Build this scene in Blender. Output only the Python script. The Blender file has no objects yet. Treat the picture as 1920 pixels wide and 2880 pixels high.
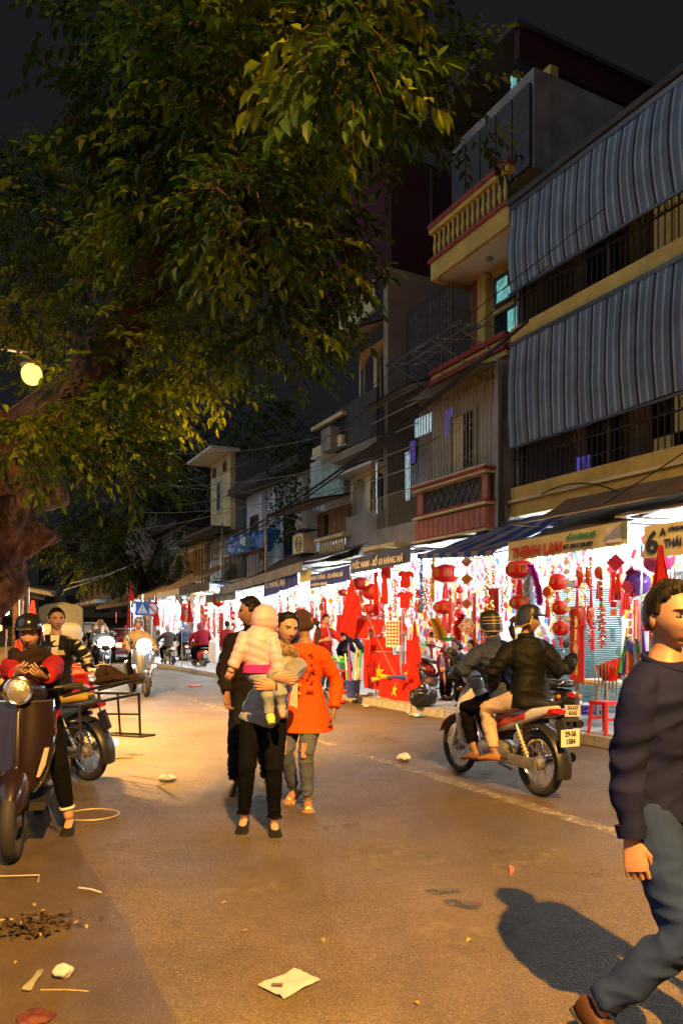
import bpy, bmesh, math, random
from mathutils import Vector, Matrix, noise
V = Vector
random.seed(7)
SC = bpy.context.scene
COL = SC.collection
R = math.radians
# ------------------------------------------------------------------ camera
CAMH, FPX, CX, HY = 1.43, 2100.0, 960.0, 1773.0
cam_d = bpy.data.cameras.new('camera'); cam = bpy.data.objects.new('camera', cam_d); COL.objects.link(cam)
cam.location = (0, 0, CAMH); cam.rotation_euler = (R(90), 0, 0)
cam_d.sensor_fit = 'VERTICAL'; cam_d.sensor_height = 36.0; cam_d.sensor_width = 24.0
cam_d.lens = FPX/2880*36; cam_d.shift_y = (HY-1440)/2880; cam_d.clip_end = 600; cam_d.clip_start = 0.05
SC.camera = cam
# ------------------------------------------------------------------ night sky over the city
w = bpy.data.worlds.new('World'); SC.world = w; w.use_nodes = True
nt = w.node_tree; bg = nt.nodes['Background']
bg.inputs[0].default_value = (0.0105, 0.0105, 0.0125, 1); bg.inputs[1].default_value = 1.0
# cool fill sun added to lift the house fronts and the shadows
sun_d = bpy.data.lights.new('cool_fill', 'SUN'); sun_d.energy = 0.7; sun_d.angle = R(60); sun_d.color = (.72, .86, 1)
sun = bpy.data.objects.new('cool_fill', sun_d); COL.objects.link(sun); sun.rotation_euler = V((.72, .5, -.48)).to_track_quat('-Z', 'Y').to_euler()
# ------------------------------------------------------------------ exposure and sampling
SC.view_settings.view_transform = 'Standard'; SC.view_settings.look = 'None'
SC.view_settings.exposure = 0; SC.view_settings.gamma = 1
SC.render.engine = 'CYCLES'
cy = SC.cycles
cy.use_denoising = True
try: cy.denoiser = 'OPENIMAGEDENOISE'
except Exception: pass
cy.max_bounces = 5; cy.diffuse_bounces = 3; cy.glossy_bounces = 3; cy.transmission_bounces = 4; cy.transparent_max_bounces = 12
cy.caustics_reflective = False; cy.caustics_refractive = False
cy.sample_clamp_indirect = 4.0; cy.use_light_tree = True; cy.use_adaptive_sampling = False
# ------------------------------------------------------------------ places
A = math.atan2(1077, 2100)                      # the street runs off to the left of the view
CA, SA = math.cos(A), math.sin(A)
def S(u, v, z=0): return V((-SA*u+CA*v, CA*u+SA*v, z))         # street: u along it, v across to the right
def P(px, py, d): return V(((px-CX)/FPX*d, d, CAMH+(HY-py)/FPX*d))
def G(px, py, z=0):
    d = FPX*(CAMH-z)/(py-HY); return V(((px-CX)/FPX*d, d, z))
def UZ(px, py, v):                              # where a line of sight meets the plane at v
    k = (px-CX)/FPX; d = v/(k*CA+SA); x = k*d
    return (-x*SA+d*CA, CAMH+(HY-py)/FPX*d)
def rz_of(hx, hy): return math.atan2(-hx, hy)
# ------------------------------------------------------------------ objects
def tag(o, label=None, cat=None, group=None, kind=None):
    if label: o['label'] = label
    if cat: o['category'] = cat
    if group: o['group'] = group
    if kind: o['kind'] = kind
    return o
def thing(name, label, cat, loc=(0, 0, 0), rz=0, group=None, kind=None):
    o = bpy.data.objects.new(name, None); COL.objects.link(o); o.empty_display_size = .1
    o.location = loc; o.rotation_euler = (0, 0, rz)
    return tag(o, label, cat, group, kind)
def copy_tree(o, parent=None, label=None, loc=None, rz=None):
    c = o.copy(); COL.objects.link(c); c.parent = parent
    for ch in o.children: copy_tree(ch, c)
    if label: c['label'] = label
    if loc is not None: c.location = loc
    if rz is not None: c.rotation_euler = (0, 0, rz)
    return c
def frame_to(d, up=V((0, 0, 1))):
    d = d.normalized(); x = d.cross(up)
    if x.length < 1e-4: x = d.cross(V((0, 1, 0)))
    x.normalize(); y = x.cross(d).normalized()     # x: sideways, y: 'up' across d
    return x, y
class MB:
    def __init__(s): s.v = []; s.f = []; s.m = []; s.cm = 0
    def mat(s, i): s.cm = i; return s
    def add(s, vs, fs):
        n = len(s.v); s.v.extend([tuple(p) for p in vs])
        for f in fs: s.f.append([i+n for i in f]); s.m.append(s.cm)
        return s
    def box(s, c, d, rot=None, tap=1.0):
        x, y, z = d[0]/2, d[1]/2, d[2]/2; c = V(c)
        vs = [V((-x, -y, -z)), V((x, -y, -z)), V((x, y, -z)), V((-x, y, -z)), V((-x*tap, -y*tap, z)), V((x*tap, -y*tap, z)), V((x*tap, y*tap, z)), V((-x*tap, y*tap, z))]
        if rot is not None: vs = [rot @ p for p in vs]
        return s.add([p+c for p in vs], [(3, 2, 1, 0), (4, 5, 6, 7), (0, 1, 5, 4), (1, 2, 6, 5), (2, 3, 7, 6), (3, 0, 4, 7)])
    def bx(s, x0, x1, y0, y1, z0, z1): return s.box(((x0+x1)/2, (y0+y1)/2, (z0+z1)/2), (x1-x0, y1-y0, z1-z0))
    def tube(s, pts, rad, seg=8, cap=True, flat=1.0, up=V((0, 0, 1)), closed=False):
        pts = [V(p) for p in pts]; n = len(pts)
        if not isinstance(rad, (list, tuple)): rad = [rad]*n
        vs = []; fs = []
        for i, p in enumerate(pts):
            if closed: d = pts[(i+1) % n]-pts[i-1]
            else: d = pts[min(i+1, n-1)]-pts[max(i-1, 0)]
            x, y = frame_to(d, up)
            r = rad[i]; rx, ry = r if isinstance(r, tuple) else (r, r*flat)
            for k in range(seg):
                a = 2*math.pi*k/seg; vs.append(p+x*(rx*math.cos(a))+y*(ry*math.sin(a)))
        for i in range(n if closed else n-1):
            j = (i+1) % n
            for k in range(seg):
                k2 = (k+1) % seg; fs.append((i*seg+k, i*seg+k2, j*seg+k2, j*seg+k))
        if cap and not closed:
            fs.append(tuple(range(seg-1, -1, -1))); fs.append(tuple((n-1)*seg+k for k in range(seg)))
        return s.add(vs, fs)
    def sections(s, secs, seg=16, cap=True):
        # secs: (centre, side vector, up vector, exponent)  superellipse rings
        vs = []; fs = []
        for c, a, b, e in secs:
            c, a, b = V(c), V(a), V(b)
            for k in range(seg):
                t = 2*math.pi*k/seg; ct, st = math.cos(t), math.sin(t)
                vs.append(c+a*(math.copysign(abs(ct)**e, ct))+b*(math.copysign(abs(st)**e, st)))
        n = len(secs)
        for i in range(n-1):
            for k in range(seg):
                k2 = (k+1) % seg; fs.append((i*seg+k, i*seg+k2, (i+1)*seg+k2, (i+1)*seg+k))
        if cap:
            fs.append(tuple(range(seg-1, -1, -1))); fs.append(tuple((n-1)*seg+k for k in range(seg)))
        return s.add(vs, fs)
    def lathe(s, prof, seg=16, c=(0, 0, 0), ax='z', rot=None):
        vs = []; fs = []; c = V(c); n = len(prof)
        for r, h in prof:
            for k in range(seg):
                a = 2*math.pi*k/seg; x, y = r*math.cos(a), r*math.sin(a)
                p = V((x, y, h)) if ax == 'z' else V((h, x, y)) if ax == 'x' else V((y, h, x))
                if rot is not None: p = rot @ p
                vs.append(p+c)
        for i in range(n-1):
            for k in range(seg):
                k2 = (k+1) % seg; fs.append((i*seg+k, i*seg+k2, (i+1)*seg+k2, (i+1)*seg+k))
        if prof[0][0] > 1e-5: fs.append(tuple(range(seg-1, -1, -1)))
        if prof[-1][0] > 1e-5: fs.append(tuple((n-1)*seg+k for k in range(seg)))
        return s.add(vs, fs)
    def torus(s, c, R0, r, ax='x', seg=24, rs=8):
        pts = []
        for k in range(seg):
            a = 2*math.pi*k/seg; q = (R0*math.cos(a), R0*math.sin(a))
            pts.append(V(c)+(V((0, q[0], q[1])) if ax == 'x' else V((q[0], q[1], 0)) if ax == 'z' else V((q[0], 0, q[1]))))
        u = V((1, 0, 0)) if ax == 'x' else V((0, 0, 1)) if ax == 'z' else V((0, 1, 0))
        return s.tube(pts, r, rs, closed=True, up=u)
    def ball(s, c, r, seg=12, rings=8, rot=None):
        r = r if isinstance(r, (tuple, list)) else (r, r, r); vs = []; fs = []; c = V(c)
        for i in range(rings+1):
            t = math.pi*i/rings
            for k in range(seg):
                a = 2*math.pi*k/seg; p = V((r[0]*math.sin(t)*math.cos(a), r[1]*math.sin(t)*math.sin(a), -r[2]*math.cos(t)))
                if rot is not None: p = rot @ p
                vs.append(c+p)
        for i in range(rings):
            for k in range(seg):
                k2 = (k+1) % seg; fs.append((i*seg+k, i*seg+k2, (i+1)*seg+k2, (i+1)*seg+k))
        return s.add(vs, fs)
    def prism(s, poly, origin, ex, ey, depth):
        # poly in the (ex, ey) plane, pushed out along ex x ey by depth
        o, ex, ey = V(origin), V(ex), V(ey); nz = ex.cross(ey).normalized()*depth; n = len(poly)
        a = [o+ex*p[0]+ey*p[1] for p in poly]
        fs = [tuple(range(n-1, -1, -1)), tuple(range(n, 2*n))]+[(k, (k+1) % n, n+(k+1) % n, n+k) for k in range(n)]
        return s.add(a+[p+nz for p in a], fs)
    def sheet(s, fn, nu, nv, th=0.0):
        # fn(a, b) -> point on 0..1 square; th gives it a back face
        pts = [[V(fn(i/nu, j/nv)) for j in range(nv+1)] for i in range(nu+1)]
        vs = [p for row in pts for p in row]; W = nv+1
        fs = [(i*W+j, (i+1)*W+j, (i+1)*W+j+1, i*W+j+1) for i in range(nu) for j in range(nv)]
        if th:
            n0 = len(vs); back = []
            for i in range(nu+1):
                for j in range(nv+1):
                    du = pts[min(i+1, nu)][j]-pts[max(i-1, 0)][j]; dv = pts[i][min(j+1, nv)]-pts[i][max(j-1, 0)]
                    nn = du.cross(dv); nn = nn.normalized() if nn.length > 1e-9 else V((0, 0, 1))
                    back.append(pts[i][j]-nn*th)
            vs += back; fs += [tuple(n0+k for k in reversed(f)) for f in fs[:nu*nv]]
            e = [i*W for i in range(nu+1)]+[nu*W+j for j in range(1, W)]+[i*W+nv for i in range(nu-1, -1, -1)]+[j for j in range(nv-1, 0, -1)]
            for q in range(len(e)):
                a, b = e[q], e[(q+1) % len(e)]; fs.append((b, a, n0+a, n0+b))
        return s.add(vs, fs)
    def mesh(s, name, mats, smooth=True, angle=40, xf=None):
        me = bpy.data.meshes.new(name)
        me.from_pydata(s.v, [], s.f)
        for m in (mats if isinstance(mats, (list, tuple)) else [mats]): me.materials.append(m)
        if max(s.m, default=0) > 0: me.polygons.foreach_set('material_index', s.m)
        if smooth:
            me.polygons.foreach_set('use_smooth', [True]*len(me.polygons))
            try: me.set_sharp_from_angle(angle=R(angle))
            except Exception: pass
        me.update()
        return me
    def build(s, name, mats, parent=None, smooth=True, angle=40, loc=None, rz=None):
        return link(name, s.mesh(name, mats, smooth, angle), parent, loc, rz)
def link(name, me, parent=None, loc=None, rz=None):
    o = bpy.data.objects.new(name, me); COL.objects.link(o); o.parent = parent
    if loc is not None: o.location = loc
    if rz is not None: o.rotation_euler = (0, 0, rz)
    return o
TS = bpy.data.scenes.new('workbench'); TSC = TS.collection
def evaluated(o):
    with bpy.context.temp_override(scene=TS, view_layer=TS.view_layers[0]):
        dg = bpy.context.evaluated_depsgraph_get(); dg.update()
        return bpy.data.meshes.new_from_object(o.evaluated_get(dg))
def remesh(mb, name, mats, vox, parent=None, smooth=4, disp=None, fac=.5):
    # one continuous skin over the overlapping pieces of mb
    me0 = mb.mesh('tmp', mats, False); o = bpy.data.objects.new('tmp', me0); TSC.objects.link(o)
    m = o.modifiers.new('r', 'REMESH'); m.mode = 'VOXEL'; m.voxel_size = vox; m.use_smooth_shade = True
    if smooth:
        q = o.modifiers.new('s', 'SMOOTH'); q.factor = fac; q.iterations = smooth
    me = evaluated(o)
    bpy.data.objects.remove(o); bpy.data.meshes.remove(me0)
    if disp:
        ns = [v.normal.copy() for v in me.vertices]
        for v, nn in zip(me.vertices, ns): v.co += nn*disp(v.co)
    me.materials.clear()
    for k in (mats if isinstance(mats, (list, tuple)) else [mats]): me.materials.append(k)
    me.polygons.foreach_set('use_smooth', [True]*len(me.polygons)); me.name = name or 'skin'
    return link(name, me, parent) if name else me
# ------------------------------------------------------------------ materials
_M = {}
def mat(name, col, rough=.6, metal=0.0, var=.12, vs=6.0, bump=0.0, bs=60.0, emit=0.0, ecol=None, trans=0.0, alpha=1.0, coat=0.0, col2=None, spec=.5, bd=.02):
    if name in _M: return _M[name]
    m = bpy.data.materials.new(name); m.use_nodes = True; n = m.node_tree.nodes; l = m.node_tree.links; b = n['Principled BSDF']
    _M[name] = m
    b.inputs['Roughness'].default_value = rough; b.inputs['Metallic'].default_value = metal
    b.inputs['Coat Weight'].default_value = coat; b.inputs['Coat Roughness'].default_value = .08; b.inputs['Specular IOR Level'].default_value = spec
    b.inputs['Alpha'].default_value = alpha; b.inputs['Transmission Weight'].default_value = trans
    b.inputs['Base Color'].default_value = (*col, 1)
    if emit: b.inputs['Emission Color'].default_value = (*(ecol or col), 1); b.inputs['Emission Strength'].default_value = emit
    if var or bump or col2:
        tc = n.new('ShaderNodeTexCoord')
    if var or col2:
        nz = n.new('ShaderNodeTexNoise'); nz.inputs['Scale'].default_value = vs; nz.inputs['Detail'].default_value = 5; nz.inputs['Roughness'].default_value = .65
        l.new(tc.outputs['Object'], nz.inputs['Vector'])
        rp = n.new('ShaderNodeValToRGB'); l.new(nz.outputs['Fac'], rp.inputs[0])
        rp.color_ramp.elements[0].position = .32; rp.color_ramp.elements[1].position = .68
        c2 = col2 or tuple(min(1, c*(1+var)) for c in col)
        rp.color_ramp.elements[0].color = (*[c*(1-var) for c in col], 1); rp.color_ramp.elements[1].color = (*c2, 1)
        l.new(rp.outputs[0], b.inputs['Base Color'])
    if bump:
        nb = n.new('ShaderNodeTexNoise'); nb.inputs['Scale'].default_value = bs; nb.inputs['Detail'].default_value = 4
        l.new(tc.outputs['Object'], nb.inputs['Vector'])
        bp = n.new('ShaderNodeBump'); bp.inputs['Strength'].default_value = bump; bp.inputs['Distance'].default_value = bd
        l.new(nb.outputs['Fac'], bp.inputs['Height']); l.new(bp.outputs[0], b.inputs['Normal'])
    return m
def stripes(name, cols, period, axis=0, rough=.7, bump=0.0):
    # woven stripes: cols = list of (position 0..1, colour)
    if name in _M: return _M[name]
    m = mat(name, cols[0][1], rough, var=0); n = m.node_tree.nodes; l = m.node_tree.links; b = n['Principled BSDF']
    tc = n.new('ShaderNodeTexCoord'); sp = n.new('ShaderNodeSeparateXYZ'); l.new(tc.outputs['Object'], sp.inputs[0])
    dv = n.new('ShaderNodeMath'); dv.operation = 'DIVIDE'; dv.inputs[1].default_value = period; l.new(sp.outputs[axis], dv.inputs[0])
    fr = n.new('ShaderNodeMath'); fr.operation = 'FRACT'; l.new(dv.outputs[0], fr.inputs[0])
    rp = n.new('ShaderNodeValToRGB'); rp.color_ramp.interpolation = 'CONSTANT'; l.new(fr.outputs[0], rp.inputs[0])
    els = rp.color_ramp.elements
    while len(els) < len(cols): els.new(.5)
    for e, (p, c) in zip(els, cols): e.position = p; e.color = (*c, 1)
    nz = n.new('ShaderNodeTexNoise'); nz.inputs['Scale'].default_value = 2.2; nz.inputs['Detail'].default_value = 6; l.new(tc.outputs['Object'], nz.inputs['Vector'])
    mx = n.new('ShaderNodeMix'); mx.data_type = 'RGBA'; mx.blend_type = 'MULTIPLY'; mx.inputs[0].default_value = .6
    r2 = n.new('ShaderNodeValToRGB'); r2.color_ramp.elements[0].color = (.45, .42, .38, 1); r2.color_ramp.elements[0].position = .3; r2.color_ramp.elements[1].position = .62
    l.new(nz.outputs['Fac'], r2.inputs[0]); l.new(rp.outputs[0], mx.inputs[6]); l.new(r2.outputs[0], mx.inputs[7]); l.new(mx.outputs[2], b.inputs['Base Color'])
    return m
def lamp(name, loc, power, col, radius=.06, parent=None, typ='POINT', **kw):
    d = bpy.data.lights.new(name, typ); d.energy = power; d.color = col
    if typ in ('POINT', 'SPOT'): d.shadow_soft_size = radius
    for k, x in kw.items(): setattr(d, k, x)
    o = bpy.data.objects.new(name, d); COL.objects.link(o); o.location = loc; o.parent = parent
    return o
def text(name, s, size, m, parent, loc, xdir, updir, depth=.004, align='LEFT', sx=1.0, shear=0.0, bold=0.0):
    # flat lettering with a little thickness; xdir: reading direction, updir: up
    cu = bpy.data.curves.new('t', 'FONT'); cu.body = s; cu.size = size; cu.extrude = depth/2; cu.align_x = align; cu.shear = shear; cu.offset = bold; cu.resolution_u = 3
    o = bpy.data.objects.new('t', cu); TSC.objects.link(o)
    me = evaluated(o)
    bpy.data.objects.remove(o); bpy.data.curves.remove(cu)
    x, y = V(xdir).normalized(), V(updir).normalized(); z = x.cross(y)
    M = Matrix((x*sx, y, z)).transposed()
    for v in me.vertices: v.co = M @ v.co
    me.materials.clear(); me.materials.append(m); me.name = name or 'skin'
    return link(name, me, parent, loc)
STEEL = mat('steel', (.55, .55, .55), .3, 1, .1); CHROME = mat('chrome', (.8, .8, .8), .12, 1, .03)
BLACKM = mat('black_metal', (.03, .03, .03), .45, .6, .2); RUBBER = mat('rubber', (.02, .02, .02), .75, 0, .2, bump=.2)
BLACKP = mat('black_plastic', (.018, .018, .02), .4, 0, .15); WHITEP = mat('white_plastic', (.75, .75, .75), .4, 0, .05)
RED = mat('red_paint', (.55, .02, .02), .4, 0, .1); GOLD = mat('gold_paint', (.75, .5, .08), .35, .3, .15)
REDCLOTH = mat('red_cloth', (.62, .025, .015), .75, 0, .12, vs=4, bump=.15, bs=120); YELLOWCLOTH = mat('yellow_cloth', (.85, .6, .03), .75, 0, .1)
GLASS_LAMP = mat('lamp_glass', (.42, .4, .38), .18, .6, .35, vs=45, coat=.6, bump=.5, bs=60)
# ------------------------------------------------------------------ street lamps
SODIUM = (1.0, .5, .105)
def street_lamp(name, label, base, head_off, z, power, glow, cone=179, typ='SPOT'):
    t = thing(name, label, 'street lamp', base, A)
    MB().tube([(0, 0, 0), (0, 0, .9), (0, 0, z+.2)], [.11, .075, .05], 12).build('pole', STEEL, t)
    hx, hy = head_off
    MB().tube([(0, 0, z-.4), (hx*.4, hy*.4, z+.2), (hx*.8, hy*.8, z+.34), (hx, hy, z+.3)], .03, 8).build('arm', STEEL, t)
    MB().lathe([(.04, .3), (.09, .27), (.15, .17), (.16, .12), (.14, .12), (.02, .2)], 16, (hx, hy, z)).build('lamp_shade', mat('lamp_housing', (.08, .08, .08), .6, .3), t)
    MB().ball((hx, hy, z+.0), (.14, .14, .15), 18, 12).build('bulb', mat('sodium_bulb', (1, .6, .2), .3, 0, 0, emit=3.2, ecol=(1, .52, .1)), t)
    sp = lamp('lamp_light', (hx, hy, z-.27), power, SODIUM, .1, t, typ)
    if typ == 'SPOT': sp.data.spot_size = R(cone); sp.data.spot_blend = 1.0
    return t
# visible one hangs over the tree's left edge; its twin stands behind the camera and throws the near shadows
lp = P(90, 1053, 10.5)
v0 = lp.x*CA+lp.y*SA; u0 = -lp.x*SA+lp.y*CA
street_lamp('street_lamp', 'glowing orange street lamp among the tree leaves at left', S(u0+.4, v0-2.4), (2.4, -.4), lp.z, 13000, 60, 176)
street_lamp('street_lamp', 'orange street lamp on the pavement behind the viewer', S(-5.15, -2.0), (1.8, 0), 9.5, 45000, 60, 156)
for u_, l_ in ((31, 'second street lamp up the left pavement'), (48, 'third street lamp up the left pavement'), (66, 'farthest street lamp up the left pavement')): street_lamp('street_lamp', l_, S(u_, -2.0), (1.8, 0), 7.0, 8000, 60)
# ------------------------------------------------------------------ ground, road, pavements
def ground_material(name, base, dark, rough, speck, bump, bscale, wet=.0, fine=900):
    m = bpy.data.materials.new(name); m.use_nodes = True; n = m.node_tree.nodes; l = m.node_tree.links; b = n['Principled BSDF']
    tc = n.new('ShaderNodeTexCoord')
    def nz(s, d=6, r=.6):
        q = n.new('ShaderNodeTexNoise'); q.inputs['Scale'].default_value = s; q.inputs['Detail'].default_value = d; q.inputs['Roughness'].default_value = r
        l.new(tc.outputs['Object'], q.inputs['Vector']); return q
    def ramp(src, p0, c0, p1, c1):
        r = n.new('ShaderNodeValToRGB'); r.color_ramp.elements[0].position = p0; r.color_ramp.elements[0].color = c0; r.color_ramp.elements[1].position = p1; r.color_ramp.elements[1].color = c1
        l.new(src, r.inputs[0]); return r
    def mult(a, bb, f):
        x = n.new('ShaderNodeMix'); x.data_type = 'RGBA'; x.blend_type = 'MULTIPLY'; x.inputs[0].default_value = f; l.new(a, x.inputs[6]); l.new(bb, x.inputs[7]); return x
    big = ramp(nz(.7).outputs['Fac'], .35, (*dark, 1), .65, (*base, 1))
    mid = ramp(nz(5, 8, .7).outputs['Fac'], .3, (.62, .6, .58, 1), .7, (1, 1, 1, 1))
    vo = n.new('ShaderNodeTexVoronoi'); vo.inputs['Scale'].default_value = speck; l.new(tc.outputs['Object'], vo.inputs['Vector'])
    sep = n.new('ShaderNodeSeparateColor'); l.new(vo.outputs['Color'], sep.inputs[0])
    agg = ramp(sep.outputs[0], .15, (.55, .55, .55, 1), .95, (1.5, 1.45, 1.35, 1))
    c = mult(mult(big.outputs[0], mid.outputs[0], .75).outputs[2], agg.outputs[0], .85)
    l.new(c.outputs[2], b.inputs['Base Color'])
    rr = ramp(nz(1.6, 5).outputs['Fac'], .3, (rough-wet,)*3+(1,), .7, (rough,)*3+(1,)); fl = ramp(sep.outputs[1], .88, (0, 0, 0, 1), .96, (.3, .3, .3, 1)); sb = n.new('ShaderNodeMath'); sb.operation = 'SUBTRACT'; l.new(rr.outputs[0], sb.inputs[0]); l.new(fl.outputs[0], sb.inputs[1]); l.new(sb.outputs[0], b.inputs['Roughness'])
    b.inputs['Specular IOR Level'].default_value = .5
    bp = n.new('ShaderNodeBump'); bp.inputs['Strength'].default_value = bump; bp.inputs['Distance'].default_value = .012
    h = n.new('ShaderNodeMath'); h.operation = 'ADD'; l.new(vo.outputs['Distance'], h.inputs[0]); l.new(nz(bscale, 4).outputs['Fac'], h.inputs[1])
    l.new(h.outputs[0], bp.inputs['Height']); l.new(bp.outputs[0], b.inputs['Normal'])
    return m
ASPHALT = ground_material('asphalt', (.16, .118, .052), (.092, .069, .034), .72, 150, .7, 60, .16)
CONCRETE = ground_material('gutter_concrete', (.095, .07, .045), (.055, .041, .028), .65, 300, .35, 25, .2)
PAVE = ground_material('pavement_stone', (.3, .29, .28), (.17, .165, .16), .55, 200, .25, 30, .15)
def flat(name, pts, z, m, kind='structure', parent=None):
    b = MB().add([S(u, v, z) for u, v in pts], [tuple(range(len(pts)))])
    o = b.build(name, m, parent, False); 
    if kind: o['kind'] = kind
    return o
flat('ground', [(-60, -60), (-60, 60), (220, 60), (220, -60)][::-1], -.02, CONCRETE)
flat('road', [(-25, .5), (150, .5), (150, 7.0), (-25, 7.0)][::-1], 0.0, ASPHALT)
ge = [(-25+i*.12, .72+.05*noise.noise(V((i*.11, 0, 0)))+.02*noise.noise(V((i*.5, 3, 0)))) for i in range(480)]
flat('gutter', ([(-25, -3.4), (150, -3.4), (150, .72)]+ge[::-1])[::-1], .003, CONCRETE)
# painted centre line, worn
LINE = mat('worn_line_paint', (.32, .28, .2), .6, 0, .45, vs=14, bump=.3, bs=90)
# paint wears off in patches: alpha by noise
def worn(m, lo, hi, sc=9):
    n = m.node_tree.nodes; l = m.node_tree.links; b = n['Principled BSDF']; tc = n.new('ShaderNodeTexCoord')
    z = n.new('ShaderNodeTexNoise'); z.inputs['Scale'].default_value = sc; z.inputs['Detail'].default_value = 8; z.inputs['Roughness'].default_value = .75; l.new(tc.outputs['Object'], z.inputs[0])
    r = n.new('ShaderNodeValToRGB'); r.color_ramp.elements[0].position = lo; r.color_ramp.elements[1].position = hi; l.new(z.outputs['Fac'], r.inputs[0]); l.new(r.outputs[0], b.inputs['Alpha'])
worn(LINE, .4, .62)
lw = .075
flat('lane_line', [(-6, 4.13-lw), (7.6, 4.13-lw), (7.6, 4.13+lw), (-6, 4.13+lw)][::-1], .004, LINE)
flat('lane_line', [(8.2, 4.13-lw*.7), (26, 4.5-lw*.7), (26, 4.5+lw*.7), (8.2, 4.13+lw*.7)][::-1], .004, LINE)
# right pavement with kerb stones
pm = MB(); pm.bx(7.13, 12.6, -10, 90, -.1, .12)
pav = pm.build('pavement', PAVE, None, False, rz=A); pav['kind'] = 'structure'
kb = MB().bx(7.0, 7.125, .01, .99, -.1, .13).mesh('kerb_stone', mat('kerb_stone', (.3, .29, .27), .7, 0, .3, vs=8, bump=.4, bs=40), False)
for i in range(-2, 40):
    link('kerb_stone', kb, pav, (0, i, random.uniform(-.006, .006)))
pl = MB().bx(7.01, 12.0, -10, 0, 0, 0)
# paving slabs near the seated vendors (joints recessed)
slab_m = [mat('paving_slab_%d' % i, c, .6, 0, .25, vs=7, bump=.3, bs=50) for i, c in enumerate([(.26, .26, .255), (.3, .3, .29), (.22, .22, .225)])]
slabs = [MB().box((0, 0, .012), (.385, .385, .024)).mesh('paving_slab', m, False) for m in slab_m]
for i in range(2, 16):
    for j in range(5):
        link('paving_slab', random.choice(slabs), pav, (7.34+j*.4, i*.4*2.0 if False else 4.0+i*.8, .113+random.uniform(0, .006)))
        link('paving_slab', random.choice(slabs), pav, (7.34+j*.4, 4.4+i*.8, .113+random.uniform(0, .006)))
# ------------------------------------------------------------------ buildings on the right side of the street
YEL = mat('yellow_wall_paint', (.55, .4, .1), .75, 0, .22, vs=2.5, bump=.2, bs=25)
CREAM = mat('cream_wall_paint', (.66, .57, .32), .75, 0, .25, vs=2, bump=.2, bs=25)
GREYW = mat('weathered_grey_wall', (.29, .28, .265), .85, 0, .35, vs=1.3, bump=.35, bs=15)
BROWNW = mat('bare_brown_render', (.28, .24, .19), .9, 0, .25, vs=.9, bump=.3, bs=18)
DARKW = mat('dark_wall', (.06, .06, .065), .85, 0, .3, vs=2)
WHITEW = mat('white_wall_paint', (.72, .72, .7), .7, 0, .1, vs=2, bump=.1, bs=20)
PALEBLUE = mat('pale_blue_wall', (.52, .6, .68), .8, 0, .2, vs=2.2, bump=.2)
PALEGREEN = mat('pale_green_panel', (.42, .56, .52), .7, 0, .2, vs=3)
MAROON = mat('maroon_trim', (.3, .06, .05), .7, 0, .2, vs=4)
MAROOND = mat('dark_maroon_sheet', (.07, .012, .025), .6, .2, .2, vs=1.2)
PINKP = mat('terracotta_panel', (.4, .16, .13), .75, 0, .15, vs=5, bump=.2)
WOODW = mat('brown_wood', (.2, .1, .045), .6, 0, .3, vs=9, bump=.2)
IRON = mat('dark_iron', (.045, .04, .035), .6, .5, .3); PALEIRON = mat('pale_painted_bar', (.4, .36, .26), .55, .2, .25)
DGLASS = mat('dark_window_glass', (.02, .025, .03), .08, 0, .1, coat=.3)
TEALLIT = mat('lit_teal_glass', (.2, .6, .6), .4, 0, .3, vs=8, emit=.75, ecol=(.25, .75, .72))
VIOLETLIT = mat('lit_violet_curtain', (.2, .15, .7), .5, 0, .2, emit=.35, ecol=(.25, .2, 1))
WHITELIT = mat('lit_cool_curtain', (.6, .8, .9), .5, 0, .4, vs=10, emit=.9, ecol=(.6, .9, 1))
def folds(m, c, hi, sc, axis=1):      # shading of curtain folds and room depth painted into the windows' glow
    n = m.node_tree.nodes; l = m.node_tree.links; b = n['Principled BSDF']; tc = n.new('ShaderNodeTexCoord'); nz = n.new('ShaderNodeTexNoise'); mp = n.new('ShaderNodeMapping')
    mp.inputs['Scale'].default_value = (sc, sc, sc*.12); nz.inputs['Detail'].default_value = 4; l.new(tc.outputs['Object'], mp.inputs[0]); l.new(mp.outputs[0], nz.inputs['Vector'])
    r = n.new('ShaderNodeValToRGB'); r.color_ramp.elements[0].position = .36; r.color_ramp.elements[1].position = .66; r.color_ramp.elements[0].color = (*[x*.12 for x in c], 1); r.color_ramp.elements[1].color = (*c, 1)
    l.new(nz.outputs['Fac'], r.inputs[0]); l.new(r.outputs[0], b.inputs['Emission Color']); b.inputs['Emission Strength'].default_value = hi
folds(TEALLIT, (.25, .75, .72), .8, 9); folds(VIOLETLIT, (.25, .2, 1), .3, 9); folds(WHITELIT, (.6, .9, 1), .8, 12)
BLUETARP = mat('blue_tarp', (.02, .16, .5), .4, 0, .25, vs=5, bump=.5, bs=8)
BROWNTARP = mat('brown_tarp', (.14, .1, .075), .65, 0, .3, vs=3, bump=.6, bs=7)
GREYTARP = mat('grey_tarp', (.22, .22, .21), .6, 0, .3, vs=3, bump=.6, bs=7)
BLIND = stripes('striped_blind', [(0, (.12, .19, .27)), (.3, (.4, .42, .44)), (.4, (.13, .2, .29)), (.56, (.11, .18, .28)), (.74, (.34, .36, .38)), (.86, (.012, .017, .022))], .3, 1)
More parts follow.
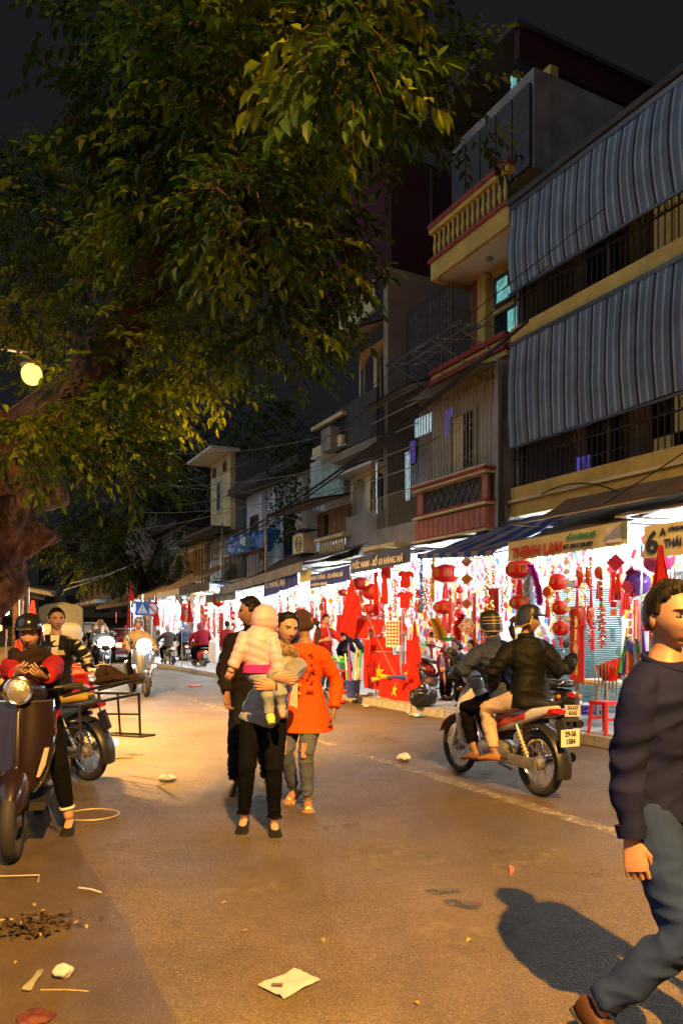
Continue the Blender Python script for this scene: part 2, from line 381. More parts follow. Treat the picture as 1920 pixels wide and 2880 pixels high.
class Bld:
    def __init__(s, name, label, u0, v0, cat='building', group='houses along the right side of the street'):
        s.u0, s.v0 = u0, v0; s.t = thing(name, label, cat, S(u0, v0), A, group)
    def part(s, name, mb, m, smooth=False, parent=None, label=None):
        o = mb.build(name, m, parent or s.t, smooth)
        if parent is None: o.location = (-s.v0, -s.u0, 0)
        if label: o['label'] = label
        return o
    def bx(s, name, m, v0, v1, u0, u1, z0, z1, parent=None, label=None): return s.part(name, MB().bx(v0, v1, u0, u1, z0, z1), m, False, parent, label)
    def bars(s, name, m, v, u0, u1, z0, z1, step, r=.008, parent=None):
        me = MB().box((0, 0, (z1-z0)/2), (2*r, 2*r, z1-z0)).mesh(name, m, False); n = max(1, int((u1-u0)/step))
        for i in range(n+1):
            o = link(name, me, parent or s.t, (v-(0 if parent else s.v0), u0+(u1-u0)*i/n-(0 if parent else s.u0), z0))
    def window(s, v, u0, u1, z0, z1, frame=WOODW, pane=DGLASS, mull=2, trans=1, t=.05):
        w_ = s.part('window', MB().bx(v-.05, v+.03, u0, u0+t, z0, z1).bx(v-.05, v+.03, u1-t, u1, z0, z1).bx(v-.05, v+.03, u0+t, u1-t, z0, z0+t).bx(v-.05, v+.03, u0+t, u1-t, z1-t, z1), frame)
        for i in range(mull):
            for j in range(trans):
                a = u0+t+(u1-u0-2*t)*i/mull; b = u0+t+(u1-u0-2*t)*(i+1)/mull; c = z0+t+(z1-z0-2*t)*j/trans; d = z0+t+(z1-z0-2*t)*(j+1)/trans
                p = random.choice(pane) if isinstance(pane, list) else pane
                s.part('pane', MB().bx(v-.012, v, a+.015, b-.015, c+.015, d-.015), p, False, w_)
        return w_
    def balusters(s, v, u0, u1, z0, z1, m, step=.17):
        me = MB().lathe([(.03, 0), (.045, .04), (.03, .1), (.05, (z1-z0)*.45), (.025, (z1-z0)*.8), (.045, (z1-z0)*.95), (.045, z1-z0)], 8).mesh('baluster', m)
        n = max(2, int((u1-u0)/step))
        for i in range(n): link('baluster', me, s.t, (v-s.v0, u0+(u1-u0)*(i+.5)/n-s.u0, z0))
# --- house with the striped blinds
b1 = Bld('apartment_house', 'yellow balcony house with big blue striped blinds at right', 7.5, 10.2)
UL, UR = 10.72, 3.2
b1.bx('wall', GREYW, 10.2, 10.5, UR, UL, 3.3, 9.13)
b1.bx('party_wall', GREYW, 9.1, 16, UL-.08, UL, 3.3, 9.13)
b1.bx('balcony_floor', WHITEW, 9.06, 10.2, UR, UL-.09, 3.5, 3.58)
b1.bx('parapet', YEL, 8.96, 9.06, UR, UL, 3.5, 4.02)
b1.bx('ledge', CREAM, 8.9, 8.955, UR, UL, 3.74, 3.79)
b1.bx('balcony_floor', CREAM, 9.06, 10.2, UR, UL-.09, 6.64, 6.72)
b1.bx('parapet', YEL, 8.96, 9.06, UR, UL, 6.64, 6.92)
b1.bx('blind_roller', STEEL, 8.88, 8.95, UR, UL-.05, 6.56, 6.63); b1.bx('blind_roller', STEEL, 8.88, 8.95, UR, UL-.05, 9.02, 9.1)
b1.bx('roof_edge', DARKW, 8.86, 16, UR-2, UL, 9.14, 9.24)
def blind(z0, z1, bulge, ph):
    def fn(a, b):
        u = UR+(UL-.06-UR)*a; z = z1+(z0-z1)*b
        wv = .022*noise.noise(V((u*2.2, z*.3, ph)))+.016*noise.noise(V((u*5.5, z*.8, ph+4)))+.02*noise.noise(V((u*1.2, z*3.1, ph+9)))*b+bulge*math.sin(math.pi*b)*(.5+.5*noise.noise(V((u*.6, z*.5, ph))))
        du = .07*noise.noise(V((u*1.4, z*1.1, ph+2)))*math.sin(math.pi*b)**.5
        return (8.9-wv-.15*b*0, u+du, z+.03*math.sin(u*1.1+ph)*b)
    return MB().sheet(fn, 150, 26, .006)
b1.part('blind', blind(4.73, 6.58, .10, 0), BLIND, True); b1.part('blind', blind(7.53, 9.03, .16, 2.1), BLIND, True)
b1.bx('blind_bar', STEEL, 8.86, 8.9, UR, UL-.06, 4.69, 4.725); b1.bx('blind_bar', STEEL, 8.86, 8.9, UR, UL-.06, 7.49, 7.525)
for z0, z1 in ((4.02, 4.9), (6.92, 7.8)):
    b1.bars('railing_bar', IRON, 9.02, UR+.4, UL-.05, z0, z1, .115)
    b1.part('rail', MB().bx(9.0, 9.04, UR, UL-.02, z1, z1+.03).bx(9.0, 9.04, UR, UL-.02, z0+.5, z0+.52), IRON)
    me = MB().torus((0, 0, 0), .075, .008, 'x', 14, 5).mesh('scroll', IRON)
    for k in range(20):
        link('scroll', me, b1.t, (9.02-b1.v0, UR+.8+k*.345-b1.u0, z0+.6))
    for k in range(4): b1.bx('railing_post', IRON, 8.99, 9.05, UL-.3-k*2.0, UL-.24-k*2.0, z0, z0+1.6)
for u, mt in ((9.6, DGLASS), (8.2, mat('dim_amber_glass', (.5, .35, .1), .5, 0, .3, emit=.07, ecol=(1, .7, .25))), (6.9, DGLASS), (5.6, _M['dim_amber_glass'])):
    b1.window(10.18, u-.45, u+.45, 7.0, 8.9, WOODW, mt, 2, 3); b1.window(10.18, u-.45, u+.45, 3.9, 5.9, WOODW, [mt, DGLASS], 2, 3)
b1.part('lit_pane', MB().bx(10.1, 10.14, 9.95, 10.25, 3.75, 4.6), VIOLETLIT); b1.part('lit_pane', MB().bx(10.1, 10.14, 7.35, 7.6, 4.1, 4.8), VIOLETLIT)
# rooftop loggia with lit slats rising behind the yellow balcony
bt = Bld('rooftop_shed', 'dark rooftop loggia with maroon fascia and teal lit slats', 12.6, 11, 'shed')
bt.bx('wall', DARKW, 11.75, 23, 12.2, 12.4, 9.3, 13.3); bt.bx('lower_wall', DARKW, 10.45, 11.74, 12.2, 12.4, 9.3, 12.3)
bt.bx('fascia', MAROOND, 10.3, 23, 12.05, 12.19, 13.3, 13.9); bt.bx('roof', DARKW, 10.2, 23, 12.0, 16, 13.91, 14.02)
bt.bx('post', BROWNW, 10.5, 10.66, 12.1, 12.19, 11.0, 12.6)
bt.part('lit_wall', MB().bx(10.5, 11.72, 12.5, 12.56, 12.32, 13.28), TEALLIT)
for i in range(11): bt.bx('slat', DARKW, 10.5+.12*i, 10.55+.12*i, 12.3, 12.36, 12.31, 13.29)
for i in range(4): bt.bx('crossbar', DARKW, 10.47, 11.74, 12.26, 12.29, 12.45+.22*i, 12.48+.22*i)
# --- narrow house with terracotta band, grille and the yellow top balcony
b2 = Bld('tube_house', 'narrow yellow house with terracotta band, window grille and high balustrade balcony', 12.1, 9.6)
U0, U1 = 10.82, 13.3
b2.bx('wall', YEL, 10.0, 10.2, U0, U1, 3.0, 12.2)
b2.bx('side_wall', GREYW, 8.75, 10.0, U0, U0+.1, 3.1, 6.4)
b2.part('terracotta_band', MB().bx(8.6, 8.75, U0+.1, U1, 3.3, 3.72), PINKP)
for i in range(14): b2.bx('panel', PINKP, 8.575, 8.597, U0+.14+i*.17, U0+.29+i*.17, 3.34, 3.7)
for z in (3.25, 3.74, 4.32): b2.bx('cornice', CREAM, 8.5, 8.76, U0+.05, U1+.02, z, z+.045)
b2.bx('cornice', MAROON, 8.53, 8.76, U0+.05, U1+.02, 3.79, 3.84); b2.bx('cornice', MAROON, 8.46, 8.76, U0+.05, U1+.02, 4.37, 4.42); b2.bx('cornice', CREAM, 8.5, 8.76, U0+.05, U1+.02, 4.43, 4.47)
b2.bx('lattice_back', DARKW, 8.68, 8.74, U0+.12, U1-.02, 3.86, 4.3)
for i in range(9):
    for sgn in (-1, 1):
        c = U0+.45+i*.23
        b2.part('lattice_bar', MB().box((8.66, c, 4.08), (.02, .02, .52), Matrix.Rotation(sgn*R(32), 3, 'X')), mat('green_grey_bar', (.12, .15, .14), .6, .3))
b2.bx('band_end', PINKP, 8.6, 8.66, U1-.22, U1-.02, 3.86, 4.3); b2.bx('band_end', PINKP, 8.6, 8.66, U0+.12, U0+.28, 3.86, 4.3)
b2.bx('ledge_floor', WHITEW, 8.76, 10.0, U0+.1, U1, 3.2, 3.3)
# caged window bay: flat back with corrugation shading painted as stripes, bars
CORR = stripes('ridge_shade_stripes', [(0, (.48, .46, .38)), (.5, (.32, .31, .27)), (.8, (.56, .53, .44))], .09, 1)
b2.bx('screen', CORR, 9.0, 9.04, U0+.1, U1, 4.48, 6.2)
b2.window(8.98, U0+.9, U0+1.75, 4.6, 5.8, PALEIRON, [DGLASS, CREAM], 2, 1)
b2.part('lit_pane', MB().bx(8.985, 8.995, U0+1.75, U0+2.0, 5.45, 6.0), VIOLETLIT)
b2.bars('grille_bar', PALEIRON, 8.68, U0+.12, U1-.03, 4.47, 6.25, .105, .007)
for z in (4.75, 5.35, 5.95):
    for k in range(7):
        c = U0+.3+k*.34
        b2.part('grille_hexagon', MB().tube([(8.665, c+.1*math.cos(a*math.pi/3), z+.1*math.sin(a*math.pi/3)) for a in range(6)], .007, 4, closed=True, up=V((1, 0, 0))), PALEIRON)
b2.part('rain_cover', MB().add([(8.3, U0, 6.22), (8.3, U1, 6.22), (9.0, U1, 6.42), (9.0, U0, 6.42)], [(0, 1, 2, 3)]).add([(8.3, U0, 6.2), (8.3, U1, 6.2), (9.0, U1, 6.4), (9.0, U0, 6.4)], [(3, 2, 1, 0)]), GREYTARP)
# storey with trim, brackets and open awning frame
for z, m_ in ((6.5, YEL), (6.62, MAROON), (6.72, YEL), (6.84, MAROON)): b2.bx('cornice', m_, 8.95-.05*(m_ is MAROON), 10.0, U0+.02, U1, z, z+.1)
b2.part('awning_frame', MB().bx(7.95, 8.02, U0+.1, U1+.2, 6.95, 6.99).bx(8.3, 8.34, U0+.1, U1+.2, 7.0, 7.03).bx(8.6, 8.64, U0+.1, U1+.2, 7.05, 7.08), STEEL)
for i in range(4): b2.part('bracket', MB().tube([(7.98, U0+.3+i*.75, 6.97), (8.95, U0+.3+i*.75, 6.62)], .014, 5), STEEL)
for i in range(4): b2.part('bracket', MB().tube([(7.98, U0+.3+i*.75, 6.99), (8.95, U0+.3+i*.75, 7.12)], .014, 5), STEEL)
b2.window(9.97, U0+.8, U0+1.6, 7.2, 8.0, DARKW, [TEALLIT, DGLASS], 4, 1); b2.window(9.97, U0+.8, U0+1.6, 8.15, 8.75, DARKW, [TEALLIT, TEALLIT, DGLASS], 2, 2)
b2.bx('pilaster', MAROON, 9.85, 9.99, U0+2.0, U0+2.2, 6.95, 8.9); b2.bx('pilaster', YEL, 9.8, 9.99, U0+1.72, U0+1.98, 6.95, 8.9)
# flower cage beside it
b2.part('hedge_screen', MB().bx(9.3, 9.36, U0+2.2, 14.7, 7.0, 8.75), mat('dusty_plants_screen', (.07, .07, .075), .9, 0, .6, vs=9, bump=1, bs=12, col2=(.17, .13, .13)))
b2.bars('cage_bar', IRON, 9.24, U0+2.2, 14.7, 6.95, 8.8, .11)
# top balcony
b2.bx('balcony_soffit', WHITEW, 9.12, 10.0, U0+.08, U1+.02, 8.98, 9.02)
b2.bx('balcony_edge', YEL, 9.02, 9.11, U0+.02, U1+.1, 8.92, 9.3); b2.bx('balcony_edge', YEL, 9.12, 9.99, U1+.025, U1+.1, 8.92, 9.3)
b2.bx('cornice', MAROON, 8.97, 9.12, U0, U1+.14, 9.3, 9.38)
b2.balusters(9.08, U0+.1, U1+.1, 9.38, 9.92, YEL, .16)
b2.bx('rail', YEL, 8.99, 9.16, U0, U1+.12, 9.92, 10.02); b2.bx('rail', MAROON, 8.96, 9.18, U0, U1+.14, 10.02, 10.12)
b2.bx('balcony_lamp', STEEL, 9.5, 9.62, U0+1.2, U0+1.32, 8.93, 8.975)
b2.bx('upper_wall', GREYW, 9.6, 12, U0, U1+.1, 10.13, 12.0)
for i in range(5): b2.bx('metal_sheet', mat('dull_zinc', (.1, .105, .11), .5, .5, .3), 9.5, 9.57, U0+.02+i*.5, U0+.48+i*.5, 10.15, 11.7)
# --- caged house
b3 = Bld('tube_house', 'narrow house wholly caged in mesh with cold light inside', 14.4, 9.3)
c0, c1 = 13.4, 15.4
b3.bx('wall', GREYW, 10.0, 10.2, c0, c1, 3.2, 7.5)
b3.bx('balcony_floor', GREYW, 8.75, 10.0, c0, c1, 3.45, 3.7); b3.bx('parapet', GREYW, 8.7, 8.78, c0, c1, 3.3, 3.78)
b3.bars('cage_bar', PALEIRON, 8.72, c0+.02, c1, 3.78, 4.5, .08, .006)
b3.bars('mesh_bar', IRON, 8.7, c0, c1, 4.5, 6.65, .09, .005)
for z in (4.5, 4.95, 5.4, 5.85, 6.3, 6.62): b3.bx('mesh_rail', PALEIRON, 8.69, 8.71, c0, c1, z, z+.018)
b3.part('rain_cover', MB().add([(8.45, c0, 6.66), (8.45, c1, 6.66), (9.9, c1, 7.2), (9.9, c0, 7.2)], [(0, 1, 2, 3)]).add([(8.45, c0, 6.62), (8.45, c1, 6.62), (9.9, c1, 7.16), (9.9, c0, 7.16)], [(3, 2, 1, 0)]), GREYTARP)
b3.bx('lit_curtain', WHITELIT, 9.1, 9.14, c0+.05, c0+.75, 5.75, 6.15); b3.bx('lit_curtain', WHITELIT, 9.1, 9.14, c0+1.0, c0+1.15, 4.4, 5.5); b3.bx('lit_curtain', VIOLETLIT, 9.1, 9.14, c0+.78, c0+.95, 5.2, 5.7)
b3.bx('lit_strip', WHITELIT, 8.8, 8.83, c1-.05, c1-.01, 4.2, 5.4)
b3.part('laundry', MB().sheet(lambda a, b: (9.4+.05*math.sin(a*20), c0+.3+1.3*a, 5.3-.7*b-.1*math.sin(a*9)), 16, 4, .01), mat('grey_laundry', (.3, .3, .32), .9, 0, .3), True)
b3.bx('soffit', CREAM, 8.3, 8.74, c0+.3, c1-.3, 3.25, 3.33)
# --- tall arched house with bare side wall
b4 = Bld('arcade_house', 'tall cream house with arched balconies and bare brown side wall', 17, 10)
d0, d1 = 15.5, 18.0
b4.bx('side_wall', BROWNW, 9.2, 17, d0, d0+.2, 3.2, 10.2)
b4.bx('wall', DARKW, 10.3, 10.5, d0+.2, d1, 3.2, 10.0)
b4.part('roof_sheet', MB().bx(9.3, 18, d0, d0+.1, 10.22, 13.0).bx(9.3, 9.4, d0+.1, d1+1, 10.22, 13.0), MAROOND)
b4.bx('roof_pole', STEEL, 10.4, 10.44, d0-.06, d0-.02, 11.4, 12.9)
def arch_wall(bld, v, u0, u1, z0, z1, n, m, t=.12):
    wdt = (u1-u0)/n
    for i in range(n):
        a, b = u0+i*wdt, u0+(i+1)*wdt; c = (a+b)/2; r = wdt*.4; zs = z1-r-.12
        pts = [(a, z1), (a, z0), (c-r, z0)]+[(c-r*math.cos(math.pi*k/10), zs+r*math.sin(math.pi*k/10)) for k in range(11)]+[(c+r, z0), (b, z0), (b, z1)]
        # split into strips so the arch stays an opening
        q = MB()
        xs = [a, c-r]+[c-r*math.cos(math.pi*k/12) for k in range(1, 12)]+[c+r, b]
        for k in range(len(xs)-1):
            def zb(x): return z0 if (x <= c-r+1e-6 and k == 0) or (x >= c+r-1e-6 and k == len(xs)-2) else zs+math.sqrt(max(0, r*r-(x-c)**2))
            za, zb_ = zb(xs[k]), zb(xs[k+1])
            q.add([(v, xs[k], za), (v, xs[k+1], zb_), (v, xs[k+1], z1), (v, xs[k], z1), (v+t, xs[k], za), (v+t, xs[k+1], zb_), (v+t, xs[k+1], z1), (v+t, xs[k], z1)], [(0, 3, 2, 1), (4, 5, 6, 7), (0, 1, 5, 4), (3, 7, 6, 2)])
        bld.part('arch', q, m)
arch_wall(b4, 9.45, d0+.2, d1-.6, 7.35, 8.75, 2, CREAM)
b4.bx('railing_panel', DARKW, 8.95, 9.0, d0+.1, d1-.2, 6.15, 7.3); b4.bx('balcony_floor', BROWNW, 8.9, 10.3, d0+.02, d1, 5.9, 6.1)
b4.part('canopy', MB().add([(8.5, d0+.2, 8.72), (8.5, d1+.5, 8.72), (9.6, d1+.5, 9.2), (9.6, d0+.2, 9.2)], [(0, 1, 2, 3)]).add([(8.5, d0+.2, 8.67), (8.5, d1+.5, 8.67), (9.6, d1+.5, 9.15), (9.6, d0+.2, 9.15)], [(3, 2, 1, 0)]), mat('pale_tin', (.42, .42, .4), .6, .2, .2))
b4.bx('parapet', CREAM, 9.0, 9.1, d0+.3, d1+.9, 9.25, 9.6); b4.balusters(9.05, d0+.3, d1+.9, 9.6, 10.0, CREAM, .2)
arch_wall(b4, 9.3, d0+.2, d1-.4, 3.75, 5.5, 2, CREAM)
b4.bx('balcony_soffit', WHITEW, 8.9, 10.3, d0+.3, d1-.1, 5.5, 5.56)
b4.part('concrete_block', MB().bx(8.95, 9.25, d0+.1, d1-.8, 3.3, 4.35), GREYW)
b4.part('air_conditioner', MB().bx(8.6, 8.9, d1-.6, d1-.05, 6.15, 6.75), GREYW)
# --- house with pale green panels, air conditioner and yellow balustrade
b5 = Bld('shop_house', 'pale house with green panels, wooden windows and yellow balustrade', 18.9, 9.6)
e0, e1 = 18.05, 20.1
b5.bx('wall', WHITEW, 9.6, 9.8, e0-1.2, e1, 3.2, 6.2)
b5.bx('side_panel', PALEBLUE, 9.0, 9.55, e1-.3, e1, 3.3, 4.95)
for i in range(5): b5.bx('panel', PALEGREEN, 9.15, 9.2, e0-.3+i*.42, e0+.1+i*.42, 5.05, 6.3)
b5.part('parapet', MB().bx(8.8, 8.9, e0-.9, e0+.9, 6.3, 6.5), CREAM); b5.bars('railing_bar', IRON, 8.85, e0-.9, e0+.9, 6.5, 7.0, .1); b5.bx('rail', CREAM, 8.78, 8.92, e0-.95, e0+.95, 7.0, 7.1); b5.bx('soffit', WHITEW, 8.8, 9.6, e0-.9, e0+1, 6.22, 6.28)
b5.part('canopy', MB().add([(7.9, e0-1.1, 4.75), (7.9, e1+.3, 4.75), (9.1, e1+.3, 5.0), (9.1, e0-1.1, 5.0)], [(0, 1, 2, 3)]).add([(7.9, e0-1.1, 4.7), (7.9, e1+.3, 4.7), (9.1, e1+.3, 4.95), (9.1, e0-1.1, 4.95)], [(3, 2, 1, 0)]), mat('rusty_tin', (.2, .17, .14), .7, .3, .3, vs=5))
b5.window(9.05, e0-.9, e0+1.0, 3.95, 4.72, WOODW, [DGLASS, WOODW], 6, 1, .06)
b5.bx('balustrade_base', CREAM, 8.7, 9.0, e0-1.1, e0+.6, 3.2, 3.45); b5.balusters(8.85, e0-1.0, e0+.55, 3.45, 3.85, CREAM, .17); b5.bx('rail', CREAM, 8.72, 8.98, e0-1.1, e0+.6, 3.85, 3.94)
ac = Bld('air_conditioner', 'boxy cream air conditioner on the pale blue wall', 19.4, 8.7, 'air conditioner', None)
ac.part('case', MB().bx(8.55, 8.95, 19.0, 19.75, 3.6, 4.15), CREAM); ac.part('fan', MB().torus((8.54, 19.3, 3.87), .2, .012, 'x', 20, 5).torus((8.54, 19.3, 3.87), .1, .01, 'x', 16, 5).bx(8.52, 8.545, 19.08, 19.52, 3.865, 3.88), BLACKM); ac.part('shelf', MB().bx(8.5, 9.0, 18.95, 19.8, 3.56, 3.595).bx(8.5, 9.0, 18.95, 19.8, 4.25, 4.27), IRON)
# --- low house behind foliage, blue cluttered balcony
b6 = Bld('shop_house', 'pale blue house with rooftop vines and a balcony heaped with blue tarps', 23, 9.8)
b6.bx('wall', PALEBLUE, 9.6, 9.8, 20.2, 26.5, 3.2, 6.4); b6.bx('pier', WHITEW, 9.4, 9.59, 20.9, 21.5, 3.2, 6.2); b6.bx('pier', PALEBLUE, 9.4, 9.59, 23.2, 23.5, 3.6, 6.2); b6.bx('pier', PALEBLUE, 9.4, 9.59, 24.4, 24.7, 3.6, 6.2)
b6.bx('roof', DARKW, 8.9, 13, 20.2, 26.6, 6.4, 6.65)
b6.window(9.58, 21.8, 22.8, 3.8, 5.4, WOODW, DGLASS, 2, 2); b6.window(9.58, 25.0, 26.0, 4.2, 5.6, WOODW, DGLASS, 2, 2)
b6.bx('balcony_floor', GREYW, 8.3, 9.6, 21.2, 25.2, 2.95, 3.15); b6.bars('railing_bar', IRON, 8.32, 21.3, 25.2, 3.15, 3.95, .13, .012); b6.bx('rail', IRON, 8.3, 8.34, 21.2, 25.2, 3.95, 3.99)
def heap(bl, u0, u1, z0, z1, v):
    q = MB()
    for i in range(6):
        q.box((v+random.uniform(0, .2), u0+(u1-u0)*(i+.5)/6, z0+(z1-z0)*random.uniform(.3, .6)), (.4, (u1-u0)/5, (z1-z0)*random.uniform(.5, .9)), Matrix.Rotation(random.uniform(-.2, .2), 3, 'X'))
    me = remesh(q, None, BLUETARP, .06, smooth=2, disp=lambda c: .05*noise.noise(c*4)); o = link('tarp_heap', me, bl.t, (-bl.v0, -bl.u0, 0)); return o
heap(b6, 21.4, 22.9, 4.0, 4.75, 8.5); heap(b6, 23.2, 25.2, 4.0, 4.8, 8.5)
b6.part('box', MB().box((8.35, 23.0, 4.35), (.3, .5, .3), Matrix.Rotation(.3, 3, 'X')), mat('pale_blue_box', (.35, .6, .75), .5), label='pale blue storage box on the tarp heap')
for i in range(2): b6.bx('pole', STEEL, 8.25, 8.3, 21.1+i*4.2, 21.15+i*4.2, .12, 5.2)
# --- yellow tower
b7 = Bld('narrow_tower', 'slim yellow tower house with white eave and grey side', 27.5, 10)
b7.bx('wall', CREAM, 9.0, 9.2, 26.6, 29.0, 5.2, 8.1); b7.bx('side_wall', mat('grey_blue_render', (.16, .17, .2), .85, 0, .2, vs=1), 9.2, 14.5, 26.6, 26.8, 5.2, 7.9)
b7.bx('eave', WHITEW, 8.2, 9.3, 26.4, 29.6, 8.1, 8.2); b7.window(8.98, 27.6, 28.1, 6.0, 7.2, PALEBLUE, DGLASS, 1, 3); b7.window(8.98, 28.3, 28.6, 7.45, 7.8, WOODW, DGLASS, 1, 1); b7.window(8.98, 27.0, 27.3, 7.45, 7.8, WOODW, DGLASS, 1, 1)
b7.part('side_window', MB().bx(11.6, 12.6, 26.55, 26.597, 6.2, 7.2), DGLASS); b7.bx('lower_wall', GREYW, 9.4, 9.6, 26.6, 30.5, 3.2, 5.2)
b7.bars('railing_bar', IRON, 8.6, 26.8, 30, 3.2, 5.0, .2, .012); b7.bx('rail', IRON, 8.58, 8.62, 26.8, 30, 4.1, 4.14); b7.bx('roof', DARKW, 8.3, 9.6, 26.6, 30.6, 5.2, 5.3)
# --- farther houses, then the block that closes the street
for i, (ua, ub, h, m_, vv, lab) in enumerate(((30.6, 33.2, 5.2, CREAM, 9.2, 'small far house with tall amber shuttered front'), (33.3, 38, 6.2, GREYW, 9.2, 'far grey house just beyond the amber shutters'), (38.2, 46, 7.5, GREYW, 9.0, 'dim grey house near the street bend'), (46.2, 58, 8, DARKW, 8.0, 'dark distant house behind the far tree'))):
    q = Bld('far_house', lab, (ua+ub)/2, vv)
    q.bx('wall', m_, vv, vv+4, ua, ub, 3.0, h); q.bx('roof', DARKW, vv-.5, vv+4.2, ua-.1, ub+.1, h, h+.18)
    if i == 0:
        for k in range(6): q.bx('shutter', mat('amber_shutter', (.3, .18, .08), .6, 0, .3, vs=7), vv-.06, vv-.01, ua+.15+k*.4, ua+.5+k*.4, 3.2, 4.9)
    else:
        n = int((ub-ua)/2)
        for k in range(n):
            u = ua+(ub-ua)*(k+.5)/n; q.window(vv-.02, u-.5, u+.5, 3.6, 4.9, WOODW, DGLASS, 2, 2)
            q.bx('balcony', GREYW, vv-.7, vv-.03, u-.8, u+.8, 3.1, 3.3); 
# end of the street: a dim block with hanging yellow banners
e = thing('end_block', 'dim grey block closing the street beneath the far trees', 'building', P(330, 1773, 75).xy.to_3d(), R(12))
MB().bx(-22, 12, 0, 8, 0, 11).build('wall', mat('dim_block_wall', (.1, .1, .1), .9, 0, .3, vs=.6), e, False)
for i in range(8):
    for j in range(3):
        f_ = MB().bx(-10+i*2.6, -8.6+i*2.6, -.1, -.02, 3.3+j*2.6, 4.9+j*2.6).build('window', DGLASS, e, False)
MB().bx(-22, 12, -2.5, -.1, 2.7, 2.85).build('canopy', DARKW, e, False)
# ------------------------------------------------------------------ people: body (one skin) > clothing, hair, shoes
def skin_mat(name, col): return mat(name, col, .5, 0, .1, vs=30, bump=.1, bs=300, spec=.35, bd=.002)
SKIN = skin_mat('skin', (.29, .16, .105)); SKIN2 = skin_mat('skin_light', (.42, .25, .18)); SKIN3 = skin_mat('skin_tan', (.27, .14, .085))
LIPS = mat('lips', (.38, .12, .1), .4, 0, .05); HAIRM = mat('black_hair', (.008, .007, .006), .5, 0, .3, vs=60, bump=.6, bs=220, spec=.25, bd=.004)
HAIRB = mat('brown_hair', (.05, .022, .012), .36, 0, .35, vs=60, bump=.6, bs=220)
EYEW = mat('eye_white', (.7, .67, .63), .2, 0, 0); IRIS = mat('iris', (.012, .008, .006), .1, 0, 0)
def cloth(name, col, rough=.85, bump=.25, bs=180, var=.15): return mat(name, col, rough, 0, var, vs=7, bump=bump, bs=bs, spec=.12, bd=.0035)
def gs(x, s): return math.exp(-(x/s)**2)
def head_pt(dx, dy, dz, face=1.0):
    x, y, z = .074*dx, .096*dy, .118*dz
    if dz < 0:
        t = -dz; x *= 1-.30*t**1.6
        if dy < 0: y *= 1-.42*t
        else: y *= 1-.03*t
    if dz > .3: x *= 1+.03*(dz-.3)
    if dy > 0:
        f = dy**.5*face; ax = abs(x)
        y *= 1-.06*f*gs(x, .06)
        # nose
        if z > -.04: nh = .005+.019*max(0, min(1, (.012-z)/.046))
        else: nh = .024*max(0, 1-(-.04-z)/.012)
        if z > .012: nh = .005*max(0, 1-(z-.012)/.02)
        nw = .009+.009*max(0, min(1, (-z)/.04))
        y += f*nh*gs(x, nw)
        y -= f*.0085*gs(ax-.031, .015)*gs(z-.004, .0095)
        y += f*.004*gs(z-.024, .008)*gs(ax-.03, .022)
        y += f*.004*gs(ax-.044, .016)*gs(z+.026, .018)
        y += f*.0065*gs(x, .021)*(gs(z+.0585, .0055)+gs(z+.07, .006))
        y -= f*.003*gs(x, .022)*gs(z+.0645, .0025)
        y -= f*.005*gs(x, .02)*gs(z+.082, .006)
        y += f*.007*gs(x, .019)*gs(z+.1, .012)
    return V((x, y, z))
def head_grid(mb, M, ns=56, nr=44, mats=(0, 1), hair=None):
    vs = []; fs = []; ms = []
    for i in range(nr+1):
        t = math.pi*i/nr; cz = -math.cos(t); sz = math.sin(t)
        for k in range(ns):
            a = 2*math.pi*k/ns; d = (sz*math.cos(a), sz*math.sin(a), cz)
            p = head_pt(*d)
            if hair: p = hair(p, d)
            vs.append(p)
    for i in range(nr):
        for k in range(ns):
            k2 = (k+1) % ns; fs.append((i*ns+k, i*ns+k2, (i+1)*ns+k2, (i+1)*ns+k))
            c = (vs[i*ns+k]+vs[(i+1)*ns+k2])/2
            lip = hair is None and c.y > .06 and abs(c.x) < .024 and -.0755+.012*abs(c.x)/.024 < c.z < -.054-.007*(abs(c.x)/.024)
            ms.append(mats[1] if lip else mats[0])
    n = len(mb.v); mb.v.extend(tuple(M @ p) for p in vs)
    for f, m in zip(fs, ms): mb.f.append([i+n for i in f]); mb.m.append(m)
def ik(a, b, l1, l2, pole):
    a, b, pole = V(a), V(b), V(pole); d = b-a; L = min(d.length, (l1+l2)*.999); d = d.normalized()
    x = (l1*l1-l2*l2+L*L)/(2*L); h = math.sqrt(max(0, l1*l1-x*x)); q = pole-d*pole.dot(d); q = q.normalized() if q.length > 1e-5 else V((0, 0, 1))
    return a+d*x+q*h, a+d*L
def ring(c, d, rx, ry, fwd=V((0, 1, 0)), e=.9):
    # ring across direction d, rx sideways and ry front-back
    d = V(d).normalized(); s = d.cross(fwd); s = s.normalized() if s.length > 1e-3 else V((1, 0, 0)); f = s.cross(d).normalized()
    return (V(c), s*rx, f*ry, e)
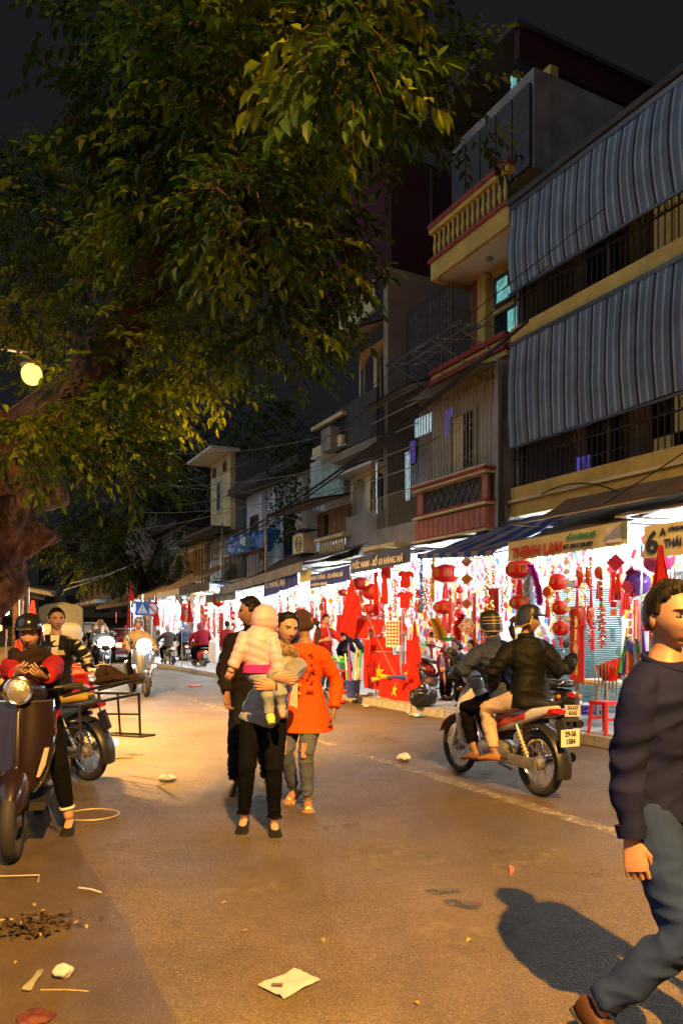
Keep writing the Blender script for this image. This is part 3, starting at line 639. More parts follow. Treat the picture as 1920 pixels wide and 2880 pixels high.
def hand(mb, w, d, palm, s, curl=.5, thumb_in=.3, k=1.0, spread=.1):
    # w wrist, d pointing direction, palm: direction the palm faces; s: +1 thumb towards d x palm
    d = V(d).normalized(); n = V(palm); n = (n-d*n.dot(d)).normalized(); t = d.cross(n)*s
    def at(a, b, c): return w+d*(a*k)+t*(b*k)+n*(c*k)
    mb.sections([(at(-.015, 0, 0), t*.026*k, n*.019*k, .9), (at(.03, .002, .002), t*.036*k, n*.017*k, .8), (at(.075, 0, .004), t*.041*k, n*.015*k, .75), (at(.095, 0, .006), t*.036*k, n*.012*k, .75)], 12)
    for i, (b, l) in enumerate(((.03, .072), (.010, .08), (-.010, .075), (-.029, .06))):
        p = at(.088, b, .004); ang = curl*.5; pts = [p]; dd = d+t*spread*(b/.03)
        for q, seg in enumerate((.45, .32, .23)):
            v = (dd*math.cos(ang)+n*math.sin(ang)).normalized(); p = p+v*(l*seg*k); pts.append(p); ang += curl*(1.1, .8, .5)[q]
        mb.tube(pts, [.0095*k, .009*k, .008*k, .006*k], 7)
    p = at(.025, .03, .004); dd = (d*.85+t*.55+n*thumb_in).normalized(); p1 = p+dd*.03*k; d2 = (d*1.0-t*.05+n*thumb_in).normalized(); p2 = p1+d2*.024*k; p3 = p2+d2*.018*k
    mb.tube([at(.01, .018, 0), p, p1, p2, p3], [.014*k, .014*k, .0115*k, .0105*k, .007*k], 7)
def person(label, loc, rz, pose, dress, h=1.65, vox=.012, name='person', group=None, sex='m', z=0.0, detail=1):
    """pose (local: x right, y forward, z up, metres for a 1.65 m figure): pelvis, lean, wrists, ankles, poles, head yaw/pitch/roll"""
    k = h/1.65; t = thing(name, label, 'person', (loc[0], loc[1], z), rz, group)
    pel = V(pose.get('pelvis', (0, 0, .86)))*k; lean = V(pose.get('lean', (0, .03, 1))).normalized(); fw = V(pose.get('fwd', (0, 1, 0)))
    side = lean.cross(-fw).normalized(); side = fw.cross(lean).normalized(); cf = lean.cross(side)*-1; cf = fw
    sw = (.172 if sex == 'm' else .148)*k; hw = (.085 if sex == 'm' else .088)*k
    tw = pose.get('twist', 0.0); sside = Matrix.Rotation(tw, 3, lean) @ side; sfw = Matrix.Rotation(tw, 3, lean) @ fw
    neck = pel+lean*.53*k; chest = pel+lean*.38*k
    hd = Matrix.Rotation(pose.get('yaw', 0), 3, 'Z') @ Matrix.Rotation(pose.get('pitch', 0), 3, 'X') @ Matrix.Rotation(pose.get('roll', 0), 3, 'Y')
    base = Matrix((sside, sfw, sside.cross(sfw))).transposed(); base = Matrix((V((sfw.y, -sfw.x, 0)).normalized(), V((sfw.x, sfw.y, 0)).normalized(), V((0, 0, 1)))).transposed()
    HR = base @ hd; neckdir = (lean+V((0, 0, 1))*.6).normalized()
    hc = neck+neckdir*.065*k+HR @ V((0, .022, .09))*k
    HM = Matrix.Translation(hc) @ HR.to_4x4() @ Matrix.Scale(k*1.0, 4)
    J = {}
    for s, c in ((1, 'r'), (-1, 'l')):
        sh = neck-lean*.10*k+sside*(s*sw)
        wr = V(pose['wrist_'+c])*k if 'wrist_'+c in pose else sh+V((s*.06, .02, -.5))*k
        el, wr = ik(sh, wr, .275*k, .245*k, V(pose.get('elbow_'+c, (s*.35, -1, -.2))))
        hp = pel+side*(s*hw)-lean*.02*k
        an = V(pose['ankle_'+c])*k if 'ankle_'+c in pose else V((s*hw, 0, .085*k))
        kn, an = ik(hp, an, .405*k, .395*k, V(pose.get('knee_'+c, (s*.05, 1, 0))))
        J[c] = (sh, el, wr, hp, kn, an)
    body = MB(); skin = dress.get('skin', SKIN)
    # torso profile: distance up the spine, half width, half depth
    fem = sex == 'f'
    prof = [(-.10, .10, .085), (-.03, .158, .108) if fem else (-.03, .15, .105), (.08, .145 if fem else .143, .1), (.18, .118 if fem else .135, .09), (.30, .135 if fem else .155, .105 if fem else .105), (.40, .15 if fem else .17, .108 if fem else .11), (.45, .138 if fem else .155, .095), (.49, .105 if fem else .115, .078), (.525, .07, .062), (.56, .055, .055)]
    def torso(mb, g, lo=0, hi=99, gz=0):
        ss = []
        for i, (a, rx, ry) in enumerate(prof):
            if a < lo or a > hi: continue
            q = max(0, min(1, (a-.1)/.3)); f_ = fw.lerp(sfw, q)
            ss.append(ring(pel+lean*(a*k), lean, rx*k+g, ry*k+g, f_))
        return ss
    body.sections(torso(body, 0), 20)
    body.tube([neck-lean*.05*k, neck+neckdir*.05*k, hc-HR @ V((0, .012, .02))*k], [.062*k, .053*k if not fem else .046*k, .052*k], 14)
    up1 = fw
    for c in 'rl':
        sh, el, wr, hp, kn, an = J[c]
        body.tube([sh-(el-sh)*.05, sh+(el-sh)*.35, el, el+(wr-el)*.3, wr], [.05*k, .044*k, .038*k, .038*k, .027*k], 12, up=up1)
        body.tube([hp, hp+(kn-hp)*.35, kn, kn+(an-kn)*.3, an], [.082*k, .078*k, .054*k, .053*k, .036*k], 12, up=up1)
        fd = V(pose.get('foot_'+c, (.1 if c == 'r' else -.1, 1, -.25))).normalized(); fu = V((0, 0, 1)); fu = (fu-fd*fu.dot(fd)).normalized(); fs_ = fd.cross(fu)
        heel = an-fu*.05*k-fd*.04*k
        body.sections([(heel-fd*.015*k, fs_*.02*k, fu*.02*k, .9), (heel+fd*.01*k+fu*.01*k, fs_*.032*k, fu*.042*k, .9), (heel+fd*.09*k, fs_*.037*k, fu*.035*k, .85), (heel+fd*.16*k-fu*.012*k, fs_*.045*k, fu*.02*k, .8), (heel+fd*.2*k-fu*.018*k, fs_*.036*k, fu*.012*k, .8)], 12)
        J[c] = (*J[c], heel, fd, fu, fs_)
    me = remesh(body, None, [skin, LIPS], max(.009, vox*.9), smooth=3)
    mb = MB(); mb.v = [tuple(v.co) for v in me.vertices]; mb.f = [list(p.vertices) for p in me.polygons]; mb.m = [0]*len(mb.f)
    bpy.data.meshes.remove(me)
    head_grid(mb, HM, *((60, 48) if detail else (32, 26)))
    for s in (-1, 1):       # ears
        e = MB(); e.ball((0, 0, 0), (.009, .019, .032), 10, 8); e.ball((.006*s, .004, -.002), (.006, .012, .022), 8, 6)
        mb.add([HM @ (Matrix.Rotation(R(-18)*s, 3, 'Z') @ V(p)+V((s*.074, -.012, -.012))) for p in e.v], e.f)
    for c, s in (('r', 1), ('l', -1)):
        hs = pose.get('hand_'+c, {}); sh, el, wr = J[c][:3]
        hd_ = V(hs.get('dir', (wr-el))).normalized(); pn = V(hs.get('palm', (-s, .2, 0))); tmb = MB(); hand(tmb, wr+hd_*.01*k, hd_, pn, hs.get('thumb', s), hs.get('curl', .55), hs.get('tin', .3), k*(1.0 if sex == 'm' else .92), hs.get('spread', .1)); mb.add(tmb.v, tmb.f)
    bo = mb.build('body', [skin, LIPS], t)
    # eyes and brows
    if detail:
        gz = pose.get('gaze', (0, 0)); op = pose.get('eye_open', 1.0)
        for s in (-1, 1):
            q = MB()
            ec = V((s*.031, .0725, .003))
            q.ball(ec, (.0155, .0125, .0068*max(.35, op)), 14, 10)
            q.mat(1).ball(ec+V((gz[0]*.006, .0075, gz[1]*.002)), (.0062, .0056, .0062*max(.3, op)), 12, 8)
            q.mat(2).tube([ec+V((x*.0165, .0105-.0065*x*x, .0068*op*(1-x*x*.9)+.0004)) for x in (-1, -.5, 0, .5, 1)], .0021, 6)
            o = link('eye', q.mesh('eye', [EYEW, IRIS, HAIRM]), bo); [setattr(v, 'co', HM @ v.co) for v in o.data.vertices]
            q = MB().tube([V((s*(.013+.042*x), .0955-.03*x*x-.004*(1-x)*0, .0215+.006*math.sin(x*2.2)-.003*x)) for x in (0, .25, .5, .75, 1)], [.0022, .0036, .0034, .0028, .0012], 6)
            o = link('eyebrow', q.mesh('eyebrow', HAIRM), bo); [setattr(v, 'co', HM @ v.co) for v in o.data.vertices]
    # hair
    hs = dress.get('hair', 'short'); hm = dress.get('hairmat', HAIRM); th = dress.get('hairth', .016)
    if hs:
        def hfn(p, d):
            x, y, zz = p; back = -y
            line = .060+.02*gs(x, .05) if y > .045 else (.045 if y > .02 else ((.03 if hs == 'pony' else .0) if y > -.015 else (-.055 if hs in ('short', 'pony') else -.095)))
            if hs == 'fringe' and y > .03: line = .03+.02*abs(x)/.07
            m_ = max(0, min(1, (zz-line)/.014)); nn = V(d).normalized()
            r = noise.noise(V((x*150, y*55, zz*55)))
            return p+nn*((th*(.9+.28*r)+.004)*m_-.008*(1-m_))
        q = MB(); head_grid(q, HM, 64, 50, (0, 0), hfn)
        if hs == 'short' and detail:       # loose tufts break the outline
            for i in range(900):
                a = random.uniform(0, 6.28); b = random.uniform(.25, 1.2); d = V((math.sin(b)*math.cos(a), math.sin(b)*math.sin(a), math.cos(b)))
                if d.y > .2 and d.z < .72 or d.z < -.1: continue
                p = head_pt(*d)+d*(th-.001); f_ = (V((d.x*.6+random.uniform(-.35, .35), .55 if d.y > -.1 else -.15, random.uniform(-.75, -.1)))).normalized()
                q.tube([HM @ (p-f_*.012), HM @ (p+d*.0035), HM @ (p+f_*.02+d*.001)], [.0022, .0018, .0004], 3, False)
        if hs in ('pony', 'long'):
            if hs == 'pony':
                pts = [HM @ V(p) for p in ((0, -.09, .03), (0, -.125, .03), (.004, -.15, .0), (.006, -.155, -.06), (.004, -.14, -.13), (0, -.125, -.18))]; rr = [.022, .018, .026, .028, .022, .006]
            else:
                pts = [HM @ V(p) for p in ((0, -.07, .02), (0, -.085, -.06), (0, -.08, -.14), (0, -.075, -.2))]; rr = [.06, .07, .06, .03]
            q.tube(pts, rr, 12)
        if hs == 'bun': q.ball(HM @ V((0, -.1, .04)), .045*k, 12, 8)
        o = q.build('hair', hm, t)
        if hs == 'pony': MB().torus((0, 0, 0), .021, .008, 'y', 14, 6).build('hair_band', mat('hair_band', (.5, .15, .1), .7), o).matrix_local = HM @ Matrix.Translation((0, -.112, .031))
    T = {'k': k, 'J': J, 'HM': HM, 'HR': HR, 'pel': pel, 'lean': lean, 'fw': fw, 'neck': neck, 'sfw': sfw, 'sside': sside, 'root': t, 'body': bo}
    # trousers
    tr = dress.get('trousers')
    if tr:
        g = tr.get('g', .012)*k; end = tr.get('end', .93); q = MB(); q.sections(torso(q, g, -1, .12), 20)
        fl = tr.get('flare', 0)
        for c in 'rl':
            sh, el, wr, hp, kn, an = J[c][:6]; e_ = kn+(an-kn)*end
            q.tube([hp+lean*.02*k, hp+(kn-hp)*.3, kn, kn+(an-kn)*.35, e_], [.088*k+g, .083*k+g, .058*k+g, .055*k+g+fl*.4, .038*k+g+fl], 16, up=up1)
        fold = tr.get('fold', .006)
        kns = [J['r'][4], J['l'][4]]; ans = [J['r'][5], J['l'][5]]
        def dt(co):
            near = max(gs((co-a).length, .13) for a in kns+ans); return max(-.3*fold, fold*(.35+near)*(.9-3.0*abs(noise.noise(V((co.x*6, co.y*6, co.z*17+co.x*4)))))+fold*.5*noise.noise(co*9))
        T['trousers'] = remesh(q, 'trousers', tr['m'], vox, t, tr.get('smooth', 3), dt)
    # top
    tp = dress.get('top')
    if tp:
        g = tp.get('g', .016)*k; hem = tp.get('hem', -.02); cuff = tp.get('cuff', .97); q = MB(); ss = torso(q, g, -9, .54)
        ss = [s_ for s_, pr in zip(ss, prof) if pr[0] >= max(hem, .05)]
        hx = tp.get('hemr', (.162, .118)); ss = [ring(pel+lean*(hem*k), lean, hx[0]*k+g, hx[1]*k+g, fw)]+([ring(pel+lean*(hem*.35*k), lean, (hx[0]*.4+.155*.6)*k+g, (hx[1]*.4+.11*.6)*k+g, fw)] if hem < -.02 else [])+ss
        q.sections(ss, 22); sg = tp.get('sg', g)
        for c in 'rl':
            sh, el, wr = J[c][:3]
            q.ball(sh, .05*k+sg*.8, 14, 10); q.tube([neck-lean*.045*k, sh+lean*.0*k], [.05*k+g*.6, .05*k+sg*.8], 14, up=up1)
            q.tube([sh, sh+(el-sh)*.12, sh+(el-sh)*.3, el, el+(wr-el)*.35, el+(wr-el)*cuff], [.05*k+sg*.8, .054*k+sg, .05*k+sg, .042*k+sg, .041*k+sg, .03*k+sg*.9], 16, up=up1)
        if tp.get('collar'):
            q.tube([neck-lean*.03*k, neck+neckdir*.02*k, neck+neckdir*(.02+tp['collar'])*k], [.085*k, .075*k, .072*k], 16)
        fold = tp.get('fold', .007); els = [J['r'][1], J['l'][1]]; quilt = tp.get('quilt', 0)
        qd = []
        for c in 'rl': qd.append((J[c][0], J[c][1])); qd.append((J[c][1], J[c][2]))
        def dt(co):
            near = max(gs((co-a).length, .14) for a in els)
            r = fold*(.5+near)*(.9-3.2*abs(noise.noise(V((co.x*6, co.y*6, co.z*15+co.x*5)))))+fold*.7*noise.noise(co*8)
            if quilt:
                best = 9; val = (co-pel).dot(lean)
                for a, b in qd:
                    ab = b-a; tt = max(0, min(1, (co-a).dot(ab)/ab.length_squared)); dd = (co-a-ab*tt).length
                    if dd < best and dd < .085*k: best = dd; val = tt*ab.length
                r += quilt*(abs(math.sin(val*math.pi/tp.get('qs', .075)))-.75)
            return r
        T['top'] = remesh(q, tp.get('name', 'jacket'), tp['m'], vox*tp.get('vx', 1), t, tp.get('smooth', 3), dt)
    # shoes
    sh_ = dress.get('shoes')
    if sh_:
        for c in 'rl':
            heel, fd, fu, fs_ = J[c][6:]; g = .006*k; hgt = sh_.get('h', .03)
            q = MB(); lo = heel-fu*.004*k
            q.sections([(lo-fd*.024*k+fu*.0*k, fs_*.024*k, fu*(.02+hgt*.5)*k, .8), (lo+fd*.01*k+fu*hgt*.15*k, fs_*.04*k, fu*(.034+hgt*.5)*k, .8), (lo+fd*.09*k, fs_*.045*k, fu*(.03+hgt*.3)*k, .8), (lo+fd*.17*k-fu*.012*k, fs_*.052*k, fu*.026*k, .75), (lo+fd*.225*k-fu*.018*k, fs_*.036*k, fu*.016*k, .8)], 14)
            so = q.build('shoe', sh_['m'], t)
            if sh_.get('sole'): MB().sections([(lo-fd*.03*k-fu*.03*k, fs_*.03*k, fu*.01*k, .6), (lo+fd*.03*k-fu*.03*k, fs_*.043*k, fu*.01*k, .6), (lo+fd*.16*k-fu*.032*k, fs_*.055*k, fu*.01*k, .6), (lo+fd*.235*k-fu*.028*k, fs_*.036*k, fu*.01*k, .6)], 12).build('sole', sh_['sole'], so)
    if dress.get('helmet'): helmet(T, **dress['helmet'])
    return T
def helmet(T, m=None, brim=.07, full=False, accent=None, goggles=False):
    HM = T['HM']; q = MB(); pts = []; ns = 28; nr = 12; vs = []; fs = []
    m = m or BLACKP
    for i in range(nr+1):
        for k in range(ns):
            a = 2*math.pi*k/ns; low = (.05 if math.sin(a) > .3 else (-.06 if full or math.sin(a) < -.2 else -.035)); b = i/nr*math.pi/2
            zz = low+(.152-low)*math.sin(b); rr = math.cos(b)**.62 if b < math.pi/2-1e-4 else 0
            vs.append(HM @ V((.104*rr*math.cos(a), .122*rr*math.sin(a)-.004, zz)))
    for i in range(nr):
        for k in range(ns):
            k2 = (k+1) % ns; fs.append((i*ns+k, i*ns+k2, (i+1)*ns+k2, (i+1)*ns+k))
    q.add(vs, fs); o = q.build('helmet', m, T['root'])
    if brim:
        q = MB(); q.sheet(lambda a, b: HM @ V((.1*math.cos(math.pi*(.12+.76*a))*(1+.04*b), .1*math.sin(math.pi*(.12+.76*a))+.012+brim*b*math.sin(math.pi*a)**.6, .056-.012*b-.01*math.cos(math.pi*2*(a-.5))**2*0)), 14, 4, .005); q.build('brim', m, o)
    q = MB().tube([HM @ V((.1*math.cos(a), .118*math.sin(a)-.004, (.055 if math.sin(a) > .3 else -.05 if math.sin(a) < -.2 else -.03))) for a in [2*math.pi*k/24 for k in range(24)]], .006, 6, closed=True); q.build('trim', accent or m, o)
    q = MB()
    for s in (-1, 1): q.tube([HM @ V((s*.088, .02, -.02)), HM @ V((s*.075, .035, -.08)), HM @ V((0, .05, -.125))], .006, 5)
    q.build('chin_strap', BLACKP, o)
    if goggles:
        for z in (.02, .05, .08): MB().tube([HM @ V((.106*math.cos(a), .124*math.sin(a)-.004, z)) for a in [math.pi*(1.05+.9*k/16) for k in range(17)]], .004, 4).build('trim', accent or CHROME, o)
    return o
# ------------------------------------------------------------------ motorbikes, scooters, vans
HEADLIT = mat('lit_headlamp', (1, 1, .95), .2, 0, 0, emit=45, ecol=(1, .97, .9)); TAILLIT = mat('lit_tail_lamp', (1, .1, .05), .3, 0, 0, emit=9, ecol=(1, .16, .08))
TAILRED = mat('red_lens', (.35, .01, .01), .15, 0, .1, coat=.6); AMBER = mat('amber_lens', (.7, .25, .03), .15, 0, .1, coat=.5)
PLATE = mat('number_plate', (.7, .7, .66), .45, 0, .08); PLATETXT = mat('plate_black', (.015, .015, .015), .5, 0, 0)
ENGINE = mat('cast_aluminium', (.3, .29, .27), .5, .7, .3, vs=12, bump=.2); SEATBLK = mat('black_vinyl', (.02, .02, .02), .5, 0, .15, bump=.15)
RUST = mat('rusty_steel', (.16, .075, .035), .75, .4, .5, vs=20, bump=.3)
def paint(name, c): return mat(name, c, .28, 0, .06, vs=5, coat=.7)
def wheel(t, y, R0=.285, w=.045, rimm=CHROME, spokes=True, hub=.06, name='wheel', z=None, xoff=0):
    z = R0 if z is None else z
    wo = MB().torus((xoff, y, z), R0-w*.8, w*.85, 'x', 30, 10).build(name, RUBBER, t)
    q = MB(); q.torus((xoff, y, z), R0-w*1.75, .012, 'x', 30, 6); q.build('rim', rimm, wo)
    q = MB().lathe([(0, -.05), (hub*.6, -.05), (hub, -.03), (hub, .03), (hub*.6, .05), (0, .05)], 14, (xoff, y, z), 'x'); q.build('hub', ENGINE, wo)
    q = MB()
    if spokes:
        for i in range(24):
            a = 2*math.pi*i/24; s = .03 if i % 2 else -.03; b = a+(.35 if (i//2) % 2 else -.35)
            q.tube([(xoff+s, y+hub*math.cos(b), z+hub*math.sin(b)), (xoff, y+(R0-w*1.75)*math.cos(a), z+(R0-w*1.75)*math.sin(a))], .0022, 4, False)
    else:
        for i in range(5):
            a = 2*math.pi*i/5; q.box((xoff, y+(R0*.45)*math.cos(a), z+(R0*.45)*math.sin(a)), (.03, .05, R0*.75), Matrix.Rotation(a-math.pi/2, 3, 'X'))
    q.build('spokes', STEEL, wo)
    return wo
def plate(t, loc, m, lines, tilt=0, w=.19, h=.14):
    o = MB().box((0, 0, 0), (w, .006, h)).build('number_plate', PLATE, t, False, loc=loc)
    if loc[1] > 0: o.rotation_euler = (0, 0, math.pi)
    for i, s in enumerate(lines):
        text('lettering', s, .06 if w < .2 else .07, PLATETXT, o, (0, -.005, .014-.062*i) if w < .2 else (0, -.005, -.024), (1, 0, 0), (0, 0, 1), .003, 'CENTER', .85, bold=.002)
    return o
def fender(t, y, z, r, a0, a1, w, m, name='fender'):
    return MB().sheet(lambda a, b: (w*math.sin((b-.5)*math.pi)*1.0, y+(r-.03*abs(b-.5)*2)*math.cos(a0+(a1-a0)*a), z+(r-.03*abs(b-.5)*2)*math.sin(a0+(a1-a0)*a)), 14, 6, .004).build(name, m, t)
def underbone(name, label, loc, rz, body, seatm=SEATBLK, tail=TAILRED, head=GLASS_LAMP, accent=None, spokes=True, lines=('29-V1', '735.6'), steer=0, group=None, seat=True, z=0, lean=0, stand=True):
    """step-through motorbike: y forward, wheel axles at y = -.61 and .61"""
    t = thing(name, label, 'motorbike', (loc[0], loc[1], z), rz, group); t.rotation_euler = (0, lean, rz)
    accent = accent or body
    wheel(t, -.61, .285, .047, spokes=spokes); wheel(t, .61, .28, .04, spokes=spokes)
    q = MB()
    for s in (-1, 1): q.tube([(s*.075, .61, .28), (s*.075, .47, .66), (s*.06, .42, .78)], [.022, .024, .02], 8)
    q.build('fork', STEEL, t)
    fender(t, .61, .28, .325, R(20), R(165), .062, accent, 'front_fender')
    # leg shield and front cowl
    MB().sections([((0, .50, .33), (.05, 0, 0), (0, .03, .02), .7), ((0, .46, .48), (.13, 0, 0), (0, .05, .02), .6), ((0, .40, .64), (.17, 0, 0), (0, .055, .02), .6), ((0, .35, .80), (.15, 0, 0), (0, .06, .03), .6), ((0, .33, .89), (.09, 0, 0), (0, .05, .03), .7)], 18).build('leg_shield', body, t)
    MB().sections([((0, .30, .90), (.05, 0, 0), (0, .03, .03), .8), ((0, .34, .93), (.10, 0, 0), (0, .05, .06), .7), ((0, .40, .97), (.11, 0, 0), (0, .02, .065), .7), ((0, .44, .97), (.08, 0, 0), (0, .01, .05), .7)], 16).build('headlight_cowl', body, t)
    MB().lathe([(0, .03), (.05, .022), (.075, 0), (.07, -.03)], 16, (0, .435, .965), 'y').build('headlight', head, t)
    for s in (-1, 1): MB().ball((s*.12, .42, .86), (.035, .03, .02), 10, 6).build('indicator', AMBER, t)
    hb = MB().tube([(-.33, .22, 1.0), (-.25, .26, 1.01), (-.1, .33, .98), (.1, .33, .98), (.25, .26, 1.01), (.33, .22, 1.0)], .012, 8).build('handlebar', BLACKM, t)
    for s in (-1, 1):
        MB().tube([(s*.25, .26, 1.01), (s*.34, .215, 1.0)], .019, 8).build('grip', RUBBER, hb)
        MB().tube([(s*.22, .29, 1.01), (s*.25, .3, 1.1), (s*.27, .28, 1.18)], .006, 5).build('mirror_stalk', BLACKM, hb)
        MB().ball((s*.29, .28, 1.22), (.055, .014, .038), 12, 8).build('mirror', BLACKP, hb)
    MB().tube([(0, .38, .7), (0, .18, .45), (0, -.15, .46), (0, -.4, .62), (0, -.72, .66)], [.03, .035, .035, .03, .02], 8).build('frame', BLACKM, t)
    MB().sections([((0, .2, .36), (.04, 0, 0), (0, .0, .05), .8), ((0, .1, .33), (.1, 0, 0), (0, 0, .09), .7), ((0, -.12, .33), (.11, 0, 0), (0, 0, .1), .7), ((0, -.22, .33), (.06, 0, 0), (0, 0, .06), .8)], 14).build('engine', ENGINE, t)
    MB().lathe([(.05, 0), (.075, .01), (.07, .05), (0, .055)], 14, (.09, -.06, .32), 'x').build('engine_cover', ENGINE, t)
    if seat: MB().sections([((0, .06, .70), (.05, 0, 0), (0, 0, .03), .8), ((0, -.05, .735), (.10, 0, 0), (0, 0, .04), .7), ((0, -.25, .745), (.125, 0, 0), (0, 0, .045), .6), ((0, -.5, .79), (.12, 0, 0), (0, 0, .045), .6), ((0, -.7, .81), (.08, 0, 0), (0, 0, .035), .7), ((0, -.76, .81), (.03, 0, 0), (0, 0, .02), .8)], 18).build('seat', seatm, t)
    # tail fairing, swept up
    MB().sections([((0, .08, .52), (.04, 0, 0), (0, 0, .06), .7), ((0, -.1, .58), (.10, 0, 0), (0, 0, .09), .6), ((0, -.35, .64), (.12, 0, 0), (0, 0, .09), .6), ((0, -.6, .71), (.10, 0, 0), (0, 0, .06), .6), ((0, -.82, .77), (.05, 0, 0), (0, 0, .03), .7)], 18).build('tail_fairing', body, t)
    for s in (-1, 1): MB().sections([((s*.112, -.05, .55), (.006, 0, 0), (0, 0, .02), .7), ((s*.126, -.3, .63), (.008, 0, 0), (0, 0, .04), .7), ((s*.11, -.55, .69), (.008, 0, 0), (0, 0, .02), .7)], 10).build('side_stripe', accent, t)
    MB().sections([((0, -.80, .74), (.075, 0, 0), (0, 0, .035), .6), ((0, -.86, .75), (.07, 0, 0), (0, 0, .03), .6), ((0, -.885, .752), (.045, 0, 0), (0, 0, .018), .7)], 14).build('tail_light', tail, t)
    fender(t, -.61, .285, .35, R(60), R(195), .075, BLACKP, 'rear_fender')
    MB().box((0, -.9, .6), (.03, .1, .18), Matrix.Rotation(R(-25), 3, 'X')).build('plate_bracket', BLACKP, t, False)
    if lines: plate(t, (0, -.99, .55), None, lines)
    for s in (-1, 1):
        MB().tube([(s*.09, -.58, .3), (s*.1, -.42, .6)], [.012, .012], 8).build('shock_absorber', STEEL, t)
        MB().tube([(s*(.095)+.022*math.cos(i*.9), -.56+.13*i/50+.022*math.sin(i*.9), .35+.2*i/50) for i in range(50)], .006, 5).build('spring', accent if s < 0 else STEEL, t)
        MB().tube([(s*.07, -.1, .3), (s*.08, -.61, .285)], .018, 6).build('swing_arm', BLACKM, t)
        MB().tube([(s*.08, .05, .22), (s*.22, .05, .22)], .014, 6).build('footpeg', RUBBER, t)
        MB().tube([(s*.08, -.3, .28), (s*.2, -.32, .3)], .012, 6).build('footpeg', RUBBER, t)
    MB().sections([((-.1, -.1, .3), (.012, 0, 0), (0, 0, .06), .6), ((-.1, -.4, .285), (.014, 0, 0), (0, 0, .05), .6), ((-.1, -.68, .285), (.012, 0, 0), (0, 0, .06), .6)], 12).build('chain_case', ENGINE, t)
    MB().tube([(.1, .15, .22), (.13, -.1, .2), (.15, -.4, .26), (.15, -.85, .36)], [.018, .022, .045, .04], 12).build('exhaust', CHROME, t)
    MB().tube([(-.08, -.15, .22), (-.22, -.05, .01) if stand else (-.12, -.38, .2)], .01, 6).build('kickstand', BLACKM, t)
    return t
def scooter(name, label, loc, rz, body, head=GLASS_LAMP, tail=TAILRED, lines=('29-X3', '412.8'), group=None, round_head=True, seatm=SEATBLK, z=0, plate_z=.5, mirrors=(-1, 1)):
    """step-through scooter with a full shield and small wheels"""
    t = thing(name, label, 'scooter', (loc[0], loc[1], z), rz, group)
    wheel(t, -.62, .235, .052, STEEL, False, .05); wheel(t, .63, .235, .05, STEEL, False, .05)
    MB().sections([((0, .80, .30), (.02, 0, 0), (0, .02, .06), .9), ((0, .76, .37), (.075, 0, 0), (0, .0, .10), .8), ((0, .63, .42), (.09, 0, 0), (0, 0, .12), .8), ((0, .5, .4), (.085, 0, 0), (0, 0, .14), .8), ((0, .44, .36), (.04, 0, 0), (0, 0, .1), .9)], 18).build('front_fender', body, t)
    # shield: broad, bowed, with a raised spine
    q = MB()
    def sh(a, b):
        zz = .36+.56*a; wd = .09+.125*math.sin(min(1, a*1.5)*math.pi/2)**.7-.03*max(0, a-.75)*4*.6; xx = (b-.5)*2*wd
        return (xx, .47-.13*a+.03-.09*(abs(b-.5)*2)**2.2+.02*gs(xx, .035), zz)
    q.sheet(sh, 22, 24, .02); so = q.build('leg_shield', body, t)
    MB().tube([V(sh(0, .0))]+[V(sh(a/12, .0)) for a in range(13)]+[V(sh(1, b/12)) for b in range(1, 12)]+[V(sh(1-a/12, 1)) for a in range(13)], .009, 6).build('trim', CHROME, so)
    MB().sections([((0, .515, .36), (.02, 0, 0), (0, .015, 0), .8), ((0, .5, .5), (.034, 0, 0), (0, .022, 0), .8), ((0, .45, .72), (.03, 0, 0), (0, .022, 0), .8), ((0, .41, .86), (.016, 0, 0), (0, .012, 0), .8)], 12).build('horn_cover', body, t)
    for i in range(4): MB().bx(-.022, .022, .515-.01*i, .53-.01*i, .4+.045*i, .412+.045*i).build('grille_bar', CHROME, t, False)
    for s in (-1, 1): MB().sections([((s*.125, .455, .46), (.012, 0, 0), (0, .012, .0), .7), ((s*.15, .43, .53), (.02, 0, 0), (0, .016, 0), .7), ((s*.172, .395, .63), (.016, 0, 0), (0, .014, 0), .7)], 10).build('indicator', mat('clear_amber_lens', (.4, .32, .25), .15, 0, .15, vs=40, coat=.6), t)
    MB().sections([((0, .18, .93), (.1, 0, 0), (0, .0, .04), .7), ((0, .25, .96), (.16, 0, 0), (0, 0, .07), .7), ((0, .33, .985), (.12, 0, 0), (0, 0, .09), .8), ((0, .4, .99), (.095, 0, 0), (0, 0, .09), .9)], 18).build('headset', body, t)
    MB().lathe([(0, .026), (.05, .02), (.075, 0), (.073, -.03)], 24, (0, .42, .99), 'y').build('headlight', head, t)
    MB().torus((0, .42, .99), .08, .011, 'y', 28, 8).build('headlight_rim', CHROME, t)
    hb = MB().tube([(-.36, .14, 1.0), (-.2, .22, .99), (.2, .22, .99), (.36, .14, 1.0)], .014, 8).build('handlebar', BLACKM, t)
    for s in (-1, 1):
        MB().tube([(s*.25, .2, .99), (s*.37, .135, 1.0)], .02, 8).build('grip', RUBBER, hb)
        if s in mirrors:
            MB().tube([(s*.24, .24, 1.02), (s*.27, .27, 1.14), (s*.3, .27, 1.2)], .006, 5).build('mirror_stalk', CHROME, hb)
            MB().ball((s*.31, .27, 1.25), (.052, .016, .06), 14, 10).build('mirror', BLACKP, hb)
        MB().tube([(s*.3, .23, 1.0), (s*.38, .2, 1.0)], .006, 5).build('brake_lever', CHROME, hb)
    MB().bx(-.16, .16, -.1, .44, .25, .3).build('floorboard', BLACKP, t, False)
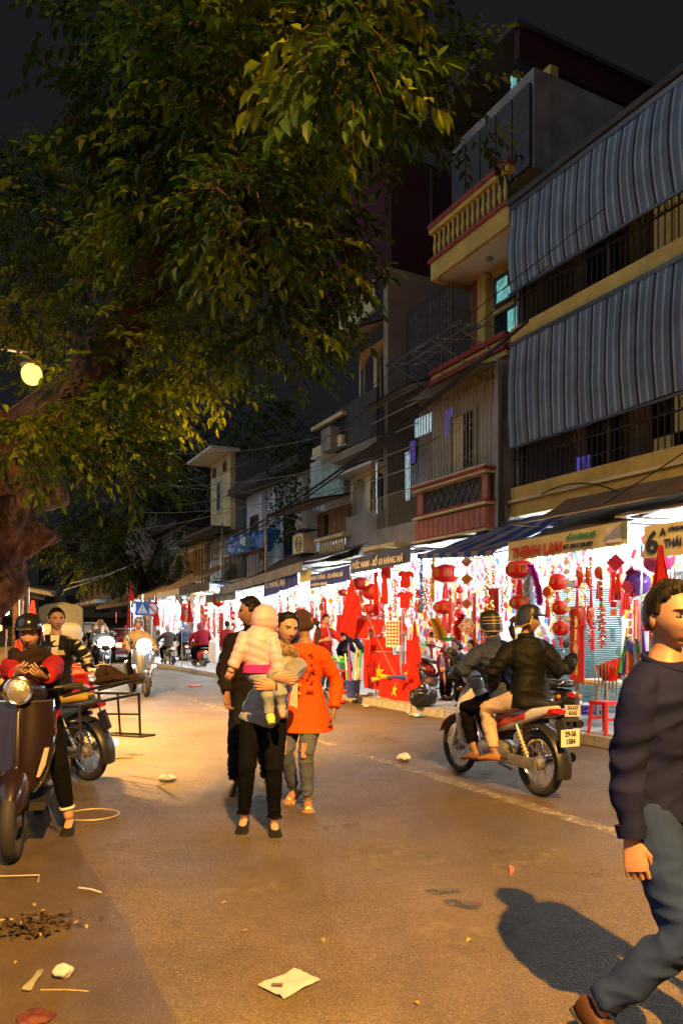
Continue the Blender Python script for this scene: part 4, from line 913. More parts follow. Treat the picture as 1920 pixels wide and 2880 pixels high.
    MB().sections([((0, -.02, .42), (.1, 0, 0), (0, 0, .13), .7), ((0, -.12, .48), (.17, 0, 0), (0, 0, .19), .7), ((0, -.4, .5), (.2, 0, 0), (0, 0, .2), .75), ((0, -.68, .53), (.17, 0, 0), (0, 0, .17), .75), ((0, -.85, .58), (.1, 0, 0), (0, 0, .1), .8), ((0, -.9, .6), (.03, 0, 0), (0, 0, .04), .9)], 22).build('rear_body', body, t)
    MB().sections([((0, .0, .72), (.07, 0, 0), (0, 0, .03), .8), ((0, -.15, .75), (.14, 0, 0), (0, 0, .05), .6), ((0, -.45, .77), (.145, 0, 0), (0, 0, .05), .6), ((0, -.7, .77), (.11, 0, 0), (0, 0, .045), .7), ((0, -.78, .75), (.04, 0, 0), (0, 0, .02), .8)], 18).build('seat', seatm, t)
    MB().tube([(-.1, -.72, .76), (-.09, -.88, .8), (.09, -.88, .8), (.1, -.72, .76)], .012, 6).build('grab_rail', CHROME, t)
    MB().sections([((0, -.86, .64), (.06, 0, 0), (0, 0, .045), .7), ((0, -.91, .64), (.055, 0, 0), (0, 0, .04), .7), ((0, -.935, .64), (.03, 0, 0), (0, 0, .02), .8)], 14).build('tail_light', tail, t)
    for s in (-1, 1): MB().ball((s*.13, -.8, .62), (.03, .03, .03), 8, 6).build('indicator', AMBER, t)
    MB().box((0, -.87, .45), (.16, .03, .26), Matrix.Rotation(R(-15), 3, 'X')).build('mudguard', BLACKP, t, False)
    plate(t, (0, -.925, plate_z), None, lines)
    MB().tube([(.12, -.3, .2), (.15, -.75, .28)], [.03, .05], 12).build('exhaust', BLACKM, t)
    MB().sections([((-.05, -.3, .25), (.05, 0, 0), (0, 0, .07), .7), ((-.06, -.62, .24), (.05, 0, 0), (0, 0, .07), .7)], 10).build('engine', ENGINE, t)
    MB().tube([(-.1, -.05, .22), (-.2, 0, .01)], .011, 6).build('kickstand', BLACKM, t)
    return t
def spot(parent, loc, power, rot, ang=60, col=(1, .95, .85)):
    o = lamp('headlight_beam', loc, power, col, .05, parent, 'SPOT', spot_size=R(ang), spot_blend=.6); o.rotation_euler = rot; return o
# ------------------------------------------------------------------ the people and vehicles in the street
def w2l(loc, rz, h=1.65):
    M = Matrix.Rotation(-rz, 3, 'Z'); k = h/1.65
    return lambda p: (M @ (V(p)-V((loc[0], loc[1], 0))))/k
BLACKC = mat('black_cloth', (.004, .004, .005), .9, 0, .15, vs=7, bump=.25, bs=180, spec=.06, bd=.003); NAVY = cloth('navy_jersey', (.006, .008, .038)); JEANS = cloth('dark_jeans', (.013, .026, .09), .85, .3, 260); BLUEJ = cloth('blue_jeans', (.05, .08, .15), .85, .3, 260)
def vest(T, m, g, lo, hi, name='vest', vox=.01, extra=None, disp=.004):
    k = T['k']; q = MB(); pel, lean = T['pel'], T['lean']
    pr = [(-.08, .16, .115), (.0, .16, .115), (.1, .15, .105), (.18, .14, .1), (.30, .155, .115), (.40, .165, .118), (.47, .15, .1), (.51, .12, .09)]
    ss = [ring(pel+lean*(a*k), lean, rx*k+g, ry*k+g, T['sfw']) for a, rx, ry in pr if lo <= a <= hi]
    q.sections(ss, 20)
    if extra: extra(q)
    return remesh(q, name, m, vox, T['root'], 3, lambda c: disp*noise.noise(V((c.x*9, c.y*9, c.z*20))))
# --- foreground man, walking past on the right
h = 1.59; loc = (1.11, 2.62); rz = rz_of(.66, -.75); L = w2l(loc, rz, h)
T = person('man in navy sweater and dark jeans striding past at the right edge', loc, rz, dict(
    pelvis=(0, 0, .85), lean=(0, .05, 1), yaw=R(-22), pitch=R(-2), gaze=(.7, 0), eye_open=.75,
    wrist_r=L((.955, 2.46, .74)), elbow_r=(0, -1, 0), hand_r=dict(dir=(.05, .2, -1), palm=(-.85, -.35, 0), curl=.95, tin=.45),
    wrist_l=L((1.42, 2.38, .86)), ankle_r=L((.86, 2.5, .17)), knee_r=(-.3, 1, .1), foot_r=(.1, .9, -.5), ankle_l=L((1.34, 2.3, .085)), knee_l=(0, 1, 0)),
    dict(skin=SKIN, hair='short', hairth=.014, top=dict(m=NAVY, name='sweater', g=.018, sg=.013, hem=-.03, cuff=.92, fold=.01), trousers=dict(m=JEANS, g=.016, fold=.012, end=.95), shoes=dict(m=cloth('brown_leather', (.045, .02, .012), .5), h=.04, sole=RUBBER)), h, .009)
MBk = MB().sections([ring(T['J']['r'][2]-(T['J']['r'][2]-T['J']['r'][1])*.2, T['J']['r'][2]-T['J']['r'][1], .05, .05), ring(T['J']['r'][2]-(T['J']['r'][2]-T['J']['r'][1])*.02, T['J']['r'][2]-T['J']['r'][1], .043, .043)], 18).build('cuff', NAVY, T['root'])
q = MB().tube([T['neck']+T['sside']*(.088*math.cos(a))+T['sfw']*(.082*math.sin(a)+.012)+V((0, 0, -.012-.028*math.sin(a))) for a in [2*math.pi*i/24 for i in range(24)]], .011, 8, closed=True); q.build('neckline', NAVY, T['root'])
MB().box(T['pel']+T['lean']*.17+T['sfw']*.131+T['sside']*.06, (.022, .004, .006)).build('logo_tag', WHITEP, T['root'], False)
# --- mother carrying a child
h = 1.57; loc = (-.56, 5.42); rz = rz_of(.08, -1); L = w2l(loc, rz, h)
PUFF = mat('grey_green_puffer', (.25, .25, .235), .45, 0, .12, vs=9, bump=.2, bs=90)
T = person('mother in grey puffer jacket carrying a child down the middle of the road', loc, rz, dict(
    pelvis=(0, 0, .855), lean=(-.28, -.05, 1), yaw=R(24), pitch=R(-6), roll=R(-6), gaze=(.5, 0), eye_open=.85,
    wrist_r=L((-.43, 4.98, 1.11)), elbow_r=(1, -.2, -.4), hand_r=dict(dir=(-1, .25, -.1), palm=(0, -1, .3), curl=.5),
    wrist_l=L((-.45, 4.95, 1.045)), elbow_l=(-1, -.2, -.5), hand_l=dict(dir=(1, .15, .08), palm=(0, -1, .1), curl=.45),
    ankle_r=L((-.70, 5.36, .10)), foot_r=(.12, 1, -.32), ankle_l=L((-.475, 5.28, .09)), foot_l=(-.12, 1, -.28), knee_r=(0, 1, 0), knee_l=(0, 1, 0)),
    dict(skin=SKIN2, hair='long', hairth=.014, top=dict(m=PUFF, name='puffer_jacket', g=.026, sg=.024, hem=-.075, hemr=(.155, .115), cuff=.95, fold=.008, quilt=.007, qs=.085, collar=.02), trousers=dict(m=BLACKC, g=.006, end=.93, fold=.005), shoes=dict(m=cloth('black_flats', (.014, .014, .014), .45), h=.004)), h, .009, sex='f')
q = MB()
for i in range(16):
    a = math.pi*(1.0+1.05*i/15)+.0; q.ball(T['neck']+T['sside']*(.105*math.cos(a+2.2))+T['sfw']*(.095*math.sin(a+2.2))+V((0, 0, .0+.012*math.sin(i*2))), .04, 8, 6)
FUR = mat('tan_fur', (.3, .2, .12), .95, 0, .4, vs=40, bump=1, bs=60)
fur = remesh(q, 'fur_collar', FUR, .012, T['root'], 2, lambda c: .012*noise.noise(c*70))
q = MB()
for v in list(fur.data.vertices)[::2]:
    d = (v.normal+V((random.uniform(-.5, .5), random.uniform(-.5, .5), random.uniform(-.6, .3)))).normalized(); q.tube([v.co, v.co+d*random.uniform(.012, .026)], [.0022, .0004], 3, False)
f2 = q.build('fur_hair', FUR, fur); f2['kind'] = 'stuff'
q = MB()
for i in range(26):          # loose hair to the shoulder and across the forehead
    s = random.uniform(-.075, .075); y0 = random.uniform(-.09, -.03)
    q.tube([T['HM'] @ V((s, y0, .11)), T['HM'] @ V((math.copysign(.088, s), y0*.6-.01, .02)), T['HM'] @ V((math.copysign(.085, s), y0*.5-.01, -.08)), T['HM'] @ V((s*1.05, y0*.4-.03, -.17))], [.01, .011, .01, .003], 5)
q.build('loose_hair', HAIRM, T['root'])
for c in 'rl':
    J = T['J'][c]; kn, an = J[4], J[5]; e_ = kn+(an-kn)*.93; q = MB()
    for i in range(26):
        a = 2*math.pi*i/26; p = e_+V((.052*math.cos(a), .052*math.sin(a), .004)); q.tube([p, p+V((random.uniform(-.006, .006), random.uniform(-.006, .006), -.024))], [.0035, .001], 3, False)
    q.build('frayed_hem', BLACKC, T['trousers'])
wr = T['J']['l'][2]; el = T['J']['l'][1]; MB().torus((0, 0, 0), .031, .007, 'x', 20, 6).build('bracelet', mat('bead_bracelet', (.12, .08, .05), .4), T['root'], loc=wr).rotation_euler = (0, 0, R(10))
# --- the child on her arm, back to the viewer
PINK = mat('pink_puffer', (.58, .36, .42), .5, 0, .07, vs=8, bump=.2, bs=70)
t = thing('child', 'small child in hooded pink puffer jacket held on a woman’s arm'.replace('’', "'"), 'child', (-.56, 5.08, .76), 0)
O = V((-.525, 5.08, .76))
def c_(px, py, d): return P(px, py, d)-O
q = MB()
sp = [c_(742, 1893, 5.1), c_(740, 1850, 5.1), c_(738, 1800, 5.1), c_(745, 1770, 5.12), c_(752, 1755, 5.14)]
q.sections([ring(p, V((0, 0, 1)), rx, ry) for p, rx, ry in zip(sp, (.092, .104, .104, .085, .055), (.085, .095, .095, .08, .055))], 20)
la = [c_(706, 1785, 5.1), c_(690, 1830, 5.04), c_(668, 1878, 5.02)]; ra = [c_(775, 1785, 5.1), c_(788, 1840, 5.05), c_(800, 1900, 5.03)]
for a in (la, ra): q.tube(a, [.054, .05, .042], 14)
def qd(co):
    r = .004*noise.noise(co*12)
    val = co.z
    for a in (la, ra):
        ab = a[2]-a[0]; tt = (co-a[0]).dot(ab)/ab.length_squared
        if 0 < tt < 1.2 and (co-a[0]-ab*tt).length < .062: val = tt*ab.length
    return r+.005*(abs(math.sin((val+.03*math.sin(co.x*14))*math.pi/.06))-.72)
remesh(q, 'puffer_jacket', PINK, .008, t, 2, qd)
q = MB(); hcn = c_(760, 1748, 5.15); HMc = Matrix.Translation(hcn) @ Matrix.Rotation(R(-35), 4, 'Z') @ Matrix.Scale(.82, 4)
hb = MB(); hb.tube([sp[3], hcn], [.045, .04], 10); hb.sections([ring(p, V((0, 0, 1)), rx*.85, ry*.85) for p, rx, ry in zip(sp, (.09, .1, .1, .09, .05), (.08, .09, .09, .08, .05))], 14)
legs = [([c_(755, 1905, 5.06), c_(768, 1960, 5.02), c_(772, 2005, 5.03)], c_(779, 2036, 5.0)), ([c_(790, 1915, 5.05), c_(805, 1955, 5.0), c_(806, 1990, 5.02)], c_(810, 2020, 4.98))]
for pts, ft in legs:
    hb.tube(pts, [.045, .04, .032], 10); hb.tube([pts[2]+V((0, 0, .02)), (pts[2]+ft)/2, ft], [.028, .026, .016], 10)
for a in (la, ra): hb.tube([a[1], a[2], a[2]+(a[2]-a[1])*.25], [.03, .026, .026], 10)
me = remesh(hb, None, SKIN2, .008, smooth=2); b_ = MB(); b_.v = [tuple(v.co) for v in me.vertices]; b_.f = [list(p.vertices) for p in me.polygons]; b_.m = [0]*len(b_.f)
head_grid(b_, HMc, 40, 32)
for a in (la, ra): hand(b_, a[2]+(a[2]-a[1]).normalized()*.005, a[2]-a[1], V((0, 1, .2)), 1, .5, .3, .55)
b_.build('body', [SKIN2, LIPS], t)
def hood(p, d):
    n = V(d).normalized(); face = max(0, min(1, (d[1]-.45)/.2)); return p+n*((.03+.006*abs(math.sin(p.z*60)))*(1-face)-.012*face)
q = MB(); head_grid(q, HMc, 56, 44, (0, 0), hood); q.build('hood', PINK, t)
q = MB()
for pts, ft in legs: q.tube([pts[0]+V((0, 0, .06)), pts[0], pts[1], pts[2]], [.05, .054, .047, .037], 14)
q.ball(c_(748, 1900, 5.1), (.105, .09, .07), 16, 10)
remesh(q, 'trousers', cloth('grey_blue_fleece', (.25, .27, .3)), .008, t, 2, lambda c: .004*noise.noise(c*25))
MB().sections([ring(c_(742, 1868, 5.1), V((0, 0, 1)), .106, .092), ring(c_(742, 1890, 5.1), V((0, 0, 1)), .112, .1)], 18).build('shirt_hem', cloth('magenta_cloth', (.6, .03, .25)), t)
pts, ft = legs[0]; MB().sections([ring(pts[2]+(ft-pts[2])*.2, ft-pts[2], .03, .034), ring((pts[2]+ft)/2, ft-pts[2], .032, .04), ring(ft, ft-pts[2], .022, .026)], 14).build('sock', cloth('yellow_check_sock', (.55, .5, .12)), t)
# --- woman in the orange coat
h = 1.58; loc = (-.295, 6.12); rz = rz_of(-.35, -.94); L = w2l(loc, rz, h)
ORANGE = cloth('orange_wool', (.66, .085, .01), .9, .5, 110)
T = person('woman in long orange coat and ripped jeans with a ponytail', loc, rz, dict(
    pelvis=(0, 0, .86), lean=(0, .02, 1), yaw=R(-98), pitch=R(-4), gaze=(0, 0),
    wrist_l=L((-.06, 6.02, .80)), elbow_l=(-.4, -1, 0), hand_l=dict(dir=(0, .1, -1), palm=(.8, .3, 0), curl=.5),
    wrist_r=L((-.56, 6.05, .82)), ankle_l=L((-.27, 5.98, .085)), foot_l=(-.45, .9, -.22), ankle_r=L((-.40, 6.2, .12)), foot_r=(.1, 1, -.4), knee_l=(0, 1, 0), knee_r=(0, 1, 0)),
    dict(skin=SKIN, hair='pony', hairmat=HAIRB, hairth=.013, top=dict(m=ORANGE, name='coat', g=.02, sg=.018, hem=-.22, hemr=(.225, .2), cuff=.97, fold=.004, smooth=3), trousers=dict(m=cloth('faded_jeans', (.085, .1, .15), .85, .4, 240), g=.008, end=.93, fold=.006)), h, .009, sex='f')
pel, lean, sf, ss_ = T['pel'], T['lean'], T['sfw'], T['sside']
q = MB()      # dark appliqué blooms down the front
for i in range(26):
    a = random.uniform(.1, .42); s = random.uniform(.02, .13); q.ball(pel+lean*a-ss_*s+sf*(.125-.35*s*s*3), (.011, .004, .008), 7, 5)
q.build('applique', cloth('dark_orange_applique', (.3, .03, .008)), T['top'])['kind'] = 'stuff'
q = MB().sheet(lambda a, b: pel+lean*(.40-.42*a)+ss_*(.012+.075*b*(.4+.6*a))+sf*(.129-.02*b+.004*math.sin(a*9)), 12, 4, .012); q.build('blouse', cloth('white_blouse', (.7, .62, .45)), T['root'])
for i in range(3): MB().ball(pel+lean*(.1+.07*i)-ss_*.012+sf*.142, .011, 8, 6).build('button', GOLD, T['top'])
for c, dz in (('l', .0), ('r', .02)):
    J = T['J'][c]; kn = J[4]; f_ = sf
    MB().sections([ring(kn+V((0, 0, .08+dz))+f_*.022, V((0, 0, 1)), .026, .05), ring(kn+V((0, 0, -.03+dz))+f_*.02, V((0, 0, 1)), .03, .052)], 10).build('rip', SKIN2, T['trousers'])
    heel, fd, fu, fs_ = J[6:]
    s_ = MB().sections([(heel-fd*.03-fu*.03, fs_*.03, fu*.008, .6), (heel+fd*.06-fu*.032, fs_*.038, fu*.008, .6), (heel+fd*.16-fu*.034, fs_*.05, fu*.008, .6), (heel+fd*.22-fu*.034, fs_*.03, fu*.008, .6)], 12).build('sandal', cloth('tan_leather', (.3, .17, .06), .5), T['root'])
    MB().tube([heel+fd*.15+fs_*.05-fu*.02, heel+fd*.14+fu*.02, heel+fd*.15-fs_*.05-fu*.02], .006, 6).tube([heel+fs_*.04+fu*.01, heel+fd*.06+fu*.05, heel-fs_*.04+fu*.01], .005, 6).build('strap', GOLD, s_)
# --- man in black just behind
h = 1.70; loc = (-.80, 6.72); rz = rz_of(.05, -1); L = w2l(loc, rz, h)
T = person('man in black jacket and tracksuit walking just behind the mother', loc, rz, dict(
    pelvis=(0, 0, .86), lean=(0, .03, 1), yaw=R(-72), pitch=R(-2), gaze=(-.3, 0),
    wrist_r=L((-.985, 6.45, .89)), elbow_r=(.6, -1, 0), hand_r=dict(dir=(0, .25, -1), palm=(-.6, .4, 0), curl=.75), wrist_l=L((-.55, 6.6, .9)),
    ankle_r=L((-.93, 6.55, .12)), foot_r=(.3, .9, -.35), ankle_l=L((-.68, 6.9, .085)), knee_r=(0, 1, 0), knee_l=(0, 1, 0)),
    dict(skin=SKIN, hair='short', hairth=.024, top=dict(m=cloth('black_brown_jacket', (.014, .01, .009)), g=.03, sg=.026, hem=-.06, cuff=.96, fold=.012, collar=.03), trousers=dict(m=cloth('black_tracksuit', (.006, .007, .01), .7), g=.022, end=.95, fold=.014), shoes=dict(m=BLACKP, h=.03, sole=mat('yellow_sole', (.5, .4, .05), .6))), h, .009)
w_ = T['J']['r'][2]; MB().tube([w_+V((.01, .05, -.12)), w_+V((.015, .085, -.15))], .004, 6).build('cigarette', WHITEP, T['root'])
J = T['J']['r']
MB().tube([J[3]+V((.11, 0, 0)), J[4]+V((.078, .0, 0)), J[5]+V((.062, 0, .03))], .005, 4).build('side_stripe', WHITEP, T['trousers'])
# --- riders' motorbike
PW = paint('pearl_white_paint', (.6, .55, .52)); PR = paint('red_bike_paint', (.45, .03, .03)); YSP = mat('yellow_spring', (.7, .42, .05), .4, .2)
rb = underbone('motorbike', 'white and red motorbike carrying two riders up the street', (1.45, 7.0), rz_of(-.42, .907), PW, accent=PR, lines=('29-S6', '1584'), stand=False)
for o in rb.children:
    if o.name.startswith('spring'): o.data.materials[0] = YSP
h = 1.66; loc = (1.45, 7.0); rz = rz_of(-.42, .907)
person('motorbike driver in blue jacket and black trousers, bowed over the bars', loc, rz, dict(pelvis=(0, -.16, .82), lean=(0, .42, 1), yaw=0, pitch=R(-2),
    wrist_r=(.3, .24, 1.03), wrist_l=(-.3, .24, 1.03), elbow_r=(1, -.2, -.7), elbow_l=(-1, -.2, -.7), hand_r=dict(dir=(-.25, 1, -.2), palm=(0, 0, -1), curl=1.2), hand_l=dict(dir=(.25, 1, -.2), palm=(0, 0, -1), curl=1.2),
    ankle_r=(.2, .06, .31), ankle_l=(-.2, .06, .31), knee_r=(.25, 1, .4), knee_l=(-.25, 1, .4), foot_r=(.1, 1, -.1), foot_l=(-.1, 1, -.1)),
    dict(skin=SKIN3, hair='short', helmet=dict(m=BLACKP, accent=GOLD, brim=.05, goggles=True), top=dict(m=cloth('slate_blue_jacket', (.03, .04, .075), .6), g=.03, sg=.028, hem=-.05, fold=.014, collar=.03), trousers=dict(m=BLACKC, g=.014, end=.82, fold=.012), shoes=dict(m=cloth('brown_sandal', (.2, .09, .05), .6), h=.0)), h, .011)
L = w2l(loc, rz, 1.6)
person('passenger in black jacket and beige trousers on the moving motorbike', loc, rz, dict(pelvis=(0, -.50, .88), lean=(.0, .1, 1), yaw=R(-112), pitch=R(0), twist=R(-25),
    wrist_r=L((2.06, 6.62, 1.2)), elbow_r=(.6, -.8, -1), hand_r=dict(dir=(.6, .2, 1), palm=(-.5, .6, 0), curl=.9), wrist_l=(-.17, -.18, .98), elbow_l=(-1, -.4, -.3), hand_l=dict(dir=(.3, 1, 0), palm=(1, 0, 0), curl=.9),
    ankle_r=(.22, -.26, .36), ankle_l=(-.22, -.26, .36), knee_r=(.3, 1, .5), knee_l=(-.3, 1, .5), foot_r=(.15, 1, -.1), foot_l=(-.15, 1, -.1)),
    dict(skin=SKIN, hair='pony', helmet=dict(m=BLACKP, accent=GOLD, brim=.085), top=dict(m=cloth('black_nylon', (.007, .007, .007), .6), g=.036, sg=.03, hem=-.10, fold=.014, collar=.02), trousers=dict(m=cloth('beige_trousers', (.5, .38, .28)), g=.012, end=.93, fold=.008), shoes=dict(m=cloth('tan_shoe', (.4, .17, .05), .5), h=.004)), 1.6, .011, sex='f')
# --- parked scooter showing its plate
sc2 = scooter('scooter', 'black scooter with number plate 30-H7 6542 beyond the riders', G(1614, 2095)+S(.6, .15), rz_of(-.02, 1), paint('black_scooter_paint', (.015, .015, .018)), lines=('30-H7', '6542'), plate_z=.46)
# --- maroon motorbike by the flag stand
underbone('motorbike', 'maroon motorbike parked on the pavement beside the flag stand', S(11.95, 8.0), rz_of(.45, -.9), paint('maroon_bike_paint', (.16, .012, .02)), accent=paint('grey_bike_paint', (.3, .3, .32)), spokes=False, z=.12, lean=R(-8))
# --- big scooter at left with the woman looking at her phone
sc = scooter('scooter', 'dark violet scooter with round chrome-rimmed headlamp parked at left', (-2.2, 5.24), rz_of(.26, -.97), mat('dark_violet_paint', (.014, .007, .012), .3, 0, .1, vs=5, coat=.3), mirrors=(1,)); sc.scale = (1.01, 1.01, 1.05)
h = 1.58; loc = (-2.17, 5.2); rz = rz_of(.2, -.98); L = w2l(loc, rz, h)
WINE = cloth('wine_red_knit', (.3, .015, .018), .9, .5, 140)
T = person('woman in red sweater, dark scarf and helmet reading her phone astride the scooter', loc, rz, dict(pelvis=(0, -.30, .80), lean=(.06, .16, 1), yaw=R(2), pitch=R(-12), eye_open=.3,
    wrist_r=L((-2.12, 4.9, 1.13)), wrist_l=L((-1.95, 4.93, 1.12)), elbow_r=(1, -.6, -.5), elbow_l=(-1, -.6, -.5), hand_r=dict(dir=(-.5, .8, .35), palm=(-.6, -.2, .7), curl=.7), hand_l=dict(dir=(.5, .8, .35), palm=(.6, -.2, .7), curl=.7),
    ankle_l=L((-1.93, 5.3, .1)), ankle_r=L((-2.33, 5.3, .12)), knee_l=(-.2, 1, .1), knee_r=(.3, 1, .1), foot_l=(0, 1, -.3), foot_r=(0, 1, -.25)),
    dict(skin=SKIN2, hair='long', hairth=.013, helmet=dict(m=mat('black_helmet', (.012, .012, .014), .2, 0, .1, coat=.6), accent=mat('brown_trim', (.22, .08, .03), .5), brim=.012, full=True), top=dict(m=WINE, name='sweater', g=.024, sg=.03, hem=-.05, cuff=.93, fold=.006), trousers=dict(m=BLACKC, g=.01, end=.8, fold=.006), shoes=dict(m=cloth('black_flats', (.014, .014, .014), .45), h=.004)), h, .009, sex='f')
DKB = cloth('dark_brown_knit', (.022, .014, .012), .95, .5, 120)
vest(T, DKB, .032, .05, .52, 'scarf_front', .01, lambda q: [q.tube([T['neck']+V((.11*math.cos(a), .11*math.sin(a)+.02, -.045+.02*math.sin(a*3+i)+.03*i)) for a in [2*math.pi*j/18 for j in range(18)]], .045, 10, closed=True) for i in range(2)], .008)
for c in 'rl':
    e_ = T['J'][c][4]+(T['J'][c][5]-T['J'][c][4])*.8; dd = T['J'][c][5]-T['J'][c][4]
    MB().sections([ring(e_-dd*.025, dd, .053, .053), ring(e_+dd*.015, dd, .052, .052)], 16).build('trouser_cuff', WHITEP, T['trousers'])
ph = MB().box((0, 0, 0), (.15, .075, .009)).build('phone', BLACKP, None, False, loc=P(103, 1885, 4.9)); ph.rotation_euler = (R(-38), 0, R(3)); tag(ph, "slim black phone in the helmeted woman's hands", 'phone')
MB().box((0, 0, .0055), (.135, .064, .001)).build('screen', mat('phone_screen', (.4, .5, .6), .1, 0, 0, emit=.6, ecol=(.7, .8, 1)), ph, False)
# --- loaded-rack motorbike behind her
hx, hy = -.84, .545; rc = G(250, 2195); c0 = rc+V((hx, hy, 0))*.61
YSEAT = mat('yellow_vinyl', (.5, .33, .03), .45, 0, .15, vs=9)
rk = underbone('motorbike', 'old blue motorbike with yellow seat and steel luggage racks', (c0.x, c0.y), rz_of(hx, hy), paint('faded_blue_paint', (.05, .09, .14)), YSEAT, lines=None, lean=R(-5))
q = MB()
for s in (-1, 1):
    x = s*.34
    q.tube([(s*.12, -.35, .78), (x, -.4, .78), (x, -1.0, .8), (s*.12, -1.0, .8)], .014, 6)
    q.tube([(x, -.42, .78), (x, -.42, .36), (x, -.98, .38), (x, -1.0, .8)], .014, 6); q.tube([(x, -.42, .57), (x, -.99, .6)], .011, 5); q.tube([(x, -.7, .79), (x, -.7, .37)], .011, 5)
    q.tube([(x, -.98, .38), (s*.52, -.98, .36), (s*.52, -.45, .34), (x, -.42, .36)], .013, 6); q.tube([(s*.1, -.5, .3), (x, -.5, .36)], .01, 6)
q.tube([(-.2, -.6, .84), (-.2, -1.25, .98)], .013, 5); q.tube([(.2, -.6, .84), (.2, -1.25, .98)], .013, 5); q.tube([(-.2, -1.25, .98), (.2, -1.25, .98)], .013, 5); q.tube([(-.34, -1.0, .8), (.34, -1.0, .8)], .014, 6)
q.build('luggage_rack', IRON, rk)
MB().tube([(-.1, -.5, .3), (-.24, -.62, .01)], .014, 6).build('side_stand', RUST, rk)
q = MB(); q.box((0, 0, 0), (.3, .34, .04)).box((.03, .06, .05), (.24, .2, .08), Matrix.Rotation(.4, 3, 'Y'))
bag = remesh(q, 'sack', cloth('brown_sacking', (.05, .025, .015), .95, .6, 60), .015, None, 2, lambda c: 0.018*noise.noise(c*11)); bag.location = rk.matrix_basis @ V((0, -1.08, .985)); bag.rotation_euler = (R(-10), 0, rz_of(hx, hy)); tag(bag, 'crumpled dark brown sack tied on the rear luggage rack', 'sack')
hoop = MB().torus((0, 0, .012), .2, .006, 'z', 40, 6).build('wire_hoop', mat('pale_wire', (.45, .35, .2), .5, .2), None, loc=G(260, 2295)); hoop.scale = (1, .9, 1); tag(hoop, 'pale wire hoop lying on the gutter near the scooter', 'hoop')
# --- young man standing behind, red motorbike beside him
underbone('motorbike', 'red motorbike standing beside the young man in the dark jacket', (-3.05, 8.7), rz_of(-.3, .95), paint('bright_red_bike_paint', (.5, .02, .02)), lines=('30-K5', '2217'))
h = 1.65; loc = (-3.07, 8.05); rz = rz_of(.25, -.97); L = w2l(loc, rz, h)
T = person('young man in dark jacket and white shirt standing behind the helmeted woman', loc, rz, dict(yaw=R(18), wrist_l=L((-2.62, 7.75, 1.03)), elbow_l=(-1, -.5, -.5), hand_l=dict(dir=(-.6, .6, -.1), palm=(0, 0, -1), curl=.5), gaze=(.4, 0)),
    dict(skin=SKIN2, hair='short', hairth=.012, top=dict(m=cloth('black_bomber', (.01, .009, .009), .6), g=.026, sg=.024, hem=-.05, fold=.012), trousers=dict(m=BLACKC, g=.014), shoes=dict(m=BLACKP, sole=RUBBER)), h, .012)
q = MB().sheet(lambda a, b: T['pel']+T['lean']*(.52-.36*a)+T['sside']*((b-.5)*.09*(1-a*.6))+T['sfw']*(.09+.05*math.sin(min(1, a*1.6)*1.57)), 10, 4, .01); q.build('shirt', cloth('white_shirt', (.7, .66, .58)), T['root'])
MB().sheet(lambda a, b: T['pel']+T['lean']*(.36-.05*b)-T['sside']*(.02+.14*a)+T['sfw']*(.145-.1*a*a), 8, 2, .008).build('chest_panel', cloth('cream_panel', (.6, .5, .3)), T['top'])
# --- oncoming traffic
DN = rz_of(.456, -.89); UP = rz_of(-.456, .89)
def rider(label, loc, rz, top, trm, helm, sk=SKIN3, py=-.2, pz=.84, lean=.2, seatx=0, hold=True, ped=(.06, .31), group='riders in the far traffic'):
    w = dict(wrist_r=(.3, .24, 1.02), wrist_l=(-.3, .24, 1.02)) if hold else dict(wrist_r=(.15, py+.35, 1.0), wrist_l=(-.15, py+.35, 1.0))
    return person(label, loc, rz, dict(pelvis=(0, py, pz), lean=(0, lean, 1), elbow_r=(1, -.3, -.6), elbow_l=(-1, -.3, -.6), ankle_r=(.2, py+.24, ped[1]), ankle_l=(-.2, py+.24, ped[1]), knee_r=(.35, 1, .4), knee_l=(-.35, 1, .4), hand_r=dict(dir=(0, 1, 0), palm=(0, 0, -1), curl=1), hand_l=dict(dir=(0, 1, 0), palm=(0, 0, -1), curl=1), **w),
        dict(skin=sk, hair='short', helmet=helm, top=dict(m=top, g=.03, sg=.028, hem=-.06, fold=.01), trousers=dict(m=trm, g=.014), shoes=dict(m=BLACKP)), 1.66, .02, group=group, detail=0)
p = G(410, 1960)+V((-.3, .6, 0))
s1 = scooter('scooter', 'dark scooter with lit headlamp riding toward the viewer, nearest of the oncoming', p, DN, paint('dark_grey_paint', (.04, .045, .05)), head=HEADLIT, group='oncoming motorbikes'); s1.scale = (1.1,)*3
for s in (-1, 1): s1_l = MB().ball((s*.2, .47, .6), (.035, .03, .025), 10, 6).build('running_light', mat('running_light', (1, 1, .9), .3, 0, 0, emit=8, ecol=(1, 1, .95)), s1)
MB().ball((0, .45, .99), (.15, .03, .15), 16, 10).build('glare_disc', HEADLIT, s1)  # glowing disc added over the headlight to imitate its glare
spot(s1, (0, .55, .99), 60, (R(78), 0, 0), 70)
rider('rider in tan jacket and blue helmet on the nearest oncoming scooter', p, DN, cloth('tan_jacket', (.22, .15, .07)), BLACKC, dict(m=paint('blue_helmet', (.08, .12, .2)), full=True, brim=.06), py=-.22, pz=.9)
p = G(300, 1905)+V((-.3, .6, 0))
s2 = underbone('motorbike', 'motorbike with dazzling headlamp riding beside the vans', p, DN, paint('dark_bike_paint', (.03, .03, .035)), head=mat('bright_headlamp', (1, 1, .9), .2, 0, 0, emit=90, ecol=(1, 1, .88)), group='oncoming motorbikes', stand=False); s2.scale = (1.1,)*3
MB().sections([((0, .47, .96), (.22, 0, 0), (0, .02, .15), .7), ((0, .52, .94), (.19, 0, 0), (0, .01, .13), .7)], 16).build('glare_disc', _M['bright_headlamp'], s2)  # oversized glowing piece added for the glare around the headlamp
